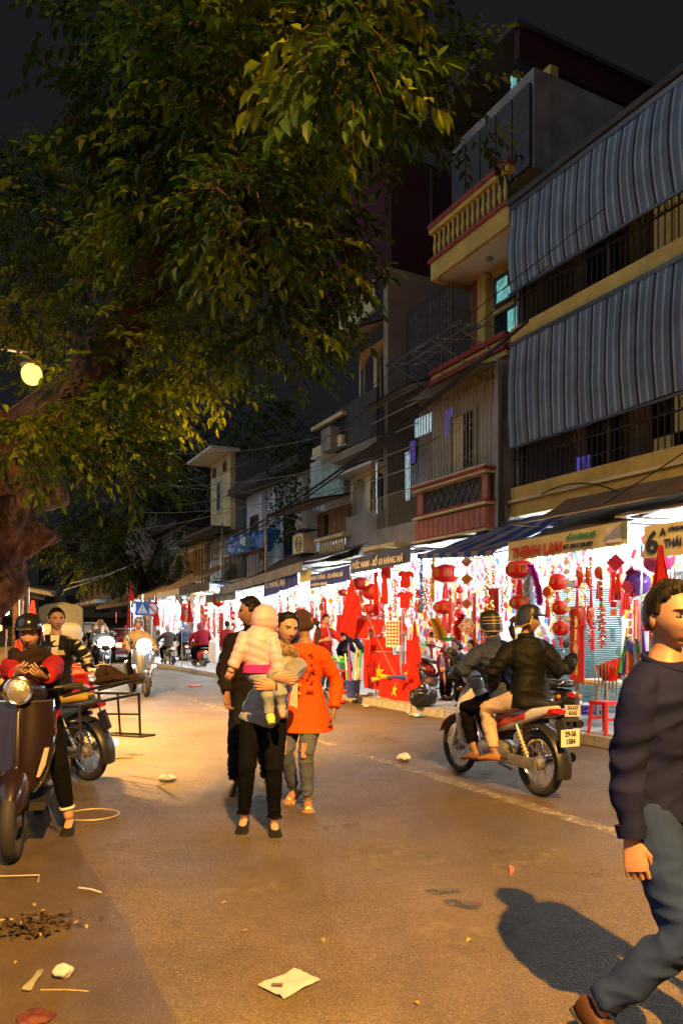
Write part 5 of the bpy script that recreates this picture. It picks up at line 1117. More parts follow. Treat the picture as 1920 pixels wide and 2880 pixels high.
spot(s2, (0, .62, .95), 150, (R(74), 0, 0), 80)
rider('bareheaded rider on the motorbike with dazzling headlamp', p, DN, cloth('charcoal_jacket', (.05, .05, .05)), BLACKC, None, SKIN)
rider('pillion in orange cap on the motorbike with dazzling headlamp', p, DN, cloth('grey_top', (.2, .2, .2)), BLACKC, dict(m=cloth('orange_cap', (.45, .22, .04)), brim=.08), py=-.62, pz=.95, hold=False)
p = G(262, 1880)
s3 = underbone('motorbike', 'far motorbike with small cold headlamp between vans and dazzling bike', p, DN, BLACKP, head=HEADLIT, group='oncoming motorbikes', stand=False); spot(s3, (0, .5, .96), 50, (R(76), 0, 0), 70)
rider('far rider in black behind the small cold headlamp', p, DN, BLACKC, BLACKC, None, SKIN)
# --- traffic moving away
for i, (px, py, kind, body, lab, rl, top, hel, two) in enumerate((
    (560, 1880, 's', (.35, .02, .02), 'red scooter with glowing tail lamp riding away past the shops', 'rider in crimson jacket on the red scooter', (.4, .02, .05), (.3, .05, .12), 'pillion with violet helmet on the red scooter'),
    (472, 1876, 'u', (.2, .2, .2), 'motorbike with red tail lamp riding away mid-road', 'rider in brown jacket on the motorbike riding away mid-road', (.06, .045, .035), (.35, .36, .32), None),
    (512, 1866, 'u', (.1, .1, .1), 'dark motorbike at the kerb by the far shops', 'rider in black coat with white trousers by the far shops', (.02, .02, .022), (.4, .4, .36), 'pillion in navy helmet by the far shops'),
    (452, 1848, 'u', (.1, .02, .02), 'distant motorbike ahead of the mid-road rider', 'distant rider in grey ahead of the mid-road rider', (.08, .08, .08), (.3, .1, .05), None),
    (528, 1845, 's', (.3, .3, .3), 'pale scooter far up by the flags', 'far rider in white on the pale scooter', (.4, .4, .38), (.05, .08, .2), None))):
    p = G(px, py)
    f = scooter if kind == 's' else underbone
    o = f('scooter' if kind == 's' else 'motorbike', lab, p, UP, paint('traffic_paint_%d' % i, body), tail=TAILLIT, group='motorbikes riding away')
    rider(rl, p, UP, cloth('traffic_top_%d' % i, top), cloth('pale_trousers', (.5, .48, .45)) if i == 2 else BLACKC, dict(m=paint('traffic_helmet_%d' % i, hel), brim=.05), py=-.2, pz=.88 if kind == 's' else .84)
    if two: rider(two, p, UP, cloth('traffic_top2_%d' % i, (.3, .02, .04) if i == 0 else (.03, .04, .08)), BLACKC, dict(m=paint('violet_helmet_%d' % i, (.15, .06, .25) if i == 0 else (.04, .05, .1)), brim=.05), py=-.6, pz=.93, hold=False)
# --- vans and car
VANC = paint('cream_van_paint', (.6, .52, .36)); VGLASS = mat('windscreen', (.03, .04, .05), .05, 0, .1, coat=.5)
def van(label, loc, rz, tarp, lit, h=2.0, w=1.5, body=VANC):
    t = thing('light_truck' if tarp else 'van', label, 'truck' if tarp else 'van', loc, rz)
    b = h-.35
    MB().sections([((0, 1.55, .55), (w*.46, 0, 0), (0, 0, .25), .35), ((0, 1.7, .6), (w*.5, 0, 0), (0, 0, .32), .35), ((0, 1.6, .95), (w*.5, 0, 0), (0, .1, .4), .35), ((0, 1.3, 1.15), (w*.48, 0, 0), (0, .25, .5), .35), ((0, .5, 1.15), (w*.48, 0, 0), (0, .0, .62), .35)], 24).build('cab', body, t)
    MB().add([(-w*.41, 1.66, 1.05), (w*.41, 1.66, 1.05), (w*.37, 1.42, 1.62), (-w*.37, 1.42, 1.62)], [(0, 1, 2, 3)]).add([(-w*.41, 1.63, 1.05), (w*.41, 1.63, 1.05), (w*.37, 1.39, 1.62), (-w*.37, 1.39, 1.62)], [(3, 2, 1, 0)]).build('windscreen', VGLASS, t, False)
    MB().bx(-w*.42, w*.42, 1.76, 1.8, .38, .5).build('bumper', BLACKP, t, False); MB().bx(-w*.3, w*.3, 1.705, 1.75, .62, .72).build('grille', BLACKP, t, False)
    for s in (-1, 1):
        MB().box((s*w*.36, 1.74, .72), (.26, .06, .16)).build('headlight', HEADLIT if lit else GLASS_LAMP, t, False)
        for y in (1.15, -1.1): wheel(t, y, .28, .07, STEEL, False, .07, xoff=s*(w*.5-.1))
        MB().tube([(s*w*.48, 1.5, 1.2), (s*(w*.5+.12), 1.55, 1.25)], .012, 5).build('mirror_stalk', BLACKM, t); MB().box((s*(w*.5+.14), 1.55, 1.25), (.1, .05, .2)).build('mirror', BLACKP, t, False)
        MB().tube([(s*.25, 1.67, 1.07), (s*.05, 1.58, 1.25)], .008, 4).build('wiper', BLACKM, t)
    MB().bx(-w*.48, w*.48, -1.7, .5, .45, .62).build('bed', DARKW, t, False)
    if tarp:
        MB().sheet(lambda a, b: (-w*.54*math.cos(math.pi*a)*(1 if .0 < a < 1 else 1), .55-2.3*b, .62+(h-.4)*min(1, math.sin(math.pi*a)**.35)+.03*math.sin(b*14)*math.sin(math.pi*a)), 24, 12, .02).build('canvas_cover', cloth('olive_canvas', (.22, .2, .11), .8, .4, 20), t)
        MB().sheet(lambda a, b: (w*.52*(2*a-1), .555, .62+(h-.42)*b*(1-.1*abs(2*a-1)**4)), 8, 6, .02).build('canvas_front', _M['olive_canvas'], t)
    else: MB().sections([((0, .5, 1.1), (w*.49, 0, 0), (0, 0, .7), .3), ((0, -1.7, 1.1), (w*.49, 0, 0), (0, 0, .7), .3)], 20).build('body', body, t)
    plate(t, (0, 1.81, .44), None, ('30L-4512',), w=.34, h=.11)
    return t
van('cream light truck with olive canvas cover behind the young man', G(150, 1873)+V((-.3, 1.6, 0)), rz_of(.38, -.93), True, False, 2.35, 1.65)
van('cream van with glaring headlamps behind the canvas truck', G(245, 1868)+V((-.5, 1.6, 0)), rz_of(.38, -.93), False, True, 2.0, 1.6, paint('van_paint', (.45, .4, .33)))
def car(label, loc, rz, body):
    t = thing('car', label, 'car', loc, rz); w = 1.7
    MB().sections([((0, -2.0, .65), (.75, 0, 0), (0, 0, .22), .4), ((0, -1.9, .7), (.84, 0, 0), (0, 0, .32), .4), ((0, 0, .66), (.86, 0, 0), (0, 0, .36), .4), ((0, 1.7, .62), (.82, 0, 0), (0, 0, .3), .4), ((0, 2.0, .58), (.7, 0, 0), (0, 0, .2), .4)], 24).build('body', body, t)
    MB().sections([((0, -1.75, 1.05), (.7, 0, 0), (0, 0, .1), .4), ((0, -1.3, 1.2), (.7, 0, 0), (0, 0, .3), .4), ((0, .2, 1.22), (.68, 0, 0), (0, 0, .32), .4), ((0, 1.0, 1.0), (.66, 0, 0), (0, 0, .08), .4)], 20).build('cabin', body, t)
    MB().add([(-.6, -1.77, 1.08), (.6, -1.77, 1.08), (.52, -1.36, 1.46), (-.52, -1.36, 1.46)], [(0, 1, 2, 3)]).build('rear_window', VGLASS, t, False)
    for s in (-1, 1):
        MB().box((s*.62, -1.99, .78), (.26, .08, .2)).build('tail_light', TAILLIT, t, False)
        for y in (1.25, -1.25): wheel(t, y, .31, .08, STEEL, False, .09, xoff=s*.74)
    MB().bx(-.8, .8, -2.06, -1.96, .36, .52).build('bumper', body, t, False); plate(t, (0, -2.07, .6), None, ('30A-2190',), w=.46, h=.11)
    return t
car('dark red car with glowing tail lamps in the far traffic', G(350, 1858), UP, paint('dark_red_car', (.12, .015, .015)))
# ------------------------------------------------------------------ shops, awnings and goods
COLD = (.76, .9, 1.0)
rnd = random.Random(3)
PK = [mat('packet_%d' % i, c, .4, 0, .2, vs=20) for i, c in enumerate([(.6, .03, .03), (.75, .55, .1), (.7, .7, .68), (.6, .1, .25), (.1, .25, .5), (.15, .4, .15)])]
SHOPW = mat('shop_white_paint', (.78, .78, .76), .6, 0, .06, vs=3); SHUT = mat('turquoise_shutter', (.12, .32, .33), .35, .3, .1)
BULB = mat('shop_bulb', (1, 1, 1), .3, 0, 0, emit=70, ecol=(.85, .95, 1)); TUBE = mat('shop_tube', (1, 1, 1), .3, 0, 0, emit=28, ecol=(.85, .96, 1))
LANT = mat('lantern_silk', (.62, .015, .02), .55, 0, .08, vs=20); GOLDF = mat('gold_foil', (.85, .55, .1), .25, .7, .2, vs=30); ORANGEP = mat('orange_card', (.75, .16, .02), .55, 0, .1); CARDW = mat('white_card', (.8, .76, .66), .6, 0, .05)
def glow_through(m, c, f=.45):          # thin silk and cloth pass light
    n = m.node_tree.nodes; l = m.node_tree.links; t = n.new('ShaderNodeBsdfTranslucent'); t.inputs[0].default_value = (*c, 1); x = n.new('ShaderNodeMixShader'); x.inputs[0].default_value = f
    l.new(n['Principled BSDF'].outputs[0], x.inputs[1]); l.new(t.outputs[0], x.inputs[2]); l.new(x.outputs[0], n['Material Output'].inputs[0])
glow_through(LANT, (.7, .03, .02)); glow_through(REDCLOTH, (.75, .05, .02), .4); glow_through(YELLOWCLOTH, (.85, .65, .05), .4)
def at(px, py, v): u, z = UZ(px, py, v); return S(u, v, z)
def hang(name, label, cat, p, group=None, rz=None): return thing(name, label, cat, p, A if rz is None else rz, group)
bays = [(2.6, 6.5), (6.5, 9.0), (9.0, 11.35), (11.35, 13.6), (13.6, 15.75), (15.75, 18.7), (18.7, 22.0), (22.0, 25.6), (25.6, 29.0), (29.0, 33.2), (33.2, 38.5), (38.5, 45)]
names = ['corner shop hidden behind the foreground man', 'lantern shop with the turquoise shutter', 'lantern shop under the blue striped awning', 'lantern shop behind the flag stand', 'decoration shop behind the red-shirted vendor', 'decoration shop under the dark blue sign', 'bright shop front directly behind the walking group', 'bright shop left of the walking group', 'bright shop by the red scooter', 'white-lit shop up the street', 'white-lit far shop by the flags', 'last lit shop near the crossing sign']
for i, ((a, b), nm) in enumerate(zip(bays, names)):
    s = Bld('shop', nm, (a+b)/2, 10, 'shop', 'lit shops along the pavement')
    s.bx('back_wall', SHOPW, 10.9, 11.0, a, b, .12, 3.2); s.bx('side_wall', SHOPW, 9.2, 10.9, b-.06, b-.01, .12, 3.2); s.bx('ceiling', SHOPW, 9.2, 10.9, a, b-.07, 3.1, 3.18)
    s.bx('counter', mat('pale_counter', (.55, .5, .45), .6, 0, .15), 9.3, 9.8, a+.2, b-.5, .12, .95)
    for j in range(4): s.bx('shelf', SHOPW, 10.5, 10.89, a+.1, b-.1, .9+j*.5, .93+j*.5)
    for j in range(2):
        bl = s.part('bulb', MB().ball((8.75, a+(b-a)*(.3+.4*j), 2.62), (.06, .06, .075), 12, 8), BULB, True)
        s.part('cable', MB().tube([(8.75, a+(b-a)*(.3+.4*j), 2.7), (8.8, a+(b-a)*(.3+.4*j), 3.1)], .006, 4), BLACKM, False, None)
    s.part('light_tube', MB().tube([(9.9, a+.3, 3.02), (9.9, b-.3, 3.02)], .018, 8), TUBE)
    o = lamp('bulb_light', (8.6-s.v0, (a+b)/2-s.u0, 2.42), 52*(b-a), COLD, .12, s.t); o2 = lamp('shop_light', (10.0-s.v0, (a+b)/2-s.u0, 2.8), 80*(b-a), COLD, .2, s.t)
    # dense small goods pinned along the walls, far too many to pick apart
    q = MB()
    for k in range(420):
        v = rnd.choice((9.25, 9.6, 10.2, 10.85)); u = rnd.uniform(a+.05, b-.1); z = rnd.uniform(.9, 2.95); w_ = rnd.uniform(.03, .1); hh = rnd.uniform(.05, .22)
        q.mat(rnd.choice((0, 0, 0, 1, 1, 1, 1, 2, 2, 2, 2, 3, 4))).box((v-rnd.random()*.1, u, z), (.02, w_, hh), Matrix.Rotation(rnd.uniform(-.5, .5), 3, 'X'))
    s.part('pinned_goods', q, PK)['kind'] = 'stuff'
# shutter half down in the second shop, real slats
sh = Bld('roller_shutter', 'turquoise roller shutter behind the hanging fish charms', 8.9, 8.95, 'shutter', None)
sm = MB().sections([((0, 0, 0), (0.012, 0, 0), (0, 0, .012), 1), ((0, 1.4, 0), (.012, 0, 0), (0, 0, .012), 1)], 8).mesh('slat', SHUT)
for k in range(56): link('slat', sm, sh.t, (0, -.75, .2+k*.034))
# ---- awnings
def awning(label, u0, u1, vb, zb, vf, zf, m, sag=.08, drop=.0, vm=None, zend=None, name='awning'):
    t = Bld(name, label, (u0+u1)/2, vf, 'awning', 'awnings over the pavement')
    ze = zf if zend is None else zend
    t.part('canopy', MB().sheet(lambda a, b: (vb+(vf-vb)*b, u0+(u1-u0)*a, zb+((zf+(ze-zf)*a)-zb)*b-sag*math.sin(math.pi*b)*(.6+.4*math.sin(a*9))+.03*noise.noise(V((a*7, b*5, u0)))), 30, 12, .012), m, True)
    t.part('front_bar', MB().tube([(vf, u0, zf-.02), (vf, u1, ze-.02)], .018, 6), STEEL)
    for u, z in ((u0+.06, zf), (u1-.06, ze)):
        t.part('strut', MB().tube([(vf+.02, u, z-.03), (vb-.1, u, zb-.5)], .014, 6), STEEL)
    if drop:
        n = int((u1-u0)/.12); 
        t.vm = t.part('valance', MB().sheet(lambda a, b: (vf-.03-.012*math.sin(a*40)*b, u0+(u1-u0)*a, (zf+(ze-zf)*a)-(drop-.02*abs(math.sin(a*n*math.pi)))*b), 60, 4, .006), vm or m, True)
    return t
BLUESTR = stripes('blue_striped_tarp', [(0, (.02, .06, .3)), (.5, (.22, .24, .3))], .36, 1)
SIGNY = mat('yellow_sign_cloth', (.68, .62, .3), .6, 0, .12, vs=3); SIGNB = mat('navy_sign_cloth', (.04, .06, .14), .6, 0, .15, vs=3); SIGNB2 = mat('blue_sign_cloth', (.03, .045, .25), .6, 0, .15, vs=3)
REDT = mat('sign_red', (.62, .06, .03), .6, 0, 0); GREENT = mat('sign_green', (.02, .28, .12), .6, 0, 0); DARKT = mat('sign_navy', (.02, .03, .08), .6, 0, 0); WHT = mat('sign_white', (.75, .72, .62), .6, 0, 0)
aw = awning('brown tarp awning with the yellow THINH LAN valance', 6.75, 9.05, 9.0, 3.35, 7.55, 2.82, BROWNTARP, .05, .31, SIGNY, 2.78)
def letters(a, s, size, m, u, z, v, sx=1.0, shear=0, bold=.004): return text('lettering', s, size, m, a.vm, (v, u, z), (0, -1, 0), (0, 0, 1), .006, 'LEFT', sx, shear, bold)
letters(aw, 'THỊNH LAN', .21, REDT, 8.93, 2.53, 7.49, .92, 0, .008); letters(aw, 'SỐ 8 HÀNG MÃ', .085, GREENT, 7.78, 2.68, 7.49, .9); letters(aw, 'ĐT: 0915 238 859', .085, DARKT, 7.84, 2.56, 7.49, .85)
aw.part('sticker', MB().bx(7.497, 7.5, 6.83, 7.08, 2.56, 2.76), CARDW)
awning('dark brown tarp sagging over the yellow parapet shops', 3.0, 9.3, 9.0, 3.62, 7.75, 3.12, BROWNTARP, .12)
a6 = awning('brown tarp with yellow 6A sign at the right edge', 4.2, 6.7, 9.0, 3.4, 7.25, 2.86, BROWNTARP, .12, 0)
a6.vm = a6.part('valance', MB().bx(7.2, 7.215, 4.3, 6.22, 2.28, 2.66), SIGNY)
letters(a6, '6', .36, DARKT, 6.18, 2.33, 7.18, 1, 0, .01); letters(a6, 'A', .12, DARKT, 5.98, 2.52, 7.18, 1, 0, .004); letters(a6, 'THÁI', .13, DARKT, 5.92, 2.38, 7.18, .8, 0, .003); letters(a6, 'HÀNG MÃ', .06, DARKT, 5.86, 2.56, 7.18, .8)
awning('blue striped awning with dark underside left of the yellow sign', 9.15, 11.3, 9.0, 3.45, 7.35, 2.66, BLUESTR, .1, .1, BLUESTR, 2.80)
ad = awning('navy awning lettered for number 10 above the flag stand', 11.45, 13.75, 9.0, 3.3, 7.3, 2.98, GREYTARP, .05, .33, SIGNB, 2.92)
letters(ad, 'ĐỨC NAM - SỐ 10 HÀNG MÃ', .17, WHT, 13.66, 2.7, 7.245, .9, .25, .003)
am = awning('blue awning lettered for 12A behind the red flag', 13.8, 15.75, 9.0, 3.2, 7.3, 2.8, GREYTARP, .05, .34, SIGNB2, 2.72)
letters(am, 'MẠNH THẮNG - 12A HÀNG MÃ', .135, WHT, 15.7, 2.58, 7.245, .85, .1, .003); letters(am, 'ĐT: 0912 327 752 - 0164 812 066', .075, WHT, 15.66, 2.45, 7.245, .8)
an = awning('dark blue sign awning left of the 12A awning', 16.5, 18.7, 9.0, 3.35, 7.3, 3.0, BROWNTARP, .05, .5, SIGNB2, 2.8)
letters(an, '12 HÀNG MÃ', .26, WHT, 18.6, 2.55, 7.245, .9, .2, .004)
awning('teal and yellow awning between the blue signs', 15.8, 16.45, 9.0, 3.2, 7.35, 2.85, mat('teal_tarp', (.03, .16, .2), .6, 0, .2), .03, .28, SIGNY)
awning('long brown tarp awning sloping above the dark blue sign', 16.0, 22.2, 9.2, 3.7, 7.2, 3.05, BROWNTARP, .1, .25, GREYTARP, 2.75)
awning('grey fringed awning left of the dark blue sign', 21.0, 24.0, 9.2, 3.1, 7.3, 2.6, GREYTARP, .06, .28, GREYTARP)
awning('dark navy awning below the blue tarp balcony', 22.3, 25.8, 9.2, 3.1, 6.9, 2.95, mat('dark_navy_tarp', (.02, .03, .06), .6, 0, .2), .1, .3)
awning('pale lit awning above the red scooter', 25.9, 29.5, 9.2, 3.2, 7.0, 2.9, mat('pale_tarp', (.4, .4, .38), .6, 0, .2), .08, .2)
awning('tan tarp awning up the street beyond the pale one', 27.0, 34, 9.2, 4.0, 7.2, 3.0, mat('tan_tarp', (.25, .19, .11), .7, 0, .25), .12, .2)
awning('far brown awning just before the crossing sign', 34.2, 44, 9.2, 3.9, 7.0, 2.8, BROWNTARP, .1, .2)
# ---- lanterns
def lantern_mesh(oval):
    q = MB(); n = 24; vs = []; prof = [(.25, .0)]
    H = .62 if oval else .9
    for i in range(13):
        t = math.pi*i/12; prof.append((max(.28, math.sin(t)) if i in (0, 12) else math.sin(t)**.7, -math.cos(t)*H))
    prof = prof[1:]; vs = []; fs = []
    for r, h in prof:
        for k in range(n*2):
            a = math.pi*k/n; rr = r*(1 if k % 2 == 0 else .965); vs.append((rr*math.cos(a), rr*math.sin(a), h))
    W = n*2
    for i in range(len(prof)-1):
        for k in range(W): fs.append((i*W+k, i*W+(k+1) % W, (i+1)*W+(k+1) % W, (i+1)*W+k))
    q.add(vs, fs); return q.mesh('shade', LANT, True, 30), H
LM = {True: lantern_mesh(True), False: lantern_mesh(False)}
capm = MB().lathe([(.3, -.04), (.32, 0), (.3, .04)], 16).mesh('cap', GOLDF)
def tassel_bm(q, x, y, z, l, r=.05):
    for k in range(10):
        a = 2*math.pi*k/10; q.tube([(x+r*.3*math.cos(a), y+r*.3*math.sin(a), z), (x+r*math.cos(a), y+r*math.sin(a), z-l)], r*.33, 4)
tq = MB(); tassel_bm(tq, 0, 0, 0, 1.0, .2); TASM = tq.mesh('tassel', mat('red_silk_thread', (.55, .012, .015), .6, 0, .1))
def lantern(label, px, py, wpx, v, oval=True, tas=True, gold=True):
    p = at(px, py, v); d = p.y; r = wpx/2/FPX*d
    t = hang('lantern', label, 'lantern', p, 'red lanterns at the shops'); me, H = LM[oval]
    o = link('shade', me, t); o.scale = (r, r, r)
    for s in (-1, 1): c = link('cap', capm, t, (0, 0, s*H*r)); c.scale = (r, r, r)
    if gold:
        for k in range(5):
            a = math.pi+R(-75+45*k); m_ = MB()
            g = text('character', ('福', '春', '喜', '吉', '福')[k], r*.62, GOLDF, t, (r*1.005*math.cos(a), r*1.005*math.sin(a), -r*.22), (math.sin(a), -math.cos(a), 0), (0, 0, 1), .004, 'CENTER')
    MB().tube([(0, 0, H*r), (0, 0, H*r+.25)], .004, 4).build('cord', REDCLOTH, t)
    if tas:
        o = link('tassel', TASM, t, (0, 0, -H*r-.02)); o.scale = (r, r, r*1.1)
    return t
LBL = [('big red lantern with gold band beside the bare bulb', 1253, 1613, 79, 7.9, 1), ('smaller red lantern hanging below the one by the bulb', 1248, 1708, 62, 7.9, 1), ('big red lantern left of the purple tinsel', 1460, 1601, 82, 7.75, 1), ('smaller lantern with gold characters above the driver', 1462, 1695, 63, 7.75, 1),
    ('top one of three round red lanterns by the small card chain', 1567, 1637, 50, 7.9, 0), ('middle one of three round red lanterns by the card chain', 1574, 1709, 44, 7.9, 0), ('lowest of three round red lanterns, beside the passenger helmet', 1576, 1767, 46, 7.9, 0),
    ('patterned red lantern behind the tip of the tall flag', 1013, 1642, 55, 7.8, 1), ('plain red lantern right of the patterned one', 1043, 1664, 50, 8.0, 0), ('small red lantern left of the tall flag', 966, 1667, 32, 8.0, 1), ('half hidden red lantern above the T-shirt stand', 1039, 1712, 45, 7.9, 1), ('red lantern low over the stand at the pole foot', 1022, 1745, 40, 7.7, 1), ('red lantern with gold star hung from the far awning', 615, 1690, 34, 7.4, 0), ('far red lantern under the tan awning', 520, 1706, 20, 7.4, 0)]
for l, px, py, w, v, o in LBL: lantern(l, px, py, w, v, bool(o), px > 700)
# ---- diamond cards
def diamond(label, px, py, wpx, v, group=None, m=ORANGEP, glyph='福'):
    p = at(px, py, v); r = wpx/2/FPX*p.y; t = hang('diamond_card', label, 'card', p, group, R(74))
    def dm(s, x): return MB().prism([(-s, 0), (0, -s), (s, 0), (0, s)], (x, 0, 0), (0, -1, 0), (0, 0, 1), .006)
    dm(r, 0).build('border', CARDW, t, False); dm(r*.93, -.008).build('rim', GOLDF, t, False); dm(r*.86, -.015).build('ground', CARDW, t, False); dm(r*.74, -.022).build('face', m, t, False)
    text('character', glyph, r*1.0, CARDW if m is ORANGEP else GOLDF, t, (-.031, 0, -r*.35), (0, -1, 0), (0, 0, 1), .004, 'CENTER', bold=.004)
for l, px, py, w in (('large orange diamond card with white figure above the seated women', 1313, 1762, 54), ('red diamond card second above the large orange one', 1312, 1629, 38), ('red diamond card just above the large orange one', 1312, 1698, 36), ('topmost diamond card beneath the dark awning', 1312, 1580, 36)): diamond(l, px, py, w, 7.6, 'diamond cards in a column', ORANGEP if w > 50 else RED)
for k in range(7): diamond('%s small orange card from the top of the hanging chain' % ('first', 'second', 'third', 'fourth', 'fifth', 'sixth', 'seventh')[k], 1592+k*.6, 1582+26.5*k, 20, 7.55, 'chain of seven small cards', ORANGEP)
for l, px, py, w in (('small diamond card left of the tall red flag top', 930, 1690, 20), ('small red diamond card among tassels at the 12A awning', 880, 1665, 16)): diamond(l, px, py, w, 7.6, None, RED)
# ---- tassel charms, card strings, tinsel, fish, gold knots
SHIN = [mat('tinsel_%d' % i, c, .25, .25, .25, vs=60) for i, c in enumerate([(.75, .75, .78), (.8, .55, .1), (.6, .03, .5), (.1, .5, .12), (.1, .3, .65), (.7, .03, .03)])]
def tinsel(label, pts, r, m, group='tinsel garlands', n=700):
    pts = [V(p) for p in pts]; o = pts[0]; q = MB()
    for i in range(n):
        t = random.random()*(len(pts)-1); k = int(t); c = pts[k].lerp(pts[min(k+1, len(pts)-1)], t-k)-o
        a = random.uniform(0, 6.28); b = random.uniform(-.5, .5); d = V((math.cos(a)*math.cos(b), math.sin(a)*math.cos(b), math.sin(b))); e = d.cross(V((random.random(), random.random(), random.random()))).normalized()*.006
        L_ = r*random.uniform(.6, 1.1); q.add([c-e, c+e, c+d*L_+e*.6, c+d*L_-e*.6], [(0, 1, 2, 3)])
    ob = q.build('tinsel_garland', m, None, False, loc=o); tag(ob, label, 'garland', group)
def charm_mesh(kind):
    q = MB()
    if kind == 0:      # knot with long tassels
        q.mat(0).prism([(-.06, 0), (0, -.06), (.06, 0), (0, .06)], (0, 0, -.1), (0, -1, 0), (0, 0, 1), .03); q.mat(1).ball((0, 0, -.02), .022, 8, 6).ball((0, 0, -.18), .022, 8, 6); q.mat(0); tassel_bm(q, 0, 0, -.2, .35, .028)
    elif kind == 1:    # string of small cards
        for k in range(6): q.mat(k % 2).prism([(-.035, -.035), (.035, -.035), (.035, .035), (-.035, .035)], (0, 0, -.06-.085*k), (0, -1, 0), (0, 0, 1), .01)
    elif kind == 2:    # firecracker string
        for k in range(26):
            a = k*2.4; q.mat(0 if k % 4 else 1).tube([(0, 0, -.02-.02*k), (.05*math.cos(a), .05*math.sin(a), -.05-.02*k)], .012, 6)
    elif kind == 3:    # gold ingots and coins
        for k in range(16): q.mat(1).ball((random.uniform(-.04, .04), random.uniform(-.04, .04), -.03-.026*k), (.03, .02, .018), 8, 5)
    elif kind == 4:    # round medallion with tassel
        q.mat(1).lathe([(0, -.012), (.07, -.012), (.08, 0), (.07, .012), (0, .012)], 16, (0, 0, -.1), 'x'); q.mat(0).lathe([(0, -.018), (.05, -.018), (.05, .018), (0, .018)], 16, (0, 0, -.1), 'x'); tassel_bm(q, 0, 0, -.2, .22, .025)
    elif kind == 5:    # long scroll banner
        q.mat(0).bx(-.006, .006, -.09, .09, -.75, 0); q.mat(1).bx(-.012, -.007, -.02, .02, -.68, -.08); q.tube([(0, -.11, 0), (0, .11, 0)], .012, 6).tube([(0, -.11, -.76), (0, .11, -.76)], .012, 6)
    elif kind == 6:    # little lantern trio
        for k in range(3): q.mat(0).ball((0, 0, -.1-.17*k), (.065, .065, .055), 12, 8); q.mat(1).lathe([(.025, -.01), (.025, .01)], 8, (0, 0, -.04-.17*k))
        q.mat(0); tassel_bm(q, 0, 0, -.5, .14, .02)
    return q.mesh('charm', [RED, GOLDF])
CH = [charm_mesh(k) for k in range(7)]
CN = ['knot_charm', 'card_string', 'firecracker_string', 'gold_coin_cluster', 'medallion_charm', 'scroll_banner', 'lantern_string']
CL = ['red knot charm with long tassels hung', 'string of red and gold cards hung', 'red firecracker string hung', 'cluster of gold foil ingots hung', 'gold and red medallion charm hung', 'red scroll banner with gold strip hung', 'string of little red lanterns hung']
short = ['in the corner shop', 'in front of the turquoise shutter', 'under the blue striped awning', 'behind the flag stand', 'under the 12A awning', 'under the dark blue sign', 'behind the walking group', 'left of the walking group', 'above the red scooter', 'in the white-lit shop', 'in the far shop', 'in the last shop']
for i, (a, b) in enumerate(bays):
    n = (26, 28, 30, 34, 34, 32, 28, 22, 18, 14, 10, 6)[i]
    for k in range(n):
        kd = rnd.choice((0, 1, 2, 3, 4, 5, 6)); v = rnd.choice((7.75, 8.1, 8.5, 8.9, 9.3, 10.3)); z = rnd.uniform(1.7, 2.55) if v < 10 else rnd.uniform(1.2, 2.9)
        o = link(CN[kd], CH[kd], None, S(rnd.uniform(a+.1, b-.1), v, z), A+rnd.uniform(-.5, .5)); s = rnd.uniform(.8, 1.4); o.scale = (s, s, s)
        tag(o, CL[kd]+' '+short[i], 'decoration', 'hanging decorations')
# packets stacked on shelves and counters
pkm = [MB().box((0, 0, .07), (.22, .16, .14)).mesh('packet', m, False) for m in PK]
for i, (a, b) in enumerate(bays[:9]):
    for k in range(14):
        onc = k < 5; o = link('packet', rnd.choice(pkm), None, S(rnd.uniform(a+.25, b-.55), rnd.uniform(9.4, 9.7) if onc else 10.66, .95 if onc else .93+.5*rnd.randrange(4)), A)
        o.scale = (1, rnd.uniform(.7, 1.6), rnd.uniform(.6, 1.8)); tag(o, 'bright boxed packet stacked '+short[i], 'packet', 'boxed goods on shelves')
tinsel('thick magenta tinsel garland curving beside the big lantern', [at(1490, 1588, 7.7), at(1504, 1620, 7.7), at(1513, 1660, 7.7), at(1518, 1702, 7.7)], .06, SHIN[2], n=1500)
tinsel('broad silver tinsel garland left of the magenta one', [at(1487, 1600, 7.8), at(1484, 1660, 7.8), at(1487, 1715, 7.8)], .1, SHIN[0], n=1800)
tinsel('gold tinsel garland left of the lantern by the bulb', [at(1218, 1555, 7.9), at(1216, 1620, 7.9), at(1217, 1690, 7.9)], .06, SHIN[1], n=1000)
tinsel('blue and silver tinsel garland above the maroon motorbike', [at(1185, 1570, 8), at(1184, 1640, 8), at(1186, 1720, 8)], .05, SHIN[4], n=800)
tinsel('mixed tinsel bundle below the lower lantern', [at(1220, 1740, 7.9), at(1235, 1770, 7.9), at(1240, 1795, 7.9)], .12, SHIN[1], n=1600)
tinsel('green fringe of tinsel below the mixed bundle', [at(1235, 1792, 7.9), at(1255, 1800, 7.9), at(1275, 1795, 7.9)], .07, SHIN[3], n=700)
tinsel('red tinsel bundle beside the diamond card', [at(1300, 1730, 7.8), at(1285, 1760, 7.8), at(1290, 1800, 7.8)], .08, SHIN[5], n=900)
for k in range(5): tinsel('silver tinsel strand dangling '+short[k+1], [S(bays[k+1][0]+.7, 8.4, 2.6), S(bays[k+1][0]+.72, 8.4, 2.1), S(bays[k+1][0]+.7, 8.4, 1.6)], .05, SHIN[0], n=500)
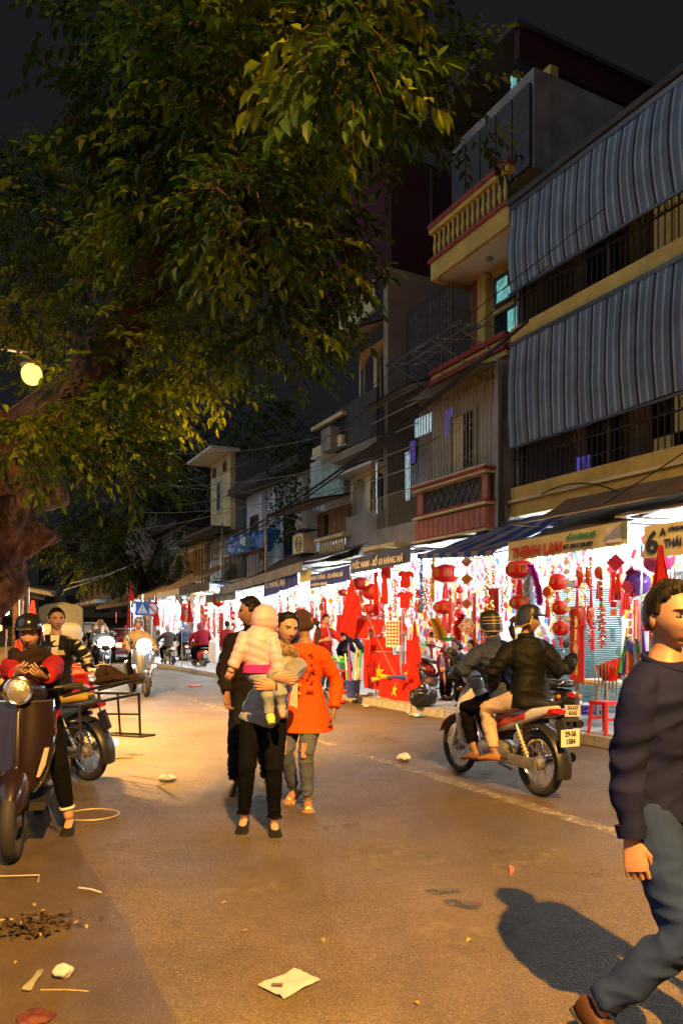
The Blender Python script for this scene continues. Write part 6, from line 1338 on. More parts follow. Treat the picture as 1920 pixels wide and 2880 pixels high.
def fish(label, px, py, hpx, v):
    p = at(px, py, v); h = hpx/FPX*p.y; t = hang('fish_charm', label, 'charm', p, 'twin fish charms', R(66))
    for s in (-1, 1):
        q = MB().sections([((0, s*h*.12, h*.5), (.01, 0, 0), (0, h*.04, 0), .9), ((0, s*h*.2, h*.38), (.035, 0, 0), (0, h*.13, 0), .9), ((0, s*h*.2, h*.1), (.045, 0, 0), (0, h*.16, 0), .9), ((0, s*h*.16, -.15*h), (.03, 0, 0), (0, h*.11, 0), .9), ((0, s*h*.22, -.33*h), (.015, 0, 0), (0, h*.06, 0), .9), ((0, s*h*.38, -.45*h), (.006, 0, 0), (0, h*.15, 0), .9)], 14); f = q.build('fish', RED, t)
        MB().ball((-.035, s*h*.2, h*.33), (.02, h*.06, h*.06), 10, 8).build('eye', CARDW, f)
        q = MB()
        for a in range(3):
            for b in range(3): q.ball((-.04, s*h*(.13+.06*b), h*(.16-.1*a)), (.012, h*.028, h*.03), 7, 5)
        q.build('gold_scales', GOLDF, f)['kind'] = 'stuff'
        tq = MB(); tassel_bm(tq, 0, s*h*.3, -.5*h, h*.85, .02); tq.build('tassel', TASM.materials[0], t)
    MB().tube([(0, 0, h*1.0), (0, 0, -h*.5)], .008, 5).build('cord', RED, t)
fish('pair of red and gold fish charms high before the shutter', 1641, 1625, 62, 7.65); fish('lower pair of big-eyed fish charms with red tassels', 1644, 1738, 68, 7.65)
def knot(label, px, py, hpx, v):
    p = at(px, py, v); h = hpx/FPX*p.y; t = hang('knot_charm', label, 'charm', p, None, R(66))
    MB().prism([(-.5*h, 0), (0, -.5*h), (.5*h, 0), (0, .5*h)], (0, 0, 0), (0, -1, 0), (0, 0, 1), .04).build('knot', mat('crimson_cord', (.35, .01, .05), .7, 0, .2, vs=40, bump=.8, bs=90), t)
    for k in range(10):
        a = 2*math.pi*k/10; MB().torus((0, .62*h*math.cos(a)*.8, .62*h*math.sin(a)*.8), .1*h, .006, 'x', 12, 5).build('loop', RED, t)
    for s in (-1, 1): tq = MB(); tassel_bm(tq, 0, s*.12*h, -.6*h, 1.5*h, .03); tq.build('tassel', TASM.materials[0], t)
knot('large crimson knot charm above the bare bulb at right', 1730, 1583, 50, 7.6); knot('dark red knot charm right of the large crimson one', 1775, 1612, 32, 7.7); knot('crimson knot with bundle of tassels near the man’s hair'.replace('’', "'"), 1760, 1652, 30, 7.5)
for l, px, py, r in (('round magenta balloon fan at the 6A sign', 1850, 1568, .2), ('violet balloon behind the red flag at right', 1790, 1640, .17)):
    o = MB().ball((0, 0, 0), r, 20, 14).build('balloon', mat('balloon_%d' % px, (.55, .06, .22) if px > 1800 else (.25, .08, .5), .25, 0, .05), None, loc=at(px, py, 7.8)); tag(o, l, 'balloon')
# ---- flags
def star_poly(r): return [((r if k % 2 == 0 else r*.382)*math.sin(math.pi*k/5), (r if k % 2 == 0 else r*.382)*math.cos(math.pi*k/5)) for k in range(10)]
def flag(label, o, ex, ey, w, h, folds=.03, star=None, fn=None, name='flag', group=None, pole=None, droop=0):
    """cloth hung from o, running w along ex and h along ey"""
    o = V(o); ex, ey = V(ex).normalized(), V(ey).normalized(); nz = ex.cross(ey); t = thing(name, label, 'flag', o, 0, group)
    def f(a, b):
        if fn: a2, b2 = fn(a, b)
        else: a2, b2 = a, b
        return ex*(w*a2)+ey*(h*b2)+nz*(folds*math.sin(a*7+b*2)*(.3+.7*b)+folds*.5*math.sin(a*15+1+b*5))
    MB().sheet(f, 26, 18, .004).build('cloth', REDCLOTH, t)
    if star:
        a0, b0, r = star; q = MB(); sg = 1 if nz.dot(V((0, -1, 0))) > 0 else -1
        P_ = star_poly(r); pts = [f(a0+x/w, b0-y/h) for x, y in P_]; c = f(a0, b0); off = nz*(.03*sg)
        q.add([p+off for p in pts]+[c+off*1.1], [(k, (k+1) % 10, 10) for k in range(10)]); q.add([p-nz*(.034*sg) for p in pts]+[c-off*1.3], [((k+1) % 10, k, 10) for k in range(10)]); q.build('star', YELLOWCLOTH, t, False)
    if pole: MB().tube([V(p)-o for p in pole], .011, 6).build('pole', STEEL if len(pole) < 3 else WOODW, t)
    return t
tri = lambda a, b: (a*b+.02*a, b)
vF = 7.25
e1 = (at(1000, 1760, vF)-at(950, 1760, vF)).normalized(); dn = V((0, 0, -1))
flag('tall limp red flag on a slanting pole left of the stand', at(983, 1618, 7.1), (at(1060, 1800, 7.1)-at(983, 1618, 7.1)), (at(945, 1800, 7.1)-at(983, 1618, 7.1)), .9, 1.15, .05, None, lambda a, b: (a*(.35+.65*(1-b)) if False else a*.78*(1-.0*b), b*(1-.25*a)), pole=[at(981, 1612, 7.1), at(1062, 1800, 7.1), at(1110, 1900, 7.1)])
flag('furled red flag hanging by the foreground man’s hair'.replace('’', "'"), at(1803, 1540, 6.9), S(-1, 0)-S(0, 0), dn, .5, .95, .05, (.5, .55, .06), lambda a, b: (.5+(a-.5)*(.1+.9*b), b), pole=[at(1803, 1535, 6.9), at(1800, 1900, 6.9)])
flag('small red flag left of the vendor in red', at(906, 1690, 7.0), S(-1, 0)-S(0, 0), dn, .3, .65, .03, None, lambda a, b: (.5+(a-.5)*(.1+.9*b), b), pole=[at(906, 1685, 7.0), at(928, 1800, 7.0)])
flag('narrow red pennant right of the heart sheet', at(1148, 1748, 7.2), S(-1, 0)-S(0, 0), dn, .4, .72, .03, None, lambda a, b: (.5+(a-.5)*(.08+.92*b), b))
for l, px, py, hp, v in (('red flag by the crossing sign, right of it', 435, 1680, 80, 6.3), ('red flag on the lamp post above the far traffic', 368, 1640, 50, 5.0), ('red flag left of the crossing sign', 362, 1710, 55, 5.2), ('red flag under the tan awning', 530, 1690, 60, 7.0), ('thin red flag beside the tan awning one', 512, 1705, 40, 7.1)):
    p = at(px, py, v); hh = hp/FPX*p.y; flag(l, p, S(-1, 0)-S(0, 0), dn, hh*.5, hh, .06, None, lambda a, b: (.5+(a-.5)*(.15+.85*b), b), group='red flags up the street', pole=[p+V((0, 0, .1)), V((p.x, p.y, .05))])
# ---- the flag stand at the kerb
u_, z_ = UZ(1057, 1985, 7.3)
st = thing('flag_stand', 'tubular steel stand draped with red starred flags at the kerb', 'stand', S(u_, 7.35, .0), A)
def sl(px, py, v=7.35): u, z = UZ(px, py, v); return V((v-7.35, u-u_, z))
for a in ((1057, 1925), (1130, 1735)): 
    p = sl(*a); MB().tube([(p.x, p.y, .02), p], .014, 8).build('post', STEEL, st)
for a, b in (((1018, 1732), (1155, 1736)), ((1035, 1780), (1150, 1784)), ((1050, 1832), (1140, 1836)), ((1050, 1906), (1150, 1906))): MB().tube([sl(*a), sl(*b)], .012, 8).build('rail', STEEL, st)
p = sl(1080, 1735); MB().tube([p+V((.45, 0, 0)), V((.45, p.y, .13))], .014, 8).build('post', STEEL, st)
def pf(label, x0, y0, x1, y1, v, star=None, folds=.03):
    o = at(x0, y0, v); ex = at(x1, y0, v)-o; hh = (at(x0, y0, v)-at(x0, y1, v)).length; ww = (at(x1, y0, v)-o).length
    return flag(label, o, V((ex.x, ex.y, 0)), dn, ww, hh, folds, star, None, group='starred flags on the stand')
pf('large red flag with yellow star on the stand’s left'.replace('’', "'"), 1021, 1836, 1124, 1934, 7.32, (.52, .5, .18))
pf('low red flag with star nearest the kerb', 1062, 1910, 1172, 1988, 7.22, (.52, .3, .15), .05)
pf('red flag with small star at the right of the stand', 1126, 1866, 1178, 1950, 7.30, (.4, .35, .12), .04)
pf('upper red flag cloth behind the heart sheet', 1040, 1790, 1100, 1840, 7.45, None, .03)
pf('red flag hanging low right of the stand', 1140, 1800, 1172, 1875, 7.4, None, .03)
pf('red banner strip left of the stand posts', 1022, 1800, 1040, 1870, 7.28, None, .02)
pf('long red ribbon banner under the navy awning', 1050, 1610, 1062, 1735, 7.6, None, .02)
pf('second red ribbon banner beside the first', 1072, 1600, 1088, 1700, 7.6, None, .02)
pf('red banner hanging behind the tall flag', 990, 1690, 1015, 1790, 7.9, None, .03)
pf('wide red drape left of the vendor in dark jacket', 945, 1730, 975, 1800, 7.7, None, .03)
# T-shirts
def shirt(label, px, py, wpx, v, star=False, group='red T-shirts on hangers'):
    p = at(px, py, v); w = wpx/FPX*p.y; t = hang('t_shirt', label, 'T-shirt', p, group, R(70)); h = w*1.25
    poly = [(-.18, 0), (-.5, -.12), (-.62, -.42), (-.42, -.5), (-.34, -.36), (-.36, -1.2), (.36, -1.2), (.34, -.36), (.42, -.5), (.62, -.42), (.5, -.12), (.18, 0), (.1, -.1), (-.1, -.1)]
    q = MB().prism([(x*w, y*w) for x, y in poly], (0, 0, 0), (0, -1, 0), (0, 0, 1), .02); q.build('shirt', REDCLOTH, t, False)
    MB().tube([(-.03, .25*w, -.03), (-.03, 0, .04), (-.03, -.25*w, -.03)], .006, 5).build('hanger', STEEL, t)
    if star: MB().prism([(x, y-.55*w) for x, y in star_poly(.16*w)], (-.024, 0, 0), (0, -1, 0), (0, 0, 1), .004).build('star', YELLOWCLOTH, t, False)
for l, px, py, w, v, s in (('upper red T-shirt on a hanger left of the bulb', 1140, 1605, 40, 7.7, 0), ('orange-lit T-shirt below the upper one', 1138, 1662, 40, 7.7, 0), ('red T-shirt hung on the stand’s top rail at left'.replace('’', "'"), 1019, 1740, 46, 7.3, 0), ('red T-shirt hung on the stand beside the heart sheet', 1062, 1742, 36, 7.35, 0), ('wide red T-shirt behind the heart sheet', 1112, 1748, 56, 7.5, 0), ('red cloth shirt under the navy awning', 1085, 1580, 40, 7.6, 0)): shirt(l, px, py, w, v, s)
# heart sticker sheet
p = at(1103, 1745, 7.25); t = hang('sticker_sheet', 'white sheet of red heart stickers pinned to the stand', 'sticker sheet', p, None, R(72)); MB().bx(0, .006, -.13, .13, -.5, 0).build('sheet', CARDW, t, False)
hp = [(0, -.5), (.5, .1), (.42, .42), (.2, .45), (0, .25), (-.2, .45), (-.42, .42), (-.5, .1)]
for i in range(4):
    for j in range(7): MB().prism([(x*.05, y*.05) for x, y in hp], (-.004, .09-.06*i, -.05-.065*j), (0, -1, 0), (0, 0, 1), .003).build('heart', RED, t, False)
# ---- plastic horns, bucket, stools
HC = [mat('horn_%s' % n, c, .35, 0, .05) for n, c in (('green', (.06, .5, .08)), ('yellow', (.75, .6, .04)), ('pink', (.7, .04, .3)), ('blue', (.04, .08, .5)), ('white', (.75, .75, .7)), ('purple', (.25, .05, .45)), ('orange', (.75, .16, .03)))]
HN = ['green', 'yellow', 'pink', 'blue', 'white', 'purple', 'orange']
def horn(label, loc, d, l, m1, m2, group='plastic horns'):
    d = V(d).normalized(); t = thing('plastic_horn', label, 'horn', loc, 0, group); x, y = frame_to(d)
    MB().tube([d*0, d*l*.35, d*l*.6], [.055, .03, .024], 12).build('bell', m1, t); MB().tube([d*l*.6, d*l*.9, d*l], [.024, .015, .02], 10).build('mouthpiece', m2, t)
bp = G(992, 1962, .12)
bt_ = thing('bucket', 'blue plastic bucket holding upright plastic horns', 'bucket', bp, 0, None)
MB().lathe([(.11, 0), (.12, .02), (.15, .33), (.16, .34), (.15, .35), (.14, .33), (.11, .03), (0, .03)], 20).build('tub', mat('blue_plastic', (.04, .07, .35), .35, 0, .08), bt_)
MB().torus((0, 0, .34), .158, .01, 'z', 24, 6).build('lip', _M['blue_plastic'], bt_)
for k, (a, b, l) in enumerate(((0, 4, .62), (1, 2, .66), (0, 0, .7), (4, 0, .55), (5, 2, .75), (1, 4, .6))):
    an = k*1.05; d_ = V((.1*math.cos(an), .1*math.sin(an), 1)); horn('%s and %s horn in the blue bucket' % (HN[a], HN[b]), bp+V((.07*math.cos(an), .07*math.sin(an), .06)), d_, l+.25, HC[b], HC[a], 'horns in the blue bucket')
for px, py, d_, a, b, l in ((1045, 1912, (1, 0, .08), 1, 1, .3), (1072, 1903, (1, -.1, -.04), 1, 2, .45), (1140, 1905, (-1, 0, .03), 3, 3, .35)): horn('%s horn lying across the front of the flag stand' % HN[a] if px != 1072 else 'yellow and pink horn across the middle of the flag stand', at(px, py, 7.15), d_, l, HC[a], HC[b], None)
for k in range(11):
    a, b = rnd.randrange(7), rnd.randrange(7); horn('bright plastic horn standing behind the foreground man', at(1748+k*7, 1905-rnd.randrange(4)*6, 7.3), (rnd.uniform(-.2, .2), 0, 1), rnd.uniform(.35, .6), HC[a], HC[b], 'horns by the flag bouquet')
def stool(label, loc, m, h=.42, w=.3, rz=0, basket=None):
    t = thing('stool', label, 'stool', loc, rz); MB().box((0, 0, h), (w, w, .04), None, .95).build('seat', m, t, False)
    for sx in (-1, 1):
        for sy in (-1, 1): MB().tube([(sx*w*.4, sy*w*.4, h-.02), (sx*w*.5, sy*w*.5, 0)], [.03, .022], 6).build('leg', m, t)
    MB().bx(-w*.45, w*.45, -w*.47, -w*.44, h*.45, h*.55).bx(-w*.45, w*.45, w*.44, w*.47, h*.45, h*.55).build('brace', m, t, False)['kind'] = 'stuff'
    return t
REDPL = mat('red_plastic', (.5, .02, .015), .35, 0, .06); BLUEPL = _M['blue_plastic']; GREENPL = mat('green_plastic', (.05, .3, .22), .35, 0, .06); PURPL = mat('violet_plastic', (.14, .1, .5), .4, 0, .06)
stool('red plastic stool carrying a basket of toys beside the blue bucket', G(950, 1945, .12), REDPL, .45, .34, .3)
def basket(label, loc, m, w, d, h, rz=0, rnd_=False, name='basket'):
    t = thing(name, label, 'basket', loc, rz); n = 40; q = MB()
    def pt(a, s):
        if rnd_: return V((w/2*s*math.cos(a), d/2*s*math.sin(a), 0))
        c, sn = math.cos(a), math.sin(a); return V((w/2*s*math.copysign(abs(c)**.35, c), d/2*s*math.copysign(abs(sn)**.35, sn), 0))
    for k in range(n):
        a = 2*math.pi*k/n; q.tube([pt(a, .82), pt(a, 1)+V((0, 0, h))], .006, 4, False)
    for z in (0, .3, .55, .8): q.tube([pt(2*math.pi*k/n, .82+.18*z)+V((0, 0, h*z)) for k in range(n)], .007, 4, closed=True)
    o = q.build('lattice', m, t); o['kind'] = 'stuff'
    MB().tube([pt(2*math.pi*k/n, 1.02)+V((0, 0, h)) for k in range(n)], .014, 6, closed=True).build('rim', m, t)
    MB().prism([(pt(2*math.pi*k/n, .8).x, pt(2*math.pi*k/n, .8).y) for k in range(n)], (0, 0, .005), (1, 0, 0), (0, 1, 0), .01).build('base', m, t, False)
    return t
def fill(label, loc, w, d, h, mats, n=12, cat='goods', name='goods_pile'):
    q = MB()
    for k in range(n): q.mat(rnd.randrange(len(mats))).ball((rnd.uniform(-w, w)*.4, rnd.uniform(-d, d)*.4, h*rnd.uniform(.3, 1)), (rnd.uniform(.03, .08), rnd.uniform(.03, .08), rnd.uniform(.03, .06)), 8, 6)
    tag(q.build(name, mats, None, loc=loc), label, cat, None, 'stuff')
p = G(950, 1945, .12)+V((0, 0, .47)); basket('green basket of packaged toys on the red stool', p, GREENPL, .4, .36, .16, .3); fill('packaged green and yellow toys heaped in the basket', p+V((0, 0, .05)), .4, .36, .22, [HC[0], HC[1], HC[4]], 16)
for l, px, py, m, w, d, h, r in (('violet crate basket of packets on the ground', 1660, 1925, PURPL, .55, .4, .22, 0), ('red tub left of the small table', 1638, 1962, REDPL, .36, .36, .22, 1), ('second red tub nearer the small table', 1668, 1958, REDPL, .34, .34, .22, 1), ('shallow violet basket in front of the red tubs', 1655, 2008, PURPL, .42, .42, .14, 1), ('blue basin beside the red tubs', 1690, 1985, BLUEPL, .3, .3, .1, 1), ('long red tray basket behind the tubs', 1650, 1945, REDPL, .8, .3, .12, 0)):
    p = G(px, py, .13); basket(l, p, m, w, d, h, A, bool(r)); fill('wrapped sweets and packets in the '+l.split(' on ')[0].split(' left')[0].split(' beside')[0].split(' in front')[0].split(' behind')[0].split(' nearer')[0], p+V((0, 0, .02)), w, d, h, [CARDW, PK[0], PK[3], PK[1]], 14)
tb = thing('small_table', 'low wooden table with tray by the flag bouquet', 'table', G(1690, 2035, .12), A)
MB().bx(-.22, .22, -.3, .3, .55, .58).build('table_top', mat('light_wood', (.45, .33, .18), .6, 0, .2, vs=8), tb, False)
for sx in (-1, 1):
    for sy in (-1, 1): MB().bx(sx*.19-.02, sx*.19+.02, sy*.27-.02, sy*.27+.02, 0, .55).build('leg', _M['light_wood'], tb, False)
MB().bx(-.18, .16, -.22, .22, .585, .62).build('tray', CARDW, tb, False)
for k in range(7):
    p = at(1672+k*10, 1862+abs(k-3)*4, 7.25); flag('small hand flag in the bouquet by the table', p, (1, .2*(k-3), .3), (-.15*(k-3), -.3, -1), .2, .22, .015, (.5, .5, .04) if k % 2 else None, None, group='hand flags in the bouquet', pole=[p, p+V((.0, 0, -.35))])
stool('green plastic chair behind the passenger', G(1588, 1960, .12), GREENPL, .4, .32, .4); stool('red plastic stool at the foot of the small table', G(1700, 2065, .12), REDPL, .4, .28, .5)
# bags and boxes on the pavement
def bag_(label, loc, w, h, m, name='bag', seedo=0):
    q = MB().ball((0, 0, h*.45), (w*.5, w*.45, h*.45), 14, 10).ball((.02, 0, h*.85), (w*.2, w*.18, h*.2), 10, 8)
    o = remesh(q, name, m, .02, None, 1, lambda c: .035*noise.noise(c*9+V((seedo, 0, 0)))); o.location = loc; return tag(o, label, 'bag')
bag_('knotted black rubbish bag at the kerb', G(1190, 1992, .1), .5, .42, mat('black_bin_bag', (.012, .012, .013), .25, 0, .1)); bag_('pale blue plastic bag on top of the black rubbish bag', G(1185, 1965, .1)+V((0, .25, .28)), .3, .3, mat('pale_blue_bag', (.25, .45, .65), .3, 0, .1), seedo=3)
bag_('crumpled white plastic bag by the bucket', G(945, 1972, .02), .25, .2, mat('white_bag', (.65, .65, .65), .35, 0, .1), seedo=6)
tag(MB().box((0, 0, .12), (.06, .06, .24)).build('carton', mat('tan_carton', (.45, .3, .18), .7), None, False, loc=G(1222, 1975, .12), rz=.3), 'slim tan carton standing by the rubbish bag', 'carton')
# seated and standing vendors
def seated(label, loc, rz, top, hair='bun', h=1.56, vox=.014, head=0, pitch=0, **k):
    return person(label, loc, rz, dict(pelvis=(0, -.1, .42), lean=(0, .28, 1), yaw=head, pitch=pitch, ankle_r=(.12, .28, .09), ankle_l=(-.12, .3, .09), knee_r=(.15, 1, .6), knee_l=(-.15, 1, .6), wrist_r=(.1, .3, .62), wrist_l=(-.08, .32, .62), elbow_r=(1, -.2, -.5), elbow_l=(-1, -.2, -.5)), dict(skin=SKIN2, hair=hair, hairth=.016, top=dict(m=top, g=.03, sg=.026, hem=-.05, fold=.012), trousers=dict(m=BLACKC, g=.014), shoes=dict(m=BLACKP)), h, vox, sex='f', z=.12, detail=0, **k)
sp_ = G(1292, 1990, .12)+V((.26, 0, 0)); seated('woman in black jacket with hair bun seated on a blue stool', sp_, rz_of(-.9, -.4), BLACKC); stool('blue plastic stool under the woman with hair bun', sp_+V((.12, .05, 0)), BLUEPL, .3, .3, .4)
sp_ = G(1283, 1978, .12)+V((.12, .45, 0)); seated('second woman in black sitting just behind the bun-haired one', sp_, rz_of(-.9, -.3), cloth('dark_grey_fleece', (.03, .03, .035)), 'long'); stool('blue stool beneath the second seated woman', sp_+V((.12, .05, 0)), BLUEPL, .3, .3, .2)
seated('boy with short hair sitting among the shop goods', G(1350, 1985, .12)+V((.1, .5, 0)), rz_of(.7, -.6), cloth('white_tee', (.7, .7, .7)), 'short', 1.5)
w = G(912, 1945, .12); person('vendor in red star T-shirt behind the horns', w, rz_of(.5, -.8), dict(yaw=R(5), pitch=R(-10), wrist_r=(.2, .35, 1.12), wrist_l=(-.25, .4, 1.15), hand_l=dict(curl=.8)), dict(skin=SKIN2, hair='short', top=dict(m=REDCLOTH, name='t_shirt', g=.02, hem=-.08, cuff=.2), trousers=dict(m=BLUEJ), shoes=dict(m=BLACKP)), 1.64, .014, z=.12, detail=0)
w = G(985, 1955, .12)+V((-.15, 1.3, 0)); person('vendor in dark jacket bending beside the flag stand', w, rz_of(.8, .5), dict(lean=(0, .35, 1), pitch=R(-20), wrist_r=(.2, .45, .85), wrist_l=(-.2, .45, .85)), dict(skin=SKIN, hair='short', top=dict(m=cloth('navy_jacket', (.02, .025, .045)), g=.028), trousers=dict(m=BLACKC), shoes=dict(m=BLACKP)), 1.62, .014, z=.12, detail=0)
for l, px, dv, hx_, c in (('shopper in navy before the bright shop', 840, 8.2, .8, (.03, .04, .08)), ('shopper in grey at the white-lit shop', 690, 8.0, .6, (.15, .15, .15)), ('shopper in red jacket near the far awning', 640, 7.9, -.3, (.35, .03, .03))):
    u, z = UZ(px, 1900, dv); person(l, S(u, dv), rz_of(hx_, .6), dict(), dict(skin=SKIN, hair='short', top=dict(m=cloth('shopper_%d' % px, c), g=.028), trousers=dict(m=BLACKC), shoes=dict(m=BLACKP)), 1.6, .02, z=.12, detail=0, group='shoppers at the far shops')
# ---- left-hand stall under clear sheeting
lb = P(-45, 1773, 12.2); lb.z = 0
ls = thing('market_stall', 'left roadside stall of red flowers and flags under clear sheeting', 'stall', lb, A)
MB().bx(-.6, .5, -.9, .9, .0, .85).build('table', mat('stall_wood', (.25, .16, .09), .7, 0, .2), ls, False)
for sx in (-.7, .6):
    for sy in (-1, 1): MB().tube([(sx, sy, 0), (sx, sy, 2.1)], .015, 6).build('pole', STEEL, ls)
MB().ball((.3, -.6, 1.75), (.06, .06, .08), 12, 8).build('bulb', mat('warm_bulb', (1, .9, .7), .3, 0, 0, emit=60, ecol=(1, .85, .6)), ls)
lamp('bulb_light', (.3, -.75, 1.55), 60, (1, .82, .55), .08, ls)
CLEAR = mat('clear_sheeting', (.2, .2, .18), .3, 0, .2, trans=0, alpha=.06, bump=.5, bs=6)
MB().sheet(lambda a, b: (-.9+1.9*a, -1.1+2.2*b, 2.15+.05*math.sin(a*2.4)-.06*math.sin(b*9)*a-.15*a*a), 16, 16, .003).build('clear_sheet', CLEAR, ls)
for l, px, py, sx in (('red flag at the left roadside stall', 66, 1690, .5), ('wide red flag at the edge of the left stall', 20, 1770, .7)):
    p = P(px, py, 11.6); flag(l, p, (1, 0, 0), dn, sx*.6, .8, .04, None, lambda a, b: (.5+(a-.5)*(.15+.85*b), b), pole=[p, p+V((-.05, 0, -.9))])
REDFL = [mat('red_petals', (.6, .02, .05), .6, 0, .2), mat('pink_petals', (.7, .15, .3), .6, 0, .2), GOLDF, SHIN[3]]
fill('heap of red and pink silk flowers on the left stall', lb+V((.1, -.7, .95)), .9, .9, .65, REDFL, 70, 'flowers', 'silk_flowers')
for k in range(3): tag(MB().box((0, 0, .12), (.3, .24, .24)).build('carton', CARDW, None, False, loc=lb+V((.25, -.85, .85+.245*k)), rz=.1*k), 'white carton stacked on the left roadside stall', 'carton', 'white cartons on the left stall')
# ---- crossing signs
sg = at(400, 1712, 5.6); t = thing('crossing_sign', 'blue square pedestrian crossing sign with white triangle', 'road sign', (sg.x, sg.y, 0), A)
MB().tube([(0, 0, 0), (0, 0, sg.z+.5)], .035, 8).build('post', STEEL, t); MB().bx(-.23, .23, -.06, -.03, sg.z-.23, sg.z+.23).build('plate', mat('sign_blue', (.02, .12, .45), .4), t, False)
MB().prism([(-.17, -.15), (.17, -.15), (0, .18)], (0, -.064, sg.z), (1, 0, 0), (0, 0, 1), .004).build('triangle', WHITEP, t, False)
for k in range(3): MB().bx(-.09+.065*k, -.06+.065*k, -.076, -.071, sg.z-.13, sg.z-.08).build('stripe', PLATETXT, t, False)
MB().tube([(0, -.074, sg.z+.08), (0, -.074, sg.z-.01), (-.04, -.074, sg.z-.07)], .01, 5).build('figure', PLATETXT, t)
tag(MB().lathe([(0, 0), (.24, 0), (.24, .03), (0, .03)], 28, (0, 0, 0), 'y').build('round_sign', WHITEP, None, loc=at(428, 1712, 6.0), rz=A), 'round red-rimmed road sign behind the crossing sign', 'road sign')
rs_ = bpy.data.objects['round_sign']; MB().torus((0, -.01, 0), .21, .03, 'y', 28, 6).build('rim', RED, rs_); MB().box((0, -.02, 0), (.36, .02, .04), Matrix.Rotation(R(45), 3, 'Y')).build('bar', RED, rs_, False); MB().tube([(0, .05, -.3), (0, .05, -2.6)], .03, 8).build('post', STEEL, rs_)
# ------------------------------------------------------------------ trees
BARK = mat('mottled_bark', (.026, .017, .014), .92, 0, .4, vs=4.5, bump=1.0, bs=14, col2=(.16, .08, .042))
LEAFM = []
for i, (c, c2) in enumerate((((.04, .085, .01), (.06, .11, .012)), ((.012, .035, .008), (.022, .05, .01)), ((.14, .2, .018), (.19, .23, .022)))):
    m = mat('leaf_%d' % i, c, .5, 0, .3, vs=9, col2=c2, spec=.3); m.node_tree.nodes['Principled BSDF'].inputs['Transmission Weight'].default_value = 0
    n_ = m.node_tree.nodes; l_ = m.node_tree.links; tl = n_.new('ShaderNodeBsdfTranslucent'); tl.inputs[0].default_value = (c2[0]*2, c2[1]*2, c2[2], 1); mx = n_.new('ShaderNodeMixShader'); mx.inputs[0].default_value = .5
    l_.new(n_['Principled BSDF'].outputs[0], mx.inputs[1]); l_.new(tl.outputs[0], mx.inputs[2]); l_.new(mx.outputs[0], n_['Material Output'].inputs[0])
    LEAFM.append(m)
def leaf_verts(base, d, up, l, w, fold=.25, curl=.2):
    s = d.cross(up).normalized(); n = s.cross(d).normalized()
    a = base; b = base+d*l*.35; c = base+d*l*.7-n*l*curl*.3; e = base+d*l-n*l*curl
    return [a, b+s*w*.5+n*w*fold, b-n*0, b-s*w*.5+n*w*fold, c+s*w*.42+n*w*fold*.8, c, c-s*w*.42+n*w*fold*.8, e], [(0, 1, 2), (0, 2, 3), (1, 4, 5, 2), (2, 5, 6, 3), (4, 7, 5), (5, 7, 6)]
LEAFONE = []
for m in LEAFM:
    q = MB(); vs, fs = leaf_verts(V((0, 0, 0)), V((0, 1, 0)), V((0, 0, 1)), 1, .42); q.add(vs, fs); LEAFONE.append(q.mesh('leaf', m))
tr = random.Random(11); LDIR = (lp-V((0, 0, CAMH))).normalized()
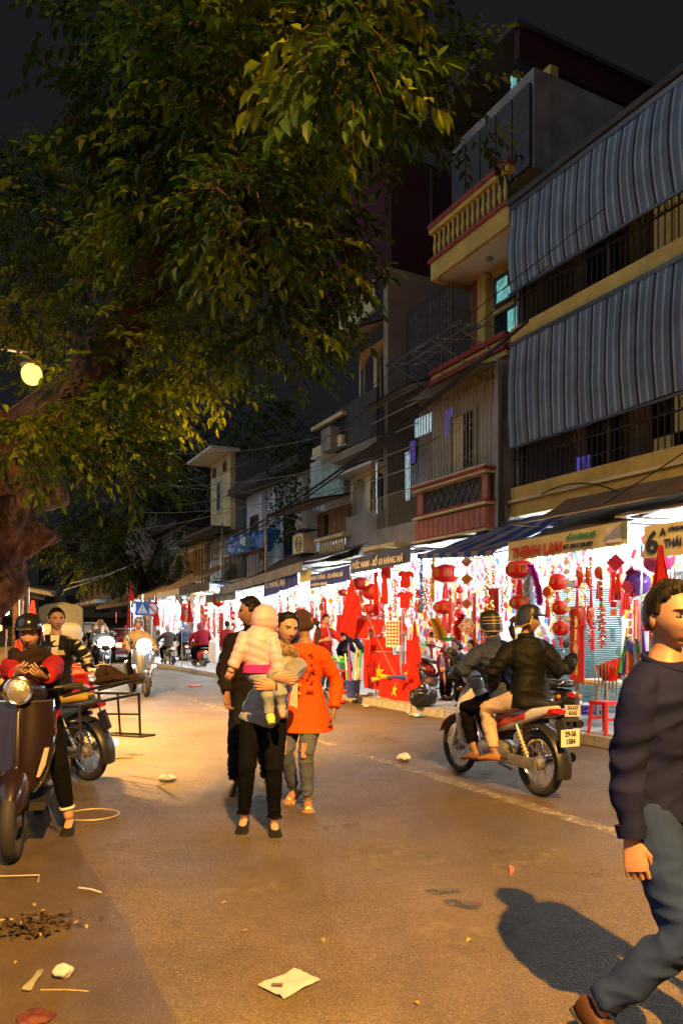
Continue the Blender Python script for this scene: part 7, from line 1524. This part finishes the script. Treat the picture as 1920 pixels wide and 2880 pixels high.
def tree(label, base, trunk, limbs, lobes, leaf, sprays, group, big=0, cam_near=None):
    """trunk: (points, radii); limbs likewise; lobes: (centre, radii, weight)"""
    t = thing('tree', label, 'tree', base, 0, group); B = V(base)
    q = MB(); pts, rr = trunk; q.tube([V(p)-B for p in pts], rr, 20)
    if len(pts) > 5:
        for k in range(7):
            i = tr.randrange(1, len(pts)-1); a = tr.uniform(0, 6.28); q.ball(V(pts[i])-B+V((math.cos(a), math.sin(a), tr.uniform(-.4, .4)))*rr[i]*.75, rr[i]*tr.uniform(.3, .5), 10, 8)
    remesh(q, 'trunk', BARK, max(.04, rr[0]*.06), t, 2, lambda c: rr[0]*.09*noise.noise(c*2.5)+rr[0]*.05*noise.noise(c*8)+rr[0]*.03*noise.noise(c*19))
    for pts, rr in limbs: MB().tube([V(p)-B for p in pts], rr, 10).build('limb', BARK, t)
    q = MB(); cands = []
    tw = sum(l[2] for l in lobes)
    for c, r, wt in lobes:
        c = V(c)-B; n = int(sprays*wt/tw)
        for i in range(n):
            while True:
                p = V((tr.uniform(-1, 1), tr.uniform(-1, 1), tr.uniform(-1, 1)))
                if p.length < 1 and (p.length > .45 or tr.random() < .35): break
            # clumps: keep sprays where a slow noise is high, so gaps stay open
            w_ = V((c.x+p.x*r[0], c.y+p.y*r[1], c.z+p.z*r[2]))
            q0 = w_+B-V((0, 0, CAMH)); tl_ = q0.dot(LDIR)
            if 0 < tl_ < 10.9 and (q0-LDIR*tl_).length < .2+.02*tl_: continue       # kept pruned clear of the lamp
            if noise.noise(w_*(1.1 if leaf > .07 else .8)/max(.6, leaf*9)) < -.12 and tr.random() < .85: continue
            out = V((p.x, p.y, p.z*.5)).normalized() if p.length > .01 else V((1, 0, 0))
            d = (out+V((tr.uniform(-.7, .7), tr.uniform(-.7, .7), tr.uniform(-.9, .1)))).normalized(); up = V((0, 0, 1))
            nl = tr.randrange(6, 10); L_ = leaf*nl*.42; nn_ = noise.noise(w_*.9+V((7, 3, 1)))+tr.uniform(-.18, .18); m_ = 2 if nn_ > .16 else (1 if nn_ < .06 else 0)  # dark and bright leaf clumps stand in for uneven light in the crown
            q.mat(3).tube([w_, w_+d*L_*.5-V((0, 0, L_*.03)), w_+d*L_-V((0, 0, L_*.12))], [leaf*.03, leaf*.025, leaf*.01], 3, False)
            for k in range(nl):
                f = (k+1)/nl; b = w_+d*L_*f-V((0, 0, L_*.12*f*f)); s = d.cross(up).normalized()*(1 if k % 2 else -1)
                if k == nl-1: s *= .05
                ld = (s*.9+d*.7+V((tr.uniform(-.25, .25), tr.uniform(-.25, .25), tr.uniform(-.55, .15)))).normalized(); sz = leaf*tr.uniform(.7, 1.15)
                if big: cands.append((b, ld, sz, m_))
                vs, fs = leaf_verts(b, ld, up+V((tr.uniform(-.4, .4), tr.uniform(-.4, .4), 0)), sz, sz*.42, tr.uniform(.05, .35), tr.uniform(0, .5)); q.mat(m_).add(vs, fs)
    cr = q.build('crown', LEAFM+[BARK], t); cr['kind'] = 'stuff'
    if big:           # the leaves that show largest stand alone
        C = V((0, 0, CAMH))-B; fwd = [(c, (c[2]/max(.5, c[0].y-C.y))) for c in cands if c[0].y > C.y+.5 and abs(c[0].x-C.x) < (c[0].y-C.y)*.5]
        fwd.sort(key=lambda x: -x[1])
        for (b, ld, sz, m_), _ in fwd[:big]:
            s = ld.cross(V((0, 0, 1))).normalized(); n = s.cross(ld)
            o = link('leaf', LEAFONE[m_], t, b+V((tr.uniform(-.06, .06), tr.uniform(-.06, .06), -.04))); o.rotation_euler = Matrix((s, ld, n)).transposed().to_euler(); o.scale = (sz*1.05,)*3
    return t
tb_ = P(-115, 1773, 8.2); tb_.z = 0
tp_ = [tb_+V((.1, .1, -.05)), tb_+V((-.05, 0, .7)), tb_+V((-.1, 0, 1.5)), tb_+V((.0, 0, 2.0)), tb_+V((.0, 0, 2.5)), tb_+V((.0, 0, 3.0)), tb_+V((.1, 0, 3.45)), tb_+V((.3, -.05, 3.9))]
lob = []
def lb_(px, py, d, r, w=1.0, rz=None): r *= .8; lob.append((P(px, py-45, d), (r, r*1.15, rz or r*.85), w))
for a in ((560, 420, 6.3, 1.3, 1.6), (820, 520, 6.2, .75, 1.0), (880, 760, 6.4, .5, .6), (780, 930, 6.6, .62, .8), (620, 880, 6.8, .7, .9), (520, 640, 6.6, .8, .9), (350, 780, 7.6, .9, 1.0), (380, 1020, 7.4, .75, .9), (430, 1180, 7.6, .42, .5), (250, 1200, 7.2, .75, 1.1), (100, 1240, 6.8, .6, .9), (350, 1330, 7.0, .35, .4), (60, 1000, 12.2, 1.5, 1.0), (170, 850, 11.5, 1.4, .9), (40, 720, 11.5, .9, .5), (100, 640, 9.0, .9, .8), (20, 860, 9.2, .7, .6), (230, 620, 8.6, .8, .7), (190, 1060, 12.0, .9, .5), (420, 250, 6.2, 1.1, 1.2), (700, 120, 5.6, 1.1, 1.5), (950, 100, 5.4, .6, .8), (1050, 300, 6.2, .6, .6), (1310, 380, 7.6, .42, .3), (1260, 200, 7.4, .35, .25), (1120, 60, 6.8, .7, .6), (900, 320, 6.2, .7, .9), (690, 640, 5.0, .35, .45), (960, 160, 3.9, .3, .22), (560, 30, 5.6, 1.0, 1.0), (330, 110, 7.2, .6, .4), (720, 330, 5.4, .7, .8), (560, 1060, 7.0, .4, .4)): lb_(*a)
lim = [([P(60, 1250, 8.1), P(240, 1110, 8.0), P(330, 960, 7.7), P(430, 800, 7.3), P(560, 640, 6.9), P(640, 380, 6.7), P(700, 60, 6.4)], [.36, .32, .3, .28, .25, .2, .12]),
    ([P(430, 800, 7.3), P(600, 760, 6.8), P(760, 780, 6.5), P(850, 860, 6.4)], [.16, .1, .06, .03]), ([P(560, 640, 6.9), P(720, 480, 6.4), P(860, 420, 6.2), P(1000, 300, 6.2), P(1250, 240, 7.1)], [.16, .12, .08, .06, .03]),
    ([P(40, 1290, 8.3), P(210, 1150, 10.6), P(240, 900, 11.6), P(200, 650, 11.6)], [.3, .18, .12, .05]), ([P(640, 380, 6.7), P(560, 200, 6.3), P(420, 120, 6.4)], [.14, .09, .04]), ([P(330, 960, 7.7), P(400, 1060, 7.4), P(440, 1180, 7.5)], [.1, .06, .03]), ([P(700, 300, 6.0), P(800, 150, 5.2), P(900, 120, 4.4), P(955, 210, 4.0)], [.05, .035, .02, .008]), ([P(600, 300, 6.2), P(640, 420, 5.6), P(610, 530, 5.2), P(690, 600, 5.0)], [.03, .022, .014, .006])]
tree('huge leafy street tree with burled trunk filling the upper left', tb_, (tp_, [.55, .45, .46, .74, 1.06, 1.16, 1.0, .55]), lim, lob, .118, 4600, None, 300)
# farther trees up the street
def far_tree(label, px, d, h, lean, lobs, leaf, n):
    b = P(px, 1773, d); b.z = 0
    top = b+V((lean, 0, h*.6)); tree(label, b, ([b, b+V((lean*.2, 0, h*.2)), b+V((lean*.6, 0, h*.4)), top], [.35, .3, .24, .12]), [([b+V((lean*.6, 0, h*.4)), b+V((lean-1.2, .2, h*.7))], [.15, .05]), ([b+V((lean*.6, 0, h*.42)), b+V((lean+1.3, .2, h*.72))], [.14, .05])], [(P(x, y, d+dd), (r, r, r*.8), w) for x, y, dd, r, w in lobs], leaf, n, 'trees farther up the street')
far_tree('pale trunked tree over the far traffic', 430, 38, 9, -.8, [(330, 1440, 0, 2.6, 1), (260, 1560, -2, 2.0, .8), (380, 1560, 0, 2.0, .8), (450, 1330, 0, 2.4, .9), (200, 1480, 2, 2.2, .7)], .22, 1700)
far_tree('dark tree behind the yellow tower', 560, 52, 12, 1, [(600, 1260, 0, 4, 1), (700, 1180, 2, 3.5, 1), (520, 1380, -2, 3.4, 1), (820, 1230, 6, 3, .6)], .3, 1400)
far_tree('dark crown standing against the sky at far left', 60, 30, 12, 0, [(60, 560, 0, 2.2, 1), (150, 520, 2, 1.6, .7), (0, 480, 0, 2.0, .8), (180, 640, 0, 1.8, .8), (90, 720, 0, 2.4, 1)], .2, 1500)
far_tree('slim tree beside the amber shutters', 520, 33, 5.5, .3, [(520, 1560, 0, .7, 1), (515, 1620, 0, .7, 1), (530, 1500, 0, .5, .6)], .16, 300)
# rooftop vines
vn = MB()
for i in range(900):
    c = S(tr.uniform(20.2, 22.6), tr.uniform(8.8, 9.5), 0)+V((0, 0, tr.uniform(4.2, 7.3))); d = V((tr.uniform(-1, 1), tr.uniform(-1, 1), tr.uniform(-1, .3))).normalized(); vs, fs = leaf_verts(c, d, V((0, 0, 1)), .16, .09); vn.mat(tr.randrange(2)).add(vs, fs)
tag(vn.build('vine', LEAFM, None), 'dark climbing vine between the pale blue house and the balustrade', 'vine', None, 'stuff')
# yellow festival banners strung over the far street
for i, (px, py, d) in enumerate(((350, 1590, 60), (420, 1600, 58), (545, 1615, 50), (520, 1615, 50), (265, 1640, 62), (300, 1650, 60), (355, 1690, 64), (322, 1640, 62), (232, 1590, 60), (250, 1610, 60), (440, 1620, 50), (340, 1560, 62))):
    p = P(px, py, d); tag(MB().bx(-.25, .25, -.02, .02, -.7, .7).build('banner', mat('yellow_banner', (.45, .38, .05), .7, 0, .2), None, False, loc=p, rz=.2), 'small yellow banner strung across the far end of the street', 'banner', 'yellow festival banners')
# ------------------------------------------------------------------ cables
CAB = mat('cable', (.02, .02, .02), .6, 0, .1); CABL = mat('pale_cable', (.2, .19, .16), .6, 0, .1)
def cable(label, a, b, sag, r=.011, m=CAB, group='cables over the street'):
    a, b = V(a), V(b); q = MB().tube([a.lerp(b, t/16)-V((0, 0, sag*4*(t/16)*(1-t/16)))-a for t in range(17)], r, 5); tag(q.build('cable', m, None, loc=a), label, 'cable', group)
cable('thick cable slung along the house fronts under the window grille', S(9.5, 8.3, 6.5), S(24, 8.3, 4.6), .25, .03)
cable('second thick cable just below the first along the house fronts', S(10, 8.25, 6.35), S(26, 8.2, 4.3), .35, .022)
for i, (a, b, s, m) in enumerate(((S(8, 8.4, 7.6), S(28, 8.4, 7.2), .5, CAB), (S(9, 8.3, 7.2), S(30, 8.4, 6.4), .6, CAB), (S(12, 8.3, 5.2), S(34, 8.2, 5.0), .5, CAB), (P(420, 1365, 24), P(1190, 1250, 16.5), .3, CABL), (P(380, 1440, 26), P(1080, 1340, 18), .3, CABL), (P(440, 1360, 25), P(900, 1390, 21), .1, CABL), (P(380, 1490, 30), P(1000, 1330, 19), .2, CABL), (P(430, 1270, 24), P(1000, 1200, 19), .3, CABL), (P(460, 1360, 26), P(700, 1300, 24), .1, CABL), (P(340, 1560, 34), P(640, 1400, 28), .2, CABL), (P(450, 1300, 26), P(900, 1480, 20), .2, CABL), (P(500, 1420, 28), P(1200, 1160, 16), .4, CABL), (P(180, 1660, 14), P(420, 1560, 34), .1, CABL), (P(200, 1640, 14), P(440, 1540, 34), .2, CABL), (P(520, 1500, 26), P(860, 1410, 20), .3, CAB), (P(520, 1535, 26), P(900, 1560, 19), .2, CAB))): cable('thin cable strung between houses and tree over the street', a, b, s, .009, m)
cable('loose black cable looping over the yellow parapet', S(9.8, 8.85, 3.75), S(7.9, 8.85, 3.4), -.2, .012); cable('slanting cable from the parapet to the brown tarp', S(5.6, 8.6, 4.3), S(7.6, 8.0, 3.2), .05, .01)
for k in range(5): cable('drop cable bundled beside the terracotta band', S(10.78+.03*k, 8.85, 6.3-.2*k), S(10.75-.05*k, 8.7, 3.1), .0, .012, CAB, 'drop cables')
# ------------------------------------------------------------------ litter on the road
PAPER = mat('litter_paper', (.36, .34, .38), .8, 0, .12, vs=12); 
def sheet_of(name, label, pts, m, curl=.02, cat='paper', group=None):
    c = sum((G(*p) for p in pts), V())/len(pts); P4 = [G(*p)-c for p in pts]
    q = MB().sheet(lambda a, b: (P4[0]*(1-a)*(1-b)+P4[1]*a*(1-b)+P4[2]*a*b+P4[3]*(1-a)*b)+V((0, 0, .008+curl*(abs(a-.5)**2+.6*abs(b-.5)**2)*noise.noise(V((a*3+c.x, b*3, 1)))**2*4+.003*math.sin(a*7+b*4))), 10, 8, .002)
    return tag(q.build(name, m, None, loc=c), label, cat, group)
o = sheet_of('paper_sheet', 'flat pale paper sheet lying near the bottom of the road', ((724, 2778), (828, 2732), (900, 2762), (797, 2814)), PAPER, .05)
tag_s = MB().box((0, 0, 0), (.045, .02, .001)).build('stain', mat('mud_stain', (.1, .06, .03), .8), o, False, loc=(-.045, -.035, .02))
def lump(name, label, px, py, w, h, m, seed, cat='litter', group=None, flat=1.0):
    q = MB().ball((0, 0, h*.5), (w*.5, w*.4*flat, h*.5), 12, 8); o = remesh(q, name, m, max(.006, w*.06), None, 1, lambda c: w*.12*noise.noise(c/w*4+V((seed, 0, 0)))); o.location = G(px, py); return tag(o, label, cat, group)
lump('plastic_bag', 'crumpled white plastic bag beside the lane line', 1135, 2142, .16, .09, mat('white_bag', (.65, .65, .65), .35), 1, 'bag'); lump('paper_scrap', 'crumpled beige wrapper near the left gutter', 177, 2750, .09, .05, PAPER, 2); lump('foam_tray', 'pale oblong food wrapper lying left of the walkers', 470, 2196, .2, .05, PAPER, 3); lump('paper_scrap', 'pink paper scrap far up the road', 548, 1931, .35, .05, mat('pink_paper', (.6, .2, .18), .7), 4)
sheet_of('paper_scrap', 'small red and white paper scrap near the long shadow', ((1430, 2438), (1446, 2442), (1442, 2458), (1434, 2468)), mat('red_white_paper', (.6, .12, .1), .7, 0, .2), .02)
sheet_of('card_strip', 'grey folded card strip in the bottom left corner', ((60, 2792), (108, 2736), (122, 2738), (84, 2796)), mat('grey_card', (.2, .2, .16), .8), .03)
def stick(label, a, b, r, m, name='straw', cat='litter'):
    a, b = G(*a), G(*b); tag(MB().tube([V((0, 0, r)), (b-a)*.5+V((.004, .004, r*1.5)), (b-a)+V((0, 0, r))], r, 6).build(name, m, None, loc=a), label, cat)
stick('pale straw lying on the gutter concrete', (222, 2500), (285, 2513), .006, PAPER); stick('long thin reed lying near the bottom left', (115, 2786), (250, 2790), .003, mat('dry_reed', (.3, .2, .1), .8), 'reed'); stick('bent twig on the road by the wire hoop', (318, 2135), (375, 2133), .006, _M['dry_reed'], 'twig', 'twig'); stick('thin stick among the refuse at left', (0, 2592), (38, 2590), .006, _M['dry_reed'], 'stick', 'stick')
wf = MB().tube([V((0, 0, .02)), V((.22, .02, .02)), V((.26, -.1, .02))], .004, 5).build('wire_piece', _M['pale_wire'], None, loc=G(0, 2474)); tag(wf, 'bent pale wire frame on the ground at the left edge', 'wire')
hq = MB()
for k in range(170):
    c = V((random.gauss(0, .1), random.gauss(0, .07), random.uniform(.005, .03))); d = V((random.uniform(-1, 1), random.uniform(-1, 1), random.uniform(-.1, .35))).normalized(); vs, fs = leaf_verts(c, d, V((0, 0, 1)), random.uniform(.025, .055), .022, .2, .3); hq.mat(random.choice((0,)*20+(1,))).add(vs, fs)
tag(hq.build('leaf_litter', [mat('wet_refuse', (.04, .025, .016), .5, 0, .4, vs=20), _M['dry_reed'], mat('yellow_leaf', (.3, .2, .03), .6)], None, loc=G(85, 2610)), 'dark heap of wet leaves and refuse at the left edge', 'refuse', None, 'stuff')
lump('red_cloth_scrap', 'reddish plastic scrap in the bottom left corner', 100, 2868, .16, .015, mat('red_scrap', (.07, .014, .01), .7), 9)
yl = MB(); vs, fs = leaf_verts(V((0, 0, .01)), V((1, 0, 0)), V((0, 0, 1)), .06, .035); yl.add(vs, fs); ylm = yl.mesh('fallen_leaf', mat('yellow_leaf', (.4, .25, .03), .6)); ylb = yl.mesh('fallen_leaf', mat('brown_leaf', (.16, .08, .03), .7))
lr = random.Random(5)
for px, py in ((308, 2518), (905, 2642), (1326, 2644), (1180, 2830), (452, 2232), (130, 2560), (92, 2545), (50, 2705), (16, 2650), (1300, 2580), (350, 2070), (700, 2620), (1420, 2230), (880, 2110), (1010, 2210), (560, 2450), (640, 2540), (300, 2300)):
    o = link('fallen_leaf', lr.choice((ylm, ylb)), None, G(px, py, .0), lr.uniform(0, 6)); s = lr.uniform(.4, .7); o.scale = (s, s, s); tag(o, 'small fallen leaf lying on the road', 'leaf', 'fallen leaves on the road')
wb = lr
for k in range(26):
    u = lr.uniform(7.5, 14.5); v = lr.uniform(6.55, 7.6); m = lr.choice((PAPER, _M['white_bag'], RED, _M['pale_blue_bag'], _M['tan_carton']))
    w_ = lr.uniform(.06, .2); q = MB().ball((0, 0, w_*.2), (w_*.5, w_*.4, w_*.22), 8, 6); o = remesh(q, 'litter_scrap', m, w_*.12, None, 0, lambda c: w_*.14*noise.noise(c/w_*3+V((k, 0, 0)))); o.location = S(u, v, .13 if v > 7.0 else 0); o.rotation_euler = (0, 0, lr.uniform(0, 6)); tag(o, 'crumpled scrap of litter along the right kerb', 'litter', 'kerbside litter')
# dark oil stains and a pale patch of tar on the road, thin worn sheets
def stain(label, px, py, w, d, m, rz, z):
    n = 28; pts = []
    for k in range(n):
        a = 2*math.pi*k/n; r = 1+.35*noise.noise(V((math.cos(a)*1.6+px, math.sin(a)*1.6, 0))); pts.append((w/2*r*math.cos(a), d/2*r*math.sin(a), 0))
    o = MB().add(pts, [tuple(range(n))]).build('road_stain', m, None, False, loc=G(px, py)+V((0, 0, z)), rz=rz); o['kind'] = 'structure'
OIL = mat('oil_stain', (.025, .02, .016), .45, 0, .3, vs=20); worn(OIL, .42, .62, 14); DUST = mat('pale_dust_patch', (.2, .17, .13), .8, 0, .3); worn(DUST, .45, .8, 10)
FILM = mat('dark_tyre_film', (.05, .038, .02), .55, 0, .3); worn(FILM, .5, .85, 6)
stain('', 1245, 2508, .2, .1, OIL, .2, .003); stain('', 1302, 2545, .22, .12, OIL, -.4, .0035); stain('', 1320, 2610, .6, .35, DUST, .3, .003); stain('', 1190, 2262, .7, .12, DUST, .2, .003); stain('', 560, 2350, 1.4, .5, DUST, .5, .0025)
for k in range(16):
    stain('', *lr.choice(((700, 2500), (900, 2700), (1100, 2400), (500, 2600), (1200, 2750), (800, 2250), (1300, 2350), (420, 2400), (1000, 2550), (600, 2800), (1500, 2420), (300, 2250), (1050, 2080), (1350, 2180), (760, 2650), (960, 2320))), lr.uniform(.3, .9), lr.uniform(.2, .7), lr.choice((DUST, FILM)), lr.uniform(0, 3), .0015+.00008*k)
bpy.data.scenes.remove(TS)
bpy.context.view_layer.update()
